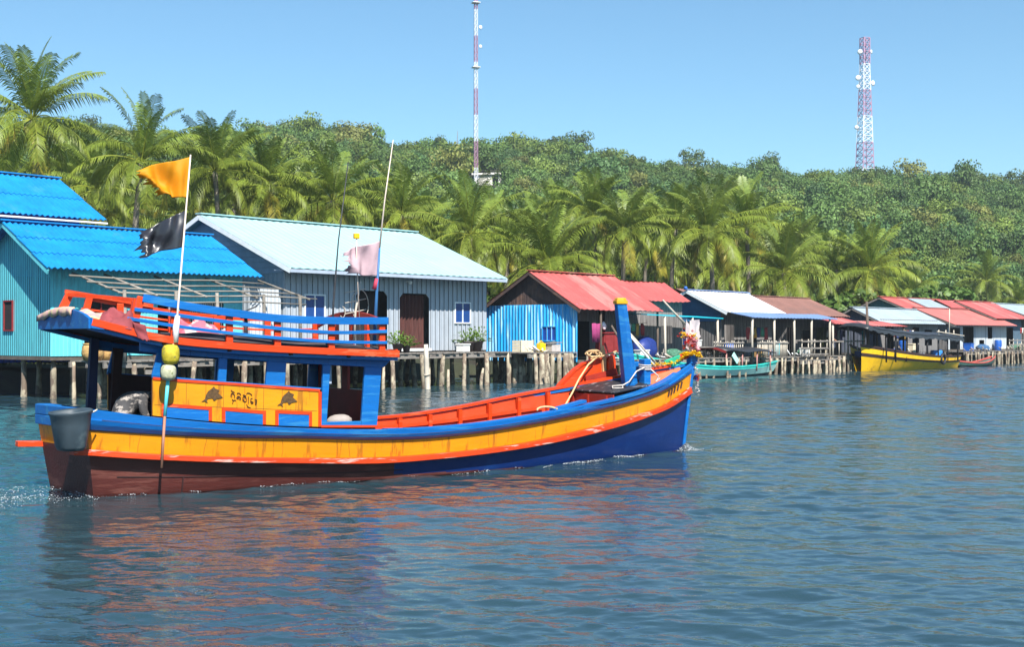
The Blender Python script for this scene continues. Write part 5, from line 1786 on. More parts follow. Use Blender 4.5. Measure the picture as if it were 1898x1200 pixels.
for za, zb in ((0.975, 1.12), (1.125, 1.275)):
    MB().prism([(-0.16, -0.95, za), (-0.31, 0.95, za), (-0.23, 0.95, za), (-0.08, -0.95, za)], (0, 0, zb - za)).build("transom_board", BLUE, BT, bevel=0.01)

for sg, ue in ((-1, -0.34), (1, -0.58)):
    pts, hs = [], []
    for i in range(60):
        u = -0.12 + (12.34 + 0.12)*i/59
        zz = (interp(YBt, u) + interp(OBt, u))/2
        ea, eb = u_ends(zz)
        sfr = i/59
        u = ea + (eb - ea)*sfr
        zz = (interp(YBt, u) + interp(OBt, u))/2
        v = max(min(hbz(u, zz + 0.05), 0.012 + (1 - sfr)*3.2), min(hbz(u, zz - 0.04), 0.012 + (1 - sfr)*3.2))
        pts.append((u, sg*(v + 0.05), zz))
        hs.append(interp(YBt, u) - interp(OBt, u))
    p0 = pts[0]
    pts = [(ue, p0[1] + sg*0.02, p0[2] + 0.02)] + pts
    hs = [hs[0]] + hs
    MB().strip(pts, [0.19]*(len(pts) - 8) + [0.17, 0.15, 0.14, 0.13, 0.12, 0.10, 0.08, 0.06], hs).build("rub_rail", ORA_W, BT, bevel=0.008)
# stem post
MB().strip([(12.17, 0, -0.45), (12.19, 0, 0), (12.27, 0, 0.55), (12.38, 0, 1.2), (12.50, 0, 1.80)], 0.07, 0.09, up=(0, 1, 0)).build("stem", BLUE, BT, bevel=0.01)
MB().box(12.36, 12.56, -0.07, 0.07, 1.74, 1.92).build("stem_head", BLUE, BT, bevel=0.02)

# inside of the bulwarks
for sg, sh in ((-1, sheer), (1, far_sheer)):
    rows = []
    us = [4.55 + (12.1 - 4.55)*i/44 for i in range(45)]
    for q in (0.0, 0.45, 0.97):
        rows.append([(u, sg*max(0.02, hbz(u, 0.35 + (sh(u) - 0.35)*q) - 0.09), 0.35 + (sh(u) - 0.35)*q) for u in us])
    MB().grid(rows).build("bulwark_lining", ORA_IN, BT, smooth=True)
    MB().strip([(u, sg*max(0.03, hbz(u, sh(u)) - 0.05), sh(u) + (0.022 if sg > 0 else -0.012)) for u in us[:-1]], 0.17, 0.045).build("cap_rail", ORA if sg > 0 else BLUE, BT)
    MB().strip([(u, sg*max(0.02, hbz(u, 0.7*sh(u)) - 0.12), 0.62*sh(u) + 0.16) for u in us[:28]], 0.05, 0.06).build("stringer", ORA_IN, BT)
    for k in range(9):
        u = 4.95 + 0.62*k
        v = hbz(u, sh(u)) - 0.13
        MB().prism([(u - 0.035, sg*v, 0.4), (u + 0.035, sg*v, 0.4), (u + 0.035, sg*v, sh(u) - 0.01), (u - 0.035, sg*v, sh(u) - 0.01)], (0, -sg*0.07, 0)).build("rib", ORA, BT)
MB().grid([[(u, y*(hbz(u, 0.5) - 0.04), 0.50) for y in (-1, 0, 1)] for u in [0.0 + 9.4*i/24 for i in range(25)]]).build("deck", DRED, BT)
FZT = smooth_tab([(9.85, 1.19), (10.4, 1.27), (11.0, 1.36), (11.5, 1.49), (12.15, 1.67)])
fz = lambda u, y: min(interp(FZT, u) + 0.12*y*max(0.02, hbz(u, 1.1)), (sheer(u) if y <= 0 else far_sheer(u)) - 0.03)
MB().grid([[(u, y*max(0.02, hbz(u, sheer(u)*0.95) - 0.05), fz(u, y)) for y in (-1, -0.5, 0, 0.5, 1)] for u in [9.85 + 2.3*i/16 for i in range(17)]]).build("foredeck", M("foredeck_salmon", (0.46, 0.115, 0.045), 0.6, 0.16, 2, st=(0.6, 3, 1), c2=(0.50, 0.20, 0.10), f2=0.3, sc2=2.5), BT)
v_ = hbz(9.85, 1.1) - 0.09
MB().box(9.82, 9.85, -v_, v_, 0.5, 1.20).build("bulkhead", DRED, BT)
for y in (-0.45, 0.1, 0.55):
    MB().box(9.78, 9.82, y - 0.03, y + 0.03, 0.5, 1.18).build("bulkhead_stud", DRED, BT)
HCM = M("hatch_black", (0.022, 0.022, 0.025), 0.5, 0.3, 3, c2=(0.30, 0.28, 0.28), f2=0.26, sc2=3, st2=(0.6, 3, 1))
hc = MB().prism([(9.92, -0.55, 1.215), (11.0, -0.32, 1.325), (11.25, 0.22, 1.42), (10.45, 0.50, 1.40), (9.75, 0.58, 1.245)], (0, 0, 0.03)).build("hatch_cover", HCM, BT, bevel=0.008)
# blue board lying on the near cap in the waist
MB().beam((8.15, -0.93, 0.985), (8.95, -0.84, 1.12), 0.14, 0.05).build("loose_board", BLUE, BT)

# bow wing board and cleat on the far side
wp = [(9.55, 0.80, 1.18), (9.72, 0.80, 1.36), (9.9, 0.80, 1.50), (10.06, 0.79, 1.63), (10.25, 0.77, 1.745), (10.45, 0.74, 1.80), (10.7, 0.71, 1.84), (10.95, 0.68, 1.88), (11.0, 0.66, 1.5), (10.4, 0.73, 1.38), (9.9, 0.79, 1.2)]
MB().prism(wp, (0, 0.06, 0)).build("wing_board", ORA, BT)
MB().strip([(p[0], p[1] + 0.03, p[2] + 0.02) for p in wp[:8]], 0.12, 0.04).build("wing_cap", ORA, BT)
MB().beam((10.25, 0.70, 1.40), (10.95, 0.58, 1.55), 0.04, 0.22).build("wing_brace", DRED, BT)
MB().prism([(10.78, 0.62, 1.45), (10.94, 0.62, 1.45), (10.97, 0.62, 1.78), (10.93, 0.62, 1.92), (10.83, 0.62, 1.92), (10.76, 0.62, 1.78)], (0, 0.10, 0)).build("cleat", ORA, BT, bevel=0.015)
MB().prism([(10.66, 0.66, 1.55), (10.74, 0.66, 1.55), (10.74, 0.66, 1.9), (10.68, 0.66, 2.12), (10.64, 0.66, 1.9)], (0, 0.06, 0)).build("cleat", M("boat_pale_wood", (0.5, 0.3, 0.14), 0.8, 0.2), BT)
# samson post
def post(mb, a, b, ra, rb, n, rot):
    vs = []
    for p, r in ((a, ra), (b, rb)):
        for j in range(n):
            t = rot + 2*math.pi*j/n
            vs.append((p[0] + r*math.cos(t), p[1] + r*math.sin(t), p[2]))
    return mb.add(vs, [tuple(range(n - 1, -1, -1)), tuple(range(n, 2*n))] + [(j, (j+1) % n, n + (j+1) % n, n + j) for j in range(n)])
pm = post(MB(), (10.80, 0.0, 1.25), (10.55, 0.0, 2.93), 0.165, 0.125, 6, 0.35).build("samson_post", BLUE, BT, bevel=0.012)
post(post(MB(), (10.55, 0, 2.93), (10.545, 0, 3.0), 0.145, 0.145, 6, 0.35), (10.545, 0, 3.0), (10.545, 0, 3.05), 0.12, 0.11, 6, 0.35).build("post_cap", CAPY, pm, bevel=0.008)
MB().box(11.0, 11.17, -0.20, -0.02, 1.34, 1.86).build("bitt", BLUE, BT, bevel=0.02)
MB().box(11.0, 11.14, 0.10, 0.24, 1.34, 1.80).build("bitt", BLUE, BT, bevel=0.02)

for q in (0.52,):
    MB().strip([(p[0], p[1] - 0.088, p[2]) for p in hull_rows([lambda u: interp(BBt, u) + (sheer(u) - interp(BBt, u))*0.535], -1)[0][1:68]], 0.016, 0.012).build("seam", DKIN, BT)
for u in (0.6, 1.55, 2.75, 3.9, 6.6):
    za, zb = interp(YBt, u) + 0.01, interp(BBt, u) - 0.01
    MB().strip([(u + 0.02*math.sin(u*7 + k), -hbz(u, za + (zb - za)*k/3) - 0.013, za + (zb - za)*k/3) for k in range(4)], 0.004, 0.006, up=(1, 0, 0)).build("seam", M("seam_ochre", (0.25, 0.10, 0.01), 0.8), BT)

# ---------------------------------------------------------------- cabin
CV = 1.0                      # half width to the outer face
roofz = smooth_tab([(-.15,2.45),(.87,2.215),(1.86,2.11),(3.09,2.035),(4.75,1.965)])
beamb = [(.6,2.09),(.84,2.06),(1.92,1.97),(3.17,1.88),(4.51,1.80),(4.8,1.79)]
sillt = [(.8,1.74),(1.18,1.70),(1.81,1.635),(2.58,1.57),(3.53,1.49),(4.6,1.42)]
ptop = [(.8,1.695),(1.18,1.655),(2.11,1.58),(3.53,1.45)]
gl = lambda u: sheer(u) + 0.02

def side(sg):
    y0 = sg*CV
    t = -sg*0.05
    nm = lambda nme: nme
    def P(poly, th=t, y=y0):
        return [(u, y, z) for u, z in poly], (0, th, 0)
    w = MB()
    us = [.62 + (4.66 - .62)*i/16 for i in range(17)]
    for a, b in zip(us[:-1], us[1:]):
        w.prism(*P([(a, interp(beamb, a)), (b, interp(beamb, b)), (b, interp(roofz, b) - 0.01), (a, interp(roofz, a) - 0.01)]))
    w.prism(*P([(4.66, 1.80), (4.80, 1.92), (4.80, 1.955), (4.66, 1.965)]))
    w.prism(*P([(.88, 2.06), (.80, 1.74), (.80, 1.70), (.95, 1.69), (.97, 1.72), (1.04, 2.05)]))
    for ta, tb, ba, bb in ((1.83, 1.96, 1.81, 1.94), (2.61, 2.93, 2.58, 2.90), (3.56, 3.69, 3.53, 3.62)):
        zb1, zb2 = interp(sillt, ba) - 0.005, interp(sillt, bb) - 0.005
        if ba > 3.5:
            zb1 = zb2 = gl(3.6)
        w.prism(*P([(ba, zb1), (bb, zb2), (tb, interp(beamb, tb)), (ta, interp(beamb, ta))]))
    w.prism(*P([(4.24, gl(4.3)), (4.53, gl(4.5)), (4.62, interp(beamb, 4.62)), (4.31, interp(beamb, 4.31))]))
    for a, b in ((.80, 1.4), (1.4, 1.9), (1.9, 2.6), (2.6, 3.53)):
        w.prism(*P([(a, interp(ptop, a) + 0.015), (b, interp(ptop, b) + 0.015), (b, interp(sillt, b)), (a, interp(sillt, a))]))
    w.prism(*P([(3.62, gl(3.6)), (4.24, gl(4.24)), (4.24, .94), (3.62, .95)]))
    cw = w.build("cabin_frame", BLUE, BT, bevel=0.006)
    # yellow panel
    pn = MB()
    us = [.81, 1.2, 1.6, 2.0, 2.4, 2.8, 3.2, 3.50]
    for a, b in zip(us[:-1], us[1:]):
        pn.prism(*P([(a, gl(a)), (b, gl(b)), (b, interp(ptop, b)), (a, interp(ptop, a))], t*0.6, y0 - sg*0.005))
    pnl = pn.build("side_panel", YEL, BT)
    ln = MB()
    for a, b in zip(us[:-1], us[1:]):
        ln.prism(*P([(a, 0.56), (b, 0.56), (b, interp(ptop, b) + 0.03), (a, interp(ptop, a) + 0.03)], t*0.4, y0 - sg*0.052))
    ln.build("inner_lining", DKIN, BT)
    sm = MB()
    for u in (1.05, 1.32, 1.62, 1.9, 2.24, 2.55, 2.86, 3.2):
        sm.beam((u - 0.01, y0 - sg*0.004, gl(u) + 0.02), (u, y0 - sg*0.004, interp(ptop, u) - 0.03), 0.005, 0.006, up=(0, 1, 0))
    sm.beam((0.83, y0 - sg*0.004, 1.31), (3.46, y0 - sg*0.004, 1.13), 0.005, 0.006, up=(0, 1, 0))
    sm.build("plank_seams", M("seam_brown", (0.16, 0.07, 0.01), 0.8, 0.3), pnl)
    tm = MB()
    yy = y0 + sg*0.008
    for a, b in zip(us[:-1], us[1:]):
        tm.prism(*P([(a, interp(ptop, a) - 0.022), (b, interp(ptop, b) - 0.022), (b, interp(ptop, b) + 0.018), (a, interp(ptop, a) + 0.018)], t*0.3, yy))
    tm.prism(*P([(3.475, gl(3.5)), (3.525, gl(3.5)), (3.53, 1.43), (3.48, 1.43)], t*0.3, yy))
    tm.prism(*P([(3.525, gl(3.6) - 0.005), (4.55, gl(4.5) - 0.005), (4.55, gl(4.5) + 0.03), (3.525, gl(3.6) + 0.03)], t*0.3, yy))
    tm.build("trim", ORA, BT)
    for a, b, za, zb in ((.99, 1.66, 1.275, 1.205), (1.92, 2.53, 1.185, 1.115), (2.79, 3.31, 1.115, 1.075)):
        k = 0.05
        c = MB().prism(*P([(a, gl(a) - 0.005), (b, gl(b) - 0.005), (b, zb), (a, za)], t*0.2, y0 + sg*0.004)).build("locker_door", BLUE, BT)
        f = MB()
        f.prism(*P([(a - k, gl(a)), (a, gl(a)), (a, za + k), (a - k, za + k)], t*0.3, y0 + sg*0.012))
        f.prism(*P([(b, gl(b)), (b + k, gl(b)), (b + k, zb + k), (b, zb + k)], t*0.3, y0 + sg*0.012))
        f.prism(*P([(a, za), (b, zb), (b, zb + k), (a, za + k)], t*0.3, y0 + sg*0.012))
        f.build("door_trim", ORA, c)
    return cw, pnl

near_frame, near_panel = side(-1)
side(1)
# front wall of the cabin with two openings, and the maroon inside
fw = MB()
fw.box(4.48, 4.53, -0.95, 0.95, 0.5, 1.42)
for a, b in ((-0.95, -0.72), (-0.10, 0.10), (0.72, 0.95)):
    fw.box(4.48, 4.53, a, b, 1.42, 1.80)
fw.box(4.48, 4.56, -0.95, 0.95, 1.80, 1.95)
fw.build("cabin_front", DRED, BT)
MB().box(3.70, 3.76, -0.90, -0.70, 1.55, 1.88).build("notice_board", M("pale_board", (0.30, 0.36, 0.46), 0.7, 0.2), BT)
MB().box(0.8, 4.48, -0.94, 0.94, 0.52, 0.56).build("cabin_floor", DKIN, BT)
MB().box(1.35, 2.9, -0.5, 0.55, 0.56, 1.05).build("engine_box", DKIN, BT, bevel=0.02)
MB().prism([(0.78, 0.95, 0.6), (0.90, 0.95, 0.6), (1.02, 0.95, 2.10), (0.88, 0.95, 2.12)], (0, -0.10, 0)).build("aft_post", DKIN, BT)
MB().prism([(0.42, 0.90, 0.9), (0.56, 0.90, 0.9), (0.62, 0.90, 2.26), (0.50, 0.90, 2.28)], (0, -0.10, 0)).build("aft_post", M("post_navy", (0.004, 0.012, 0.055), 0.6, 0.2), BT)
MB().box(0.15, 0.8, -0.85, 0.85, 0.72, 0.78).build("stern_thwart", DRED, BT)

# Khmer name, strokes measured from the photograph in metres on the panel
def stroke(mb, pts, wd=0.011, y=-CV - 0.006):
    for a, b in zip(pts[:-1], pts[1:]):
        mb.beam((a[0], y, a[1]), (b[0], y, b[1]), wd, 0.006, up=(0, 1, 0))
tx = MB()
U0, Z0, S = 2.00, 1.545, 0.0082/20.0
def G(*pp):
    stroke(tx, [(U0 + (x - 340)*S*1.15, Z0 - (y - 440)*S*1.05 - (x - 340)*S*0.33) for x, y in pp], 0.0095)
G((370, 560), (400, 585), (450, 590), (490, 600)); G((375, 545), (385, 575)); G((360, 780), (370, 690), (400, 650), (450, 660), (490, 690), (490, 790)); G((395, 790), (400, 710)); G((405, 860), (440, 900), (435, 970), (415, 1005)); G((440, 900), (480, 870), (540, 865))
G((575, 640), (590, 590), (640, 580), (690, 600), (700, 640)); G((560, 770), (600, 700), (640, 690), (690, 720), (700, 790)); G((560, 770), (590, 790), (620, 750)); G((640, 690), (640, 790)); G((660, 790), (690, 800))
G((770, 610), (800, 600), (890, 610)); G((770, 800), (770, 700), (810, 650), (860, 660), (890, 700), (895, 790), (860, 820), (800, 815), (770, 800)); G((800, 740), (800, 800))
G((975, 610), (960, 640), (960, 860)); G((900, 540), (930, 490), (1000, 475), (1060, 500), (1090, 545)); G((905, 890), (920, 950), (970, 985), (1040, 980)); G((1110, 630), (1050, 650), (1040, 760), (1060, 820), (1120, 800), (1130, 760), (1060, 745))
G((1190, 650), (1270, 650)); G((1195, 720), (1235, 730), (1240, 780), (1215, 820), (1195, 790)); G((1235, 730), (1265, 700))
tx.build("lettering", INK, near_panel)
# leaping fish emblems either side of the name
def fish(u0, z0):
    pts = [(128, 1088), (150, 1070), (156, 1046), (170, 1020), (194, 1000), (206, 986), (213, 999), (240, 1006), (232, 1026), (262, 1050), (226, 1060), (206, 1076), (196, 1059), (170, 1064), (161, 1078), (168, 1092), (148, 1082)]
    poly = [(u0 + (x - 195)*0.00255, -CV - 0.0035, z0 - (y - 1035)*0.00245 - (x - 195)*0.0003) for x, y in pts]
    MB().prism(poly, (0, -0.004, 0)).build("fish_emblem", M("emblem_brown", (0.085, 0.045, 0.015), 0.6, 0.5, 30), near_panel)
fish(1.715, 1.44)
fish(2.94, 1.345)
# number at the bow: dark slanting strokes
nb = MB()
for k, u in enumerate((11.60, 11.70, 11.80, 11.92, 12.04)):
    z = interp(YBt, u) + (interp(BBt, u) - interp(YBt, u))*0.62
    v = -(min(hbz(u, z), 0.012 + (1 - (u + 0.12)/12.5)*3.2) + 0.024)
    nb.beam((u - 0.012, v - 0.004, z - 0.055), (u + 0.025, v - 0.006, z + 0.075), 0.03, 0.012, up=(0.3, 1, 0))
nb.build("bow_number", INK, BT)

# ---------------------------------------------------------------- roof with fascia, rails
def rz(u, v):
    return interp(roofz, u) + 0.10 + 0.10*(1 - (v/1.22)**2)
us = [-0.15 + 4.95*i/30 for i in range(31)]
vs_ = [-1.22 + 2.44*j/10 for j in range(11)]
rg = MB().grid([[(u, v, rz(u, v) - 0.02) for v in vs_] for u in us])
rg.grid([[(u, v, rz(u, v) - 0.09) for v in vs_] for u in us])
rf = rg.build("roof", ROOF_T, BT, smooth=True)
for sg in (-1, 1):
    MB().strip([(u, sg*1.235, interp(roofz, u) + 0.052) for u in us], 0.05, 0.105).build("roof_fascia", ORA, rf, bevel=0.006)
    MB().strip([(u, sg*1.12, interp(roofz, u) - 0.03) for u in us], 0.16, 0.05).build("roof_beam", BLUE, rf)
fa = MB()
for j in range(10):
    a, b = vs_[j], vs_[j + 1]
    fa.prism([(-0.19, a, 2.41), (-0.19, b, 2.41), (-0.19, b, rz(-.15, b) + 0.05*(1 - (b/1.22)**4)), (-0.19, a, rz(-.15, a) + 0.05*(1 - (a/1.22)**4))], (0.05, 0, 0))
fa.build("aft_fascia", BLUE, rf)
MB().prism([(-0.16, -1.255, 2.415), (0.02, -1.25, 2.395), (0.02, -1.25, 2.50), (-0.16, -1.255, 2.56)], (0, 0.04, 0)).build("corner_board", BLUE, rf)
MB().box(4.76, 4.80, -1.2, 1.2, 1.985, 2.09).build("front_fascia", ORA, rf)
for u in (0.9, 1.9, 2.9, 3.9):
    MB().strip([(u, v, rz(u, v) - 0.11) for v in vs_], 0.06, 0.05).build("roof_frame", DKIN, rf)

rt = [(.59,2.85),(1.11,2.76),(1.94,2.65),(2.69,2.575),(3.65,2.545),(4.62,2.55)]
rm = [(.47,2.685),(1.11,2.605),(1.94,2.505),(2.69,2.42),(3.65,2.36),(4.60,2.38)]
rl = [(.36,2.555),(1.11,2.445),(1.94,2.345),(2.69,2.275),(3.65,2.215),(4.60,2.20)]
for sg in (-1, 1):
    for tab, hgt, th in ((rt, 0.115, 0.035), (rm, 0.055, 0.03), (rl, 0.05, 0.03)):
        T = smooth_tab(tab, 24)
        k = 0 if sg < 0 else 0.05
        MB().strip([(u, sg*1.20, z + k) for u, z in T], th, hgt if sg < 0 else hgt*0.6).build("guard_rail", BLUE if sg < 0 else ORA, BT, bevel=0.005)
    for u in (0.58, 1.07, 1.92, 2.70, 3.62, 4.53):
        z0, z1 = rz(u, 1.15) - 0.05, interp(rt, u) + (0.02 if sg < 0 else 0.06)
        lean = 0.14 if u < 0.7 else 0.0
        MB().beam((u - lean, sg*1.155, z0), (u, sg*1.155, z1), 0.05, 0.105, up=(1, 0, 0)).build("rail_post", ORA, BT, bevel=0.006)
        MB().beam((u - 0.10 - lean, sg*1.18, z0 + 0.015), (u + 0.10 - lean, sg*1.18, z0 + 0.0), 0.05, 0.06).build("post_foot", ORA, BT)
# far rail runs further aft: the orange frame at the stern end of the roof
MB().strip([(0.20, 1.15, 3.00), (0.9, 1.15, 2.90), (1.6, 1.15, 2.79)], 0.05, 0.06).build("guard_rail", ORA, BT)
MB().beam((0.10, 1.12, 2.62), (0.28, 1.15, 2.98), 0.05, 0.12, up=(1, 0, 0)).build("rail_post", ORA, BT)
MB().beam((0.78, -0.2, rz(.75, 0) - 0.03), (0.85, -0.2, 2.86), 0.10, 0.10, up=(1, 0, 0)).build("rail_post", ORA, BT)
MB().strip([(0.25, 1.1, 2.95), (0.55, 0.4, 2.90), (0.85, -0.25, 2.84)], 0.05, 0.06).build("guard_rail", ORA, BT)
# arched board across the front of the roof
ar = MB()
n = 16
for i in range(n):
    a, b = -1.15 + 2.3*i/n, -1.15 + 2.3*(i + 1)/n
    f = lambda v: 2.55 + 0.17*(1 - (v/1.15)**2)
    ar.prism([(4.55, a, f(a) - 0.10), (4.55, b, f(b) - 0.10), (4.55, b, f(b)), (4.55, a, f(a))], (0.05, 0, 0))
ar.build("arch_board", DRED, BT)
for v in (-0.62, -0.1, 0.45):
    MB().beam((4.56, v, rz(4.6, v) - 0.05), (4.56, v, 2.60), 0.05, 0.10, up=(0, 1, 0)).build("rail_post", ORA, BT)
MB().strip([(4.58, -1.15, 2.36), (4.58, 1.15, 2.36)], 0.03, 0.05).build("guard_rail", DRED, BT)

# ---------------------------------------------------------------- things carried by the boat (each its own object)
def on_boat(name, label, cat, u, v, z, group=None, rzz=0.0):
    c, s = math.cos(BOAT_RZ), math.sin(BOAT_RZ)
    return thing(name, label, cat, (-6.44 + u*c - v*s, 19.08 + u*s + v*c, z), BOAT_RZ + rzz, group)

def cloth(corners, nu, nv, amp, seed, ax=(0, 1, 0), freq=6.0):
    """rippled cloth between hoist (a=0) and fly (a=1); corners = hoist top, hoist bottom, fly top, fly bottom"""
    g = random.Random(seed)
    p1, p2, p3 = g.uniform(0, 6), g.uniform(0, 6), g.uniform(0, 6)
    ht, hb_, ft, fb = [Vector(c) for c in corners]
    ax = Vector(ax)
    rows = []
    for j in range(nv + 1):
        b = j/nv
        row = []
        jag = 1 - 0.10*abs(math.sin(8*b + p1)) - 0.09*abs(math.sin(21*b + p2))
        for i in range(nu + 1):
            a = i/nu*jag
            p = (ht.lerp(hb_, b)).lerp(ft.lerp(fb, b), a)
            w = amp*a**0.6*(math.sin(freq*a + 2.2*b + p1) + 0.5*math.sin(1.9*freq*a - 4*b + p2) + 0.35*math.sin(7*b + 3*a + p3))
            p = p + ax*w + Vector((0, 0, 1))*amp*0.35*a*math.sin(freq*0.8*a + 5*b + p2)
            row.append(tuple(p))
        rows.append(row)
    return MB().grid(rows)

ORF = M("flag_orange", (0.76, 0.31, 0.004), 0.65, 0.14, 2, trans=0.35)
BKF = M("flag_black", (0.018, 0.018, 0.024), 0.32, 0.3, 3, spec=0.7)
PKF = M("flag_faded_pink", (0.52, 0.37, 0.41), 0.7, 0.2, 2.2, c2=(0.16, 0.10, 0.14), f2=0.35, sc2=1.4, st2=(0.6, 1, 2.4), trans=0.25)
POLE_W = M("flagpole_pale", (0.60, 0.50, 0.42), 0.7, 0.15, 3)
CYAN_P = M("flagpole_cyan", (0.10, 0.55, 0.62), 0.5, 0.12)
BROWN_P = M("flagpole_brown", (0.30, 0.14, 0.09), 0.7, 0.2)
FP = on_boat("flagpole", "long slanting pole lashed to the cabin side, an orange flag above a tattered black flag", "flagpole", 0, 0, 0)
MB().tube([(0.95, -1.24, 1.72), (1.08, -1.25, 2.6), (1.30, -1.2, 4.95)], [0.016, 0.016, 0.011], 7).build("pole", POLE_W, FP, smooth=True)
MB().tube([(0.885, -1.27, 1.16), (0.95, -1.24, 1.72)], 0.027, 8).build("lower_pole", CYAN_P, FP, smooth=True)
MB().tube([(0.815, -1.33, 0.42), (0.885, -1.27, 1.16)], 0.021, 8).build("pole_foot", BROWN_P, FP, smooth=True)
MB().tube([(1.055, -1.25, 2.21), (1.06, -1.25, 2.42), (1.085, -1.25, 2.60)], [0.04, 0.048, 0.036], 10).build("lashing", M("white_wrap", (0.66, 0.68, 0.7), 0.7, 0.15, 6), FP, smooth=True)
cloth([(1.30, -1.2, 4.92), (1.25, -1.21, 4.32), (0.38, -1.1, 4.64), (0.78, -1.15, 4.34)], 44, 30, 0.085, 3, freq=11).build("flag", ORF, FP, smooth=True, label="bright orange flag").modifiers.new("thick", 'SOLIDIFY').thickness = 0.006
cloth([(1.235, -1.2, 4.14), (1.185, -1.21, 3.60), (0.46, -1.1, 3.74), (0.50, -1.1, 3.42)], 40, 24, 0.085, 8, freq=10).build("flag", BKF, FP, smooth=True, label="tattered black flag").modifiers.new("thick", 'SOLIDIFY').thickness = 0.006
for z, r, hgt, mt, lb in ((1.895, 0.128, 0.29, M("buoy_yellow", (0.42, 0.34, 0.02), 0.75, 0.3, 10, c2=(0.22, 0.2, 0.05), f2=0.3, sc2=14, bump=0.5, bsc=14), "yellow ribbed float threaded on the slanting flagpole, the upper one"),
                          (1.665, 0.112, 0.235, M("buoy_pale", (0.40, 0.40, 0.27), 0.8, 0.3, 10, c2=(0.2, 0.22, 0.1), f2=0.35, sc2=14, bump=0.5, bsc=14), "pale speckled float threaded on the slanting flagpole, the lower one")):
    bo = on_boat("net_float", lb, "float", 0.93 + (z - 1.6)*0.14, -1.27, z, "floats on the flagpole")
    MB().lathe([(0.03, 0), (r*0.72, 0.015), (r*0.94, hgt*0.22), (r, hgt*0.5), (r*0.94, hgt*0.78), (r*0.72, hgt - 0.015), (0.03, hgt)], n=18).build("float", mt, bo, smooth=True)

ANT = M("antenna_black", (0.03, 0.03, 0.035), 0.5, 0.2)
a1 = on_boat("whip_antenna", "thin dark whip antenna on the boat's roof, the left one, without a flag", "antenna", 3.95, -0.55, 2.15)
MB().tube([(0, 0, 0), (0.03, 0, 0.7), (0.12, 0, 1.7), (0.30, 0, 3.0)], [0.02, 0.016, 0.011, 0.008], 6).build("whip", ANT, a1, smooth=True)
MB().tube([(0, 0, 0), (0.01, 0, 0.35)], 0.03, 8).build("base", ANT, a1, smooth=True)
a2 = on_boat("whip_antenna", "pale whip antenna on the roof's front carrying the faded pink flag", "antenna", 4.62, -0.75, 2.15)
MB().tube([(0, 0, 0), (0.05, 0, 0.9), (0.10, 0, 1.6)], [0.035, 0.025, 0.018], 7).build("base", M("antenna_blue", (0.03, 0.12, 0.28), 0.5, 0.2), a2, smooth=True)
MB().tube([(0.10, 0, 1.6), (0.20, 0, 2.4), (0.36, 0, 3.4)], [0.016, 0.012, 0.007], 6).build("whip", POLE_W, a2, smooth=True)
cloth([(0.115, 0.0, 1.72), (0.07, 0, 1.14), (-0.60, 0.12, 1.50), (-0.50, 0.1, 1.16)], 40, 26, 0.075, 12, freq=9).build("flag", PKF, a2, smooth=True, label="faded pink and purple flag").modifiers.new("thick", 'SOLIDIFY').thickness = 0.006
MB().tube([(0.05, 0, 1.10), (0.02, 0.02, 0.92)], [0.03, 0.045], 6).build("ribbon", M("ribbon_red", (0.45, 0.04, 0.08), 0.7), a2, smooth=True)
MB().box(-0.34, -0.24, 0.04, 0.10, 1.74, 1.83).build("lamp", M("lamp_yellow", (0.75, 0.42, 0.01), 0.5, 0.1), a2, bevel=0.015)
MB().tube([(-0.29, 0.07, 1.74), (-0.27, 0.1, 1.4), (-0.2, 0.1, 0.1)], 0.009, 5).build("lamp_stem", POLE_W, a2, smooth=True)
ta = on_boat("television_antenna", "small pale looped television antenna on the roof under the pink flag", "antenna", 4.50, -0.30, 2.2)
MB().tube([(0, 0, 0), (0.02, 0, 0.5), (0.12, 0, 1.02)], [0.022, 0.02, 0.014], 6).build("pole", POLE, ta, smooth=True)
for z in (0.5, 0.68, 0.85):
    MB().tube([(-0.2, -0.05, z - 0.03), (0.25, 0.05, z + 0.05)], 0.008, 5).build("element", POLE, ta, smooth=True)
MB().tube([(0.12 + 0.16*math.cos(a), 0.02, 0.62 + 0.26*math.sin(a)) for a in [i*6.2832/18 for i in range(19)]], 0.008, 5).build("loop", POLE, ta, smooth=True)
MB().tube([(-0.22, 0, 0.42 + 0.1*math.cos(a)) if False else (-0.22 + 0.05*math.sin(a), 0, 0.5 + 0.09*math.cos(a)) for a in [i*0.5 for i in range(9)]], 0.008, 5).build("hook", POLE, ta, smooth=True)
rw_ = on_boat("reel", "small dark winch with a handle on the boat's roof, seen against the grey house", "winch", 2.95, 0.55, 2.3)
MB().lathe([(0.01, -0.06), (0.09, -0.06), (0.09, -0.04), (0.05, -0.03), (0.05, 0.03), (0.09, 0.04), (0.09, 0.06), (0.01, 0.06)], (0, 0, 0.35)).build("drum", ANT, rw_, smooth=True)
MB().tube([(0, 0, -0.1), (0, 0, 0.3)], 0.03, 7).build("stand", ANT, rw_, smooth=True)
MB().tube([(-0.5, 0, 0.34), (0, 0, 0.42), (0.2, 0, 0.5)], 0.012, 5).build("handle", ANT, rw_, smooth=True)

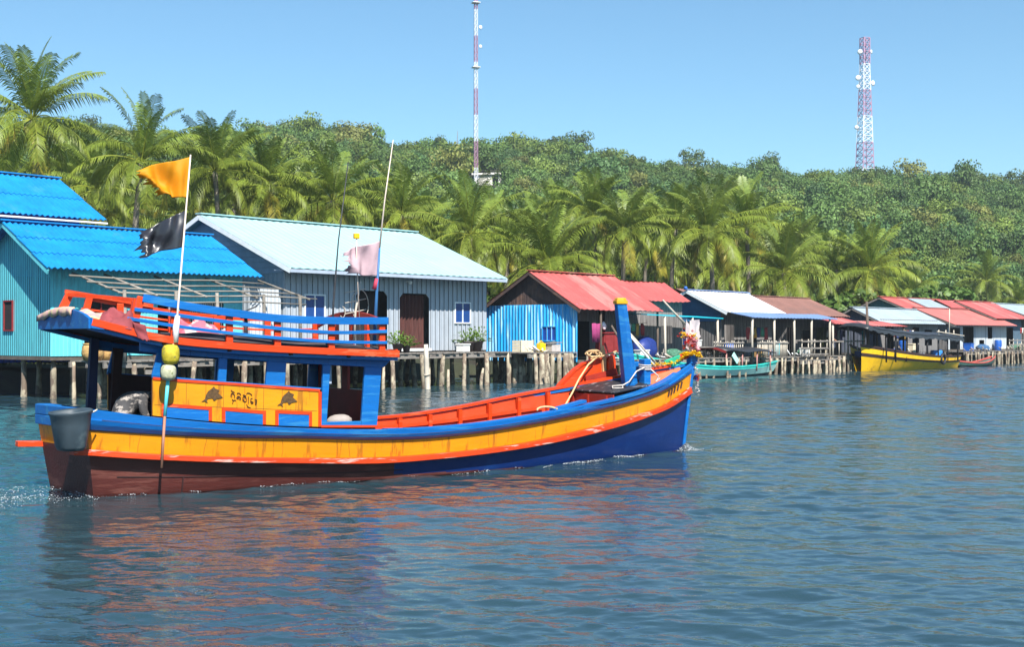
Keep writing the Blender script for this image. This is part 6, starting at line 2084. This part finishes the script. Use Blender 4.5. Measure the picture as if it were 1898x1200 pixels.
# tub on the stern quarter
TUBM = M("tub_slate", (0.042, 0.062, 0.078), 0.5, 0.25, 2.5, c2=(0.09, 0.12, 0.135), f2=0.3, sc2=2)
tb2 = on_boat("plastic_tub", "slate grey plastic tub hung outside the boat's stern corner", "tub", -0.40, -1.10, 0.72)
prof = [(0.0, 0.0), (0.20, 0.0), (0.235, 0.05), (0.29, 0.35), (0.315, 0.50), (0.335, 0.53), (0.33, 0.55), (0.30, 0.53), (0.27, 0.35), (0.215, 0.06), (0.0, 0.05)]
rows = []
for r, z in prof:
    row = []
    for j in range(28):
        a = 2*math.pi*j/28
        ca, sa = math.cos(a), math.sin(a)
        k = (abs(ca)**3.2 + abs(sa)**3.2)**(-1/3.2)
        row.append((r*0.78*k*ca, r*1.10*k*sa, z + 0.03*(ca if z > 0.4 else 0)))
    rows.append(row)
MB().grid(rows, close=True).build("tub", TUBM, tb2, smooth=True)
MB().tube(catenary((0.1, -0.3, 0.53), (0.32, -0.15, 0.56), 0.02, 6), 0.012, 5).build("rope", POLE, tb2, smooth=True)

# blankets and jacket on the roof's aft end
def lumpy(u0, u1, v0, v1, hgt, seed, nu=26, nv=16, base=None, over=0.0):
    g = random.Random(seed)
    ph = [g.uniform(0, 6) for _ in range(6)]
    rows = []
    for i in range(nu + 1):
        a = i/nu
        row = []
        for j in range(nv + 1):
            b = j/nv
            u, v = u0 + (u1 - u0)*a, v0 + (v1 - v0)*b
            e = min(1, 6*min(a, 1 - a))*min(1, 6*min(b, 1 - b))
            f = 0.6 + 0.25*math.sin(7*a + ph[0] + 3*b) + 0.2*math.sin(13*b + ph[1] - 5*a) + 0.15*math.sin(19*a + 11*b + ph[2])
            row.append((u + 0.03*math.sin(9*b + ph[3]), v + 0.03*math.sin(8*a + ph[4]), (base(u, v) if base else 0) + e*hgt*f + 0.005))
        rows.append(row)
    return MB().grid(rows)
BLK = M("blanket_stripes", (0.50, 0.30, 0.28), 0.85, 0.3, 3, st=(1, 8, 1), c2=(0.52, 0.44, 0.22), f2=0.5, sc2=1.2, st2=(1, 7, 1))
bl = thing("blanket", "pink and straw striped blanket spread on the aft end of the boat's roof", "blanket", (-6.44, 19.08, 0), BOAT_RZ)
lumpy(-0.14, 0.62, -0.95, 1.15, 0.13, 4, base=lambda u, v: rz(u, v) - 0.01).build("blanket", BLK, bl, smooth=True)
mb = MB().grid([[(-0.20 - 0.012*math.sin(j*1.1) + (0.05 if z == 2 else 0), v_j, rz(-.15, v_j) + (0.07 if z == 2 else (0.045 - z*0.0 if z == 1 else -0.04 + 0.02*math.sin(j*0.9)))) for j, v_j in enumerate([-0.5 + 1.65*q/24 for q in range(25)])] for z in (0, 1, 2)])
mb.build("hanging_edge", BLK, bl, smooth=True).modifiers.new("thick", 'SOLIDIFY').thickness = 0.02
JK = M("jacket_maroon", (0.22, 0.042, 0.05), 0.85, 0.25, 4)
jk = thing("jacket", "crumpled maroon jacket hanging over the roof's orange edge near the stern", "jacket", (-6.44, 19.08, 0), BOAT_RZ)
lumpy(0.05, 0.62, -1.24, -0.75, 0.22, 9, base=lambda u, v: rz(u, v) - 0.02).build("body", JK, jk, smooth=True)
cloth([(0.42, -1.275, 2.50), (0.60, -1.275, 2.46), (0.50, -1.29, 2.24), (0.66, -1.29, 2.20)], 14, 10, 0.02, 5).build("sleeve", JK, jk, smooth=True).modifiers.new("thick", 'SOLIDIFY').thickness = 0.03
hm = thing("hammock_cloth", "rose and magenta cloths heaped on the roof behind the middle rails", "cloth", (-6.44, 19.08, 0), BOAT_RZ)
lumpy(1.75, 2.75, 0.2, 1.0, 0.30, 19, base=lambda u, v: rz(u, v) - 0.01).build("cloth", M("cloth_rose", (0.50, 0.10, 0.14), 0.85, 0.4, 2, c2=(0.6, 0.45, 0.4), f2=0.4, sc2=3), hm, smooth=True)
mt = thing("sleeping_mat", "dark folded mat lying along the roof behind the near rail", "mat", (-6.44, 19.08, 0), BOAT_RZ)
lumpy(1.0, 4.4, -1.05, -0.55, 0.09, 29, nu=40, base=lambda u, v: rz(u, v) - 0.01).build("mat", M("mat_dark", (0.05, 0.04, 0.045), 0.85, 0.3), mt, smooth=True)
sk = on_boat("sack", "pale grey sack lying just inside the cabin's doorway", "sack", 4.0, -0.72, 0.92)
MB().ball((0, 0, 0.02), 0.17, 12, 8, (1.35, 0.7, 0.62), jit=0.06, rng=random.Random(6)).build("sack", M("sack_grey", (0.30, 0.26, 0.24), 0.85, 0.25), sk, smooth=True)

# ropes at the bow
ROPE_C = M("rope_cream", (0.52, 0.35, 0.18), 0.85, 0.25, 12)
ROPE_W = M("rope_white", (0.50, 0.45, 0.41), 0.85, 0.2, 12)
r1 = thing("mooring_rope", "cream rope coiled on the bow wing and hanging down into the waist", "rope", (-6.44, 19.08, 0), BOAT_RZ)
mb = MB().tube([(10.42, 0.62, 1.86), (10.2, 0.57, 1.74), (9.85, 0.42, 1.47), (9.55, 0.25, 1.22), (9.25, 0.10, 0.98), (9.0, -0.05, 0.78), (8.6, -0.2, 0.56)], 0.018, 7)
mb.tube([(8.0 - 0.22*math.cos(a), -0.98 + 0.05*math.sin(a), 0.99 + 0.06*abs(math.sin(a))) for a in [i*0.5 for i in range(8)]], 0.018, 6)
mb.build("line", ROPE_C, r1, smooth=True)
g = random.Random(12)
mb = MB()
pts = [(10.42 + 0.16*math.cos(a*1.0) + g.uniform(-.02, .02), 0.66 + 0.06*math.sin(a*1.7), 1.90 + 0.07*math.sin(a) + 0.004*a) for a in [i*0.45 for i in range(44)]]
mb.tube(pts, 0.016, 6)
mb.tube([(10.5, 0.62, 1.88), (10.85, 0.60, 1.97), (10.95, 0.6, 2.0)], 0.018, 6)
mb.build("coil", ROPE_C, r1, smooth=True)
r2 = thing("mooring_rope", "white rope wound round the small blue bitt and trailing over the black hatch", "rope", (-6.44, 19.08, 0), BOAT_RZ)
mb = MB()
for z in (1.66, 1.70, 1.74):
    mb.tube([(11.085 + 0.12*math.cos(a), -0.11 + 0.12*math.sin(a), z + 0.01*math.sin(a)) for a in [i*0.45 for i in range(15)]], 0.013, 6)
mb.tube([(11.0, -0.22, 1.70), (10.75, -0.24, 1.62), (10.6, -0.2, 1.42), (10.4, -0.25, 1.36), (10.25, -0.1, 1.34), (10.1, -0.3, 1.31), (10.3, -0.36, 1.31), (10.5, -0.1, 1.36)], 0.013, 6)
mb.tube([(11.15, -0.2, 1.66), (11.3, -0.26, 1.52), (11.32, -0.22, 1.46), (11.2, -0.28, 1.42), (11.4, -0.2, 1.47)], 0.013, 6)
mb.build("line", ROPE_W, r2, smooth=True)

# ---------------------------------------------------------------- flowers and ribbons on the stem
def blossoms(mb, c, n, r, spread, g, flat=1.0):
    for _ in range(n):
        p = Vector((g.gauss(0, spread[0]), g.gauss(0, spread[1]), g.gauss(0, spread[2]))) + Vector(c)
        for k in range(5):
            a = k*1.2566 + g.uniform(0, 1)
            e = g.uniform(-0.4, 0.9)
            d = Vector((math.cos(a)*math.cos(e), math.sin(a)*math.cos(e), math.sin(e)))
            s = Vector((-math.sin(a), math.cos(a), g.uniform(-.4, .4)))
            mb.add([p, p + d*r*0.6 + s*r*0.35, p + d*r, p + d*r*0.6 - s*r*0.35], [(0, 1, 2, 3)])
    return mb
g = random.Random(5)
FY = M("petal_yellow", (0.86, 0.58, 0.008), 0.6, 0.15, 6, trans=0.3)
FR = M("petal_red", (0.66, 0.045, 0.02), 0.6, 0.2, 6, trans=0.3)
FPK = M("petal_pink", (0.72, 0.30, 0.34), 0.6, 0.2, 6, trans=0.3)
FWH = M("petal_white", (0.74, 0.66, 0.62), 0.6, 0.12, 6, trans=0.3)
ga = on_boat("bow_garland", "garlands of yellow, red and pink flowers with hanging ribbons on the boat's bow", "garland", 12.42, 0.0, 0.0)
mb = MB()
for k in range(60):
    q = k/59
    blossoms(mb, (0.16*math.cos(q*6.28), 0.17*math.sin(q*6.28), 1.93 + 0.03*math.sin(q*12)), 2, 0.055, (0.02, 0.02, 0.02), g)
for k in range(46):
    q = k/45
    blossoms(mb, (0.0 - 0.95*q, -0.04 + 0.16*q, 1.94 - 0.22*q - 0.06*math.sin(3.14*q)), 1, 0.05, (0.02, 0.02, 0.015), g)
mb.build("yellow_flowers", FY, ga)
mb = blossoms(MB(), (0.0, 0.05, 2.22), 60, 0.055, (0.07, 0.05, 0.07), g)
mb.build("red_flowers", FR, ga)
mb = blossoms(MB(), (0.10, 0.0, 2.12), 40, 0.065, (0.045, 0.04, 0.06), g)
mb.build("pink_flowers", FPK, ga)
mb = blossoms(blossoms(MB(), (-0.1, 0.05, 2.32), 16, 0.05, (0.05, 0.03, 0.03), g), (0.12, 0.03, 2.30), 16, 0.05, (0.04, 0.03, 0.03), g)
mb.build("yellow_flowers", FY, ga)
vl = cloth([(0.0, 0.02, 2.62), (0.0, 0.02, 2.02), (0.30, -0.02, 2.66), (0.24, 0, 2.02)], 14, 14, 0.025, 7, freq=7)
vl.grid([[(0.0 - 0.10*i/4 + 0.012*math.sin(i*2 + j), 0.03, 2.52 + 0.14*i/4 - (0.5 + 0.1*i/4)*j/8) for i in range(5)] for j in range(9)])
vl.build("veil", M("veil_white", (0.72, 0.62, 0.62), 0.7, 0.2, 5, trans=0.4), ga, smooth=True)
MB().tube([(0, 0.03, 1.8), (0.02, 0.03, 2.6)], 0.018, 6).build("stick", POLE, ga, smooth=True)
for (dx, dy, z0, z1, mt_, nm) in ((0.11, -0.06, 1.86, 1.50, FWH, "white_tassel"), (0.12, -0.08, 1.50, 1.36, FR, "red_tassel"), (0.05, -0.09, 1.50, 1.36, M("petal_blue", (0.02, 0.05, 0.3), 0.6), "blue_tassel"), (0.13, -0.06, 1.36, 1.10, FWH, "white_tassel")):
    mb = MB()
    n = int((z0 - z1)/0.035)
    for k in range(n):
        blossoms(mb, (dx + 0.012*math.sin(k), dy, z0 - (z0 - z1)*k/n), 2, 0.045, (0.012, 0.012, 0.01), g)
    mb.build(nm, mt_, ga)
MB().prism([(-0.62, 0.10, 1.80), (-0.52, 0.12, 1.62), (-0.20, 0.06, 1.78), (-0.22, 0.05, 1.92)], (0.0, 0.02, 0.01)).build("green_ribbon", M("ribbon_green", (0.02, 0.36, 0.22), 0.6, 0.15), ga)
MB().prism([(-0.24, 0.05, 1.92), (-0.22, 0.05, 1.80), (-0.06, 0.0, 1.86), (-0.06, 0.0, 1.95)], (0.0, 0.02, 0.01)).build("red_ribbon", FR, ga)

# ---------------------------------------------------------------- people
def person_mesh(name, verts, edges, radii, mat, parent, root=0, sub=2):
    me = bpy.data.meshes.new(name)
    me.from_pydata(verts, edges, [])
    o = bpy.data.objects.new(name, me)
    col.objects.link(o)
    if parent is not None:
        o.parent = parent
    sk_ = o.modifiers.new("skin", 'SKIN')
    sk_.use_smooth_shade = True
    for i, r in enumerate(radii):
        sv = me.skin_vertices[0].data[i]
        sv.radius = r if isinstance(r, tuple) else (r, r)
        sv.use_root = (i == root)
    sb = o.modifiers.new("sub", 'SUBSURF')
    sb.levels = sub
    sb.render_levels = sub
    me.materials.append(mat)
    return o

SKIN = M("skin_brown", (0.36, 0.17, 0.09), 0.55, 0.12)
HAIR = M("hair_black", (0.012, 0.010, 0.010), 0.5, 0.2)
JKT = M("jacket_charcoal", (0.06, 0.058, 0.06), 0.95, 0.4, 4, c2=(0.34, 0.30, 0.27), f2=0.42, sc2=4.0, st2=(1.6, 1.6, 3.0))
TRS = M("trousers_dark", (0.03, 0.032, 0.04), 0.8, 0.3)
pb = on_boat("person", "person hunched in a charcoal patterned jacket at the open stern of the boat", "person", 0, 0, 0)
P_V = [(0.50, -0.42, 0.98), (0.55, -0.42, 1.18), (0.66, -0.42, 1.36), (0.82, -0.42, 1.45), (0.96, -0.41, 1.42), (1.06, -0.40, 1.37), (1.14, -0.40, 1.32),
       (0.80, -0.60, 1.40), (0.80, -0.64, 1.18), (0.93, -0.60, 1.00), (0.99, -0.58, 0.95),
       (0.80, -0.24, 1.40), (0.82, -0.20, 1.18), (0.95, -0.24, 1.00), (1.01, -0.26, 0.95),
       (0.52, -0.56, 0.93), (0.92, -0.60, 0.99), (0.88, -0.60, 0.62), (1.0, -0.60, 0.58),
       (0.52, -0.28, 0.93), (0.92, -0.24, 0.99), (0.88, -0.24, 0.62), (1.0, -0.24, 0.58)]
P_E = [(0,1),(1,2),(2,3),(3,4),(4,5),(5,6),(3,7),(7,8),(8,9),(9,10),(3,11),(11,12),(12,13),(13,14),(0,15),(15,16),(16,17),(17,18),(0,19),(19,20),(20,21),(21,22)]
P_R = [0.17, 0.175, 0.185, 0.165, 0.08, 0.095, 0.085, 0.085, 0.065, 0.05, 0.04, 0.085, 0.065, 0.05, 0.04, 0.10, 0.075, 0.055, 0.045, 0.10, 0.075, 0.055, 0.045]
person_mesh("body", P_V, P_E, P_R, JKT, pb)
MB().ball((1.10, -0.40, 1.42), 0.115, 12, 8, (1.05, 0.9, 0.8)).build("hair", HAIR, pb, smooth=True)
mb = MB()
for sy in (-0.58, -0.26):
    for k in range(4):
        y = sy - 0.035 + 0.022*k
        mb.tube([(1.0, y, 0.95), (1.05, y, 0.92 - 0.004*k), (1.075, y, 0.885), (1.07, y, 0.86)], [0.011, 0.010, 0.009, 0.007], 6)
    mb.tube([(0.99, sy + 0.04, 0.95), (1.02, sy + 0.065, 0.92), (1.045, sy + 0.06, 0.895)], [0.012, 0.011, 0.008], 6)
mb.build("fingers", SKIN, pb, smooth=True)

pp = bthing("person", "bare-shouldered person in a dark top standing on the porch beside the hanging shirts", "person", 35.55, -2.3, 1.05, rz=0.4)
V2 = [(0,0,0.92),(0,0.01,1.10),(0,0.02,1.32),(0,0,1.45),(0,-0.02,1.56),(0,-0.02,1.66),
      (0.17,0,1.38),(0.22,-0.04,1.12),(0.16,-0.22,1.02),(0.13,-0.30,1.02),(-0.17,0,1.38),(-0.23,-0.03,1.12),(-0.2,-0.2,0.98),(-0.19,-0.28,0.97),
      (0.09,0,0.86),(0.10,-0.02,0.48),(0.10,0.03,0.07),(0.11,-0.09,0.04),(-0.09,0,0.86),(-0.11,-0.04,0.48),(-0.11,0.02,0.07),(-0.12,-0.10,0.04)]
E2 = [(0,1),(1,2),(2,3),(3,4),(4,5),(2,6),(6,7),(7,8),(8,9),(2,10),(10,11),(11,12),(12,13),(0,14),(14,15),(15,16),(16,17),(0,18),(18,19),(19,20),(20,21)]
R2 = [0.13,0.12,0.14,0.055,0.085,0.09,0.06,0.043,0.034,0.028,0.06,0.043,0.034,0.028,0.085,0.06,0.042,0.034,0.085,0.06,0.042,0.034]
person_mesh("body", V2, E2, R2, SKIN, pp)
MB().ball((0, 0.01, 1.68), 0.115, 12, 8, (0.95, 1.05, 1.0)).build("hair", HAIR, pp, smooth=True)
MB().lathe([(0.155, 0.92), (0.15, 1.08), (0.165, 1.28), (0.10, 1.36)], n=16).build("top", TRS, pp, smooth=True)
MB().lathe([(0.16, 0.50), (0.17, 0.75), (0.16, 0.95)], n=16).build("skirt", M("skirt_slate", (0.05, 0.06, 0.09), 0.8), pp, smooth=True)

# ---------------------------------------------------------------- foam thrown up by the moving boat
def foam():
    g = np.random.default_rng(3)
    c, s = math.cos(BOAT_RZ), math.sin(BOAT_RZ)
    L = []
    cl = [(g.uniform(-3.4, -0.1), g.uniform(-1.2, 1.2), g.uniform(0.08, 0.3)) for _ in range(60)]
    for _ in range(3400):                                   # stern wash, in drifting clots
        cu, cv, cr = cl[int(g.integers(0, 60))]
        u = min(-0.05, cu + g.normal(0, cr*1.6))
        L.append((u, cv + g.normal(0, cr), g.uniform(0.002, 0.008), 0.03))
    for _ in range(700):                                    # thin broken line along the near side
        u = g.uniform(-0.2, 7.4)
        if math.sin(u*5.3) + math.sin(u*2.1 + 1) > 0.1:
            L.append((u, -interp(HWt, u) - 0.03 - abs(g.normal(0, 0.06)), g.uniform(0.003, 0.009), 0.015))
    for _ in range(1300):                                   # wave thrown off the bow
        k = g.random()
        u = 10.9 - 3.4*k
        if math.sin(u*9) + math.sin(u*3.7 + 1) < -0.5:
            continue
        w_ = (0.03 + 0.20*math.sin(math.pi*min(1, k*1.15))) 
        L.append((u, -interp(HWt, u) - 0.04 - 0.22*k - abs(g.normal(0, 0.4))*w_, g.uniform(0.003, 0.011), 0.03*math.sin(math.pi*k)))
    for _ in range(1500):                                   # at the stem
        a = g.uniform(0, 6.28)
        r = abs(g.normal(0, 0.17))
        L.append((12.2 + r*math.cos(a), r*math.sin(a) - 0.08, g.uniform(0.003, 0.011), 0.14*max(0, 1 - r/0.25)))
    A = np.array(L)
    X = -6.44 + A[:, 0]*c - A[:, 1]*s
    Y = 19.08 + A[:, 0]*s + A[:, 1]*c
    h, ox, oy = wave_field(X, Y, 0.0028*Y)
    V, Q = [], []
    for i in range(len(A)):
        r = A[i, 2]
        p = np.array([X[i] + ox[i], Y[i] + oy[i], h[i] + 0.012 + A[i, 3]*g.random()])
        a = g.random()*3.14
        e1 = np.array([math.cos(a), math.sin(a), g.normal(0, 0.35)])*r*1.5
        e2 = np.array([-math.sin(a), math.cos(a), g.normal(0, 0.35)])*r
        k = len(V)
        V += [p - e1, p - e2 + [0, 0, r*0.5], p + e1, p + e2 + [0, 0, r*0.5]]
        Q.append((k, k+1, k+2, k+3))
    me = np_mesh("foam", np.array(V), np.array(Q), [M("foam_white", (0.36, 0.40, 0.43), 0.6, 0.15)])
    o = link("foam", me)
    o["kind"] = "stuff"
    o["label"] = "white foam and spray along the moving boat's waterline"
foam()

# ================================================================ thin sea haze between the shore and the hill
hz_m = bpy.data.materials.new("haze")
hz_m.use_nodes = True
hn, hl = hz_m.node_tree.nodes, hz_m.node_tree.links
hn.remove(hn["Principled BSDF"])
pv = hn.new("ShaderNodeVolumePrincipled")
pv.inputs["Color"].default_value = (0.80, 0.90, 1.0, 1)
pv.inputs["Density"].default_value = 0.0003
pv.inputs["Anisotropy"].default_value = 0.2
hl.new(pv.outputs[0], hn["Material Output"].inputs["Volume"])
hzo = MB().box(-1600, 1600, -1000, 2600, -3.0, 90).build("haze", hz_m)
hzo["kind"] = "stuff"
hzo["label"] = "thin bluish haze in the air over the water and the hill"
